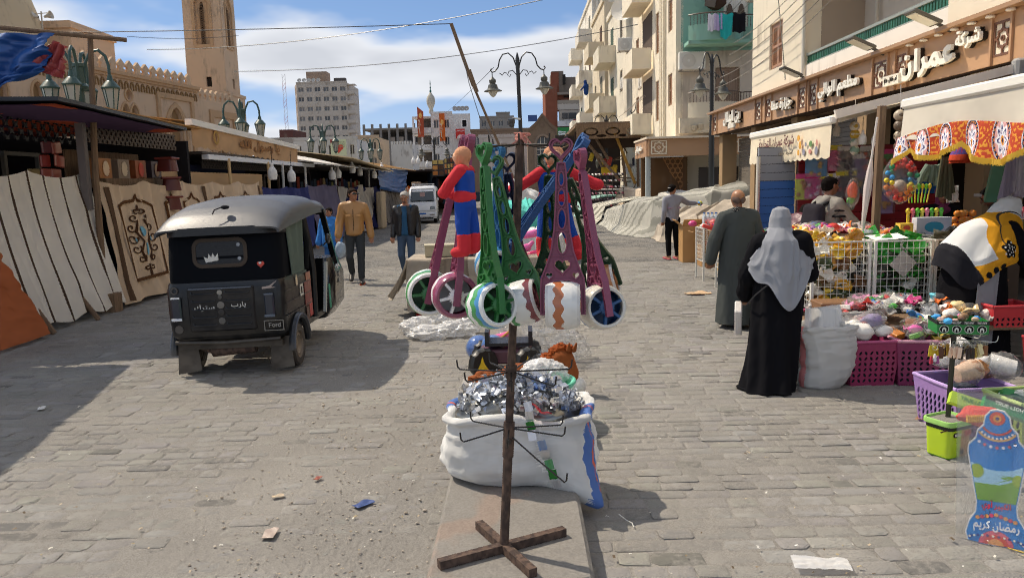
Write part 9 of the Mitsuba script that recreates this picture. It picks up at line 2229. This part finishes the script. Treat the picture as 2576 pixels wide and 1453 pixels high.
with inperson(L_,Z_,k):
 part(t,'headscarf',fuse([hull([(hp(0,-.03,.04),(.092,.10,.09)),(hp(0,-.03,-.08),(.085,.085,.06))]).trim_by_plane([0.,-1.,0.],-float(hp(0,.062,0)[1])),hull([((-.10,.0,1.42),.06),((.10,.0,1.42),.06),((0,.09,1.40),.05),((0,-.02,1.50),.07)]),hull([((.06,.12,1.38),.035),((.08,.15,1.14),.03)]),hull([((-.16,.02,1.40),.05),((-.24,.03,1.16),.05)])],.018,3,.01,12,2),C('6e3450'),'cloth')
L_,Z_=V(5.95,9.35,0),1.05
t,J,hp,k=person('man in a dark ribbed sweater bending over his hands in the shop',L_,Z_,1.74,dict(chest=(0,.08,1.26),neck=(0,.18,1.42),head=(0,.26,1.54),shL=(-.2,.10,1.38),shR=(.2,.10,1.38),elL=(-.24,.26,1.12),wrL=(-.12,.48,1.1),elR=(.24,.26,1.12),wrR=(.12,.48,1.1)),nod=-.5,hair=C('141110'),top=[('sweater',C('3a3735'),.04,-.02,True,.02,'cloth')],legs=C('1c1c20'),skin=C('7a4e3a',.95),fat=1.1)
obj('paper_bag','white paper held up in the shop between the plum scarf and the dark sweater','paper',tarp_pts(at(2378,468,9.2),at(2410,466,9.2),at(2412,508,9.2),at(2380,510,9.2),.0,n=(8,8),wr=.01),C('c9c6c2'),smooth=40)
L_,Z_=V(-2.93,8.72,.10),.05
sit=dict(pel=(0,0,.70),chest=(0,-.02,1.02),neck=(0,.0,1.20),head=(0,.03,1.34),shL=(-.18,0,1.14),shR=(.18,0,1.14),elL=(-.24,.16,.92),wrL=(-.22,.4,.9),elR=(.24,.16,.92),wrR=(.22,.4,.9),hiL=(-.09,.02,.68),hiR=(.09,.02,.68),knL=(-.12,.42,.66),knR=(.16,.40,.64),anL=(-.12,.44,.26),anR=(.34,.44,.24),toL=(-.12,.6,.2),toR=(.44,.52,.2))
person('driver in dark clothes seated in the black three-wheeled taxi',L_,Z_,1.70,sit,top=[('jacket',C('23242c'),.02,.02,True,.012,'cloth')],legs=C('1c1c22'),shoes=C('c9c4ba'),face=False)
L_,Z_=gr(838,700),PI-.3
t,J,hp,k=person('person in a light blue jacket with a plastic bag beyond the black taxi',L_,Z_,1.45,dict(elR=(.26,.02,1.13),wrR=(.3,.08,.88)),top=[('jacket',C('3f80c8'),.04,-.12,True,.02,'cloth')],legs=C('3a66a0'),fat=1.2,skin=C('a5745a',.9))
p=at(857,628,13.4)
obj('carrier_bag','pale blue carrier bag in the hand of the person in light blue','bag',lump(p,(.09,.07,.14),4,.2),C('8fa0b0'),'satin')
lp=thing('leaning_pole','dark timber pole leaning over the toy stand against the sky','pole')
a,b,c=at(1135,60,25),at(1190,215,25),at(1250,352,25)
part(lp,'upper_pole',tube([a,b],.055,8),C('2f2723'),'wood')
part(lp,'lower_pole',tube([at(1180,176,24.9),at(1200,232,24.9)],.06,8),C('5a3a2a'),'wood')
part(lp,'foot_pole',tube([b,c,c+(c-b)*1.02],.04,8),C('2f2723'),'wood')
part(lp,'loose_cord',tube([at(1165,140,24.8),at(1180,210,24.8),at(1205,290,24.8),at(1240,350,24.8)],.012,5),C('6a6a6a'))
def wire(p,q,sag,lab,r=.014,col='3a3d42'):
 p,q=np.array(p),np.array(q)
 t=np.linspace(0,1,24)[:,None]
 pts=p*(1-t)+q*t
 pts[:,2]-=sag*4*(t[:,0]*(1-t[:,0]))
 obj('overhead_wire',lab,'wire',tube(pts,r,5),C(col),'satin',group='overhead wires across the street')
wire(at(-60,84,25),a,.05,'overhead wire ending at the top of the leaning pole')
wire(at(370,125,34),at(1420,-12,24),.4,'overhead wire crossing behind the leaning pole to the top of the picture')
wire(at(590,180,34),at(1605,62,30),.4,'overhead wire rising to the tall cream building')
wire(at(320,92,30),at(600,90,34),.1,'thin wire from the roof house past the minaret',.010)
wire(at(1120,285,100),at(1242,170,30),.1,'thin stay wire from the middle lamp post to the white building',.012)
for i in range(7):
 s=.25*i
 wire((9.2-.3*i,31.5,8.6+.12*i),(5.4+.25*i,42,5.2+.2*i),.15,'service cable slung below the turquoise balcony',.012,'a59a8c')
for i in range(5):
 wire((6.15,24.5-.5*i,4.6+.25*i),(6.2,11.5,6.2+.3*i),.5,'loose cable along the wall above the brown sign band',.010,'8d8578')
wire((6.2,19.4,7.2),(6.05,17.9,4.0),-.1,'cable hanging down the wall beside the shuttered window',.012,'6a655c')
up=thing('utility_pole','grey steel utility pole with porcelain insulators at the corner of the shop building','pole')
e,f=at(1922,248,22.0),at(1912,-60,22.0)
part(up,'pole',tube([e+[0,0,-.0],f],.115,12),C('8f918f'),'metal')
for i in range(4):
 z=6.6+.45*i
 part(up,'crossarm',beam((e[0]-.5,22,z),(e[0]+.1,22,z),.05),C('8a8680'),'satin',smooth=False)
 part(up,'insulator',lathe([(.05,-.1),(.075,-.05),(.05,0),(.075,.05),(.05,.1)],12).apply_translation((e[0]-.5,22,z+.1)),C('c9c5ba'),'gloss')
pn=thing('hanging_lamp','white enamel pendant lamp under the far end of the brown sign band','lamp')
q=at(1841,352,26)
part(pn,'shade',lathe([(.2,-.08),(.07,.06),(.04,.16),(.02,.2)],18).apply_translation(q),C('e4dfd4'),'satin')
part(pn,'bulb',sph(q+[0,0,-.22],.13,2,(.8,.8,1.1)),C('e8e6e0'),'satin')
part(pn,'cord',rod(q+[0,0,.2],q+[0,0,.6],.012,5),C('3a3836'))
LT=thing('litter','small scraps of paper and leaf litter strewn on the paving','litter')
labels[LT]['kind']='stuff'
ms,mc=[],[]
for i in range(300):
 u,v=R.uniform(0,2576),R.uniform(700,1453)
 p=gr(u,v)
 if -.5<p[0]<.33 and p[1]<5.4:
  continue
 s=R.uniform(.004,.012)
 ms.append(xf(sheet(lambda a,b:np.stack([s*2*(a-.5),s*(b-.5),.3*s*np.sin(a*5)],-1),4,3,.001),(p[0],p[1],.016+.006),rz=R.uniform(0,6),rx=R.uniform(-.3,.3)))
 mc+=[C(R.choice(('cfc9bd','b8a890','8a7a64','d8d4cc','a89878','6a5c4a')))]*len(ms[-1].faces)
mc=np.array(mc)
put(LT,join(ms),lambda q:mc,'matte',smooth=False,kind='stuff')
GV=numbered('gravel')
ms,mc=[],[]
for i in range(1500):
 x=-1.15+R.gauss(0,.42)
 y=R.uniform(2.8,7.5)
 s=abs(R.gauss(0,.0028))+.002
 if -.47<x<.3 and y<5.35:
  continue
 m=trimesh.creation.icosphere(subdivisions=0,radius=s)
 m.vertices=m.vertices*[1.3,1,.6]+[x,y,float(ground_z(np.array(x),np.array(y)))+.006+s*.3]
 ms.append(m);mc+=[C(R.choice(('a89e90','958a7c','b8ae9f','857b6f','a0968a')))]*len(m.faces)
mc2=np.array(mc)
put(GV,join(ms),lambda q:mc2,'matte',smooth=False,kind='stuff')
labels[GV].update(label='loose gravel and grit in the sandy strip left of the slab',category='gravel')
for i,(u,v,w,c,lab) in enumerate(((1755,740,.2,'c8a884','flat tan card lying on the paving before the robed man'),(700,1255,.035,'b5a48a','small tan scrap on the left paving'),(915,1275,.06,'3a4a7a','blue rag strip on the sandy ground'),(800,1210,.03,'8a4a38','reddish scrap on the left paving'),(680,1350,.06,'a8988c','grey pink crumpled paper on the left paving'),(105,1032,.05,'d5d3cf','white scrap in the shade at the left'),(2330,1062,.07,'9a7458','dry brown leaf beside the lime bucket'),(1200,1075,.05,'4a4038','dark crumpled scrap beside the white sack'))):
 p=gr(u,v)
 obj('scrap',lab,'litter',xf(sheet(lambda a,b:np.stack([w*2*(a-.5),w*(b-.5)*1.1,.12*w*np.sin(a*7)*np.sin(b*5)],-1),8,6,.002),(p[0],p[1],.025),rz=.4*i),C(c),'satin')
p=gr(2065,1430)
obj('plastic_film','clear plastic bag lying flat on the paving at the bottom edge','plastic bag',xf(sheet(lambda a,b:np.stack([.26*(a-.5),.11*(b-.5),.012+.018*meshkit.fbm(np.stack([a*6,b*5,0*a],-1),3)],-1),30,16),(p[0],p[1],.012),rz=-.15),mat='bag',smooth=50)
fr_=obj('shade_cloth','brown cloth roof of the neighbouring stall beyond the left edge','roof',tarp_pts((-9,5.0,3.1),(-5.3,5.1,3.0),(-6.32,9.3,3.05),(-9,9.35,3.1),.05,.02,(12,12),.03,9),C('5a4a44'),'cloth')
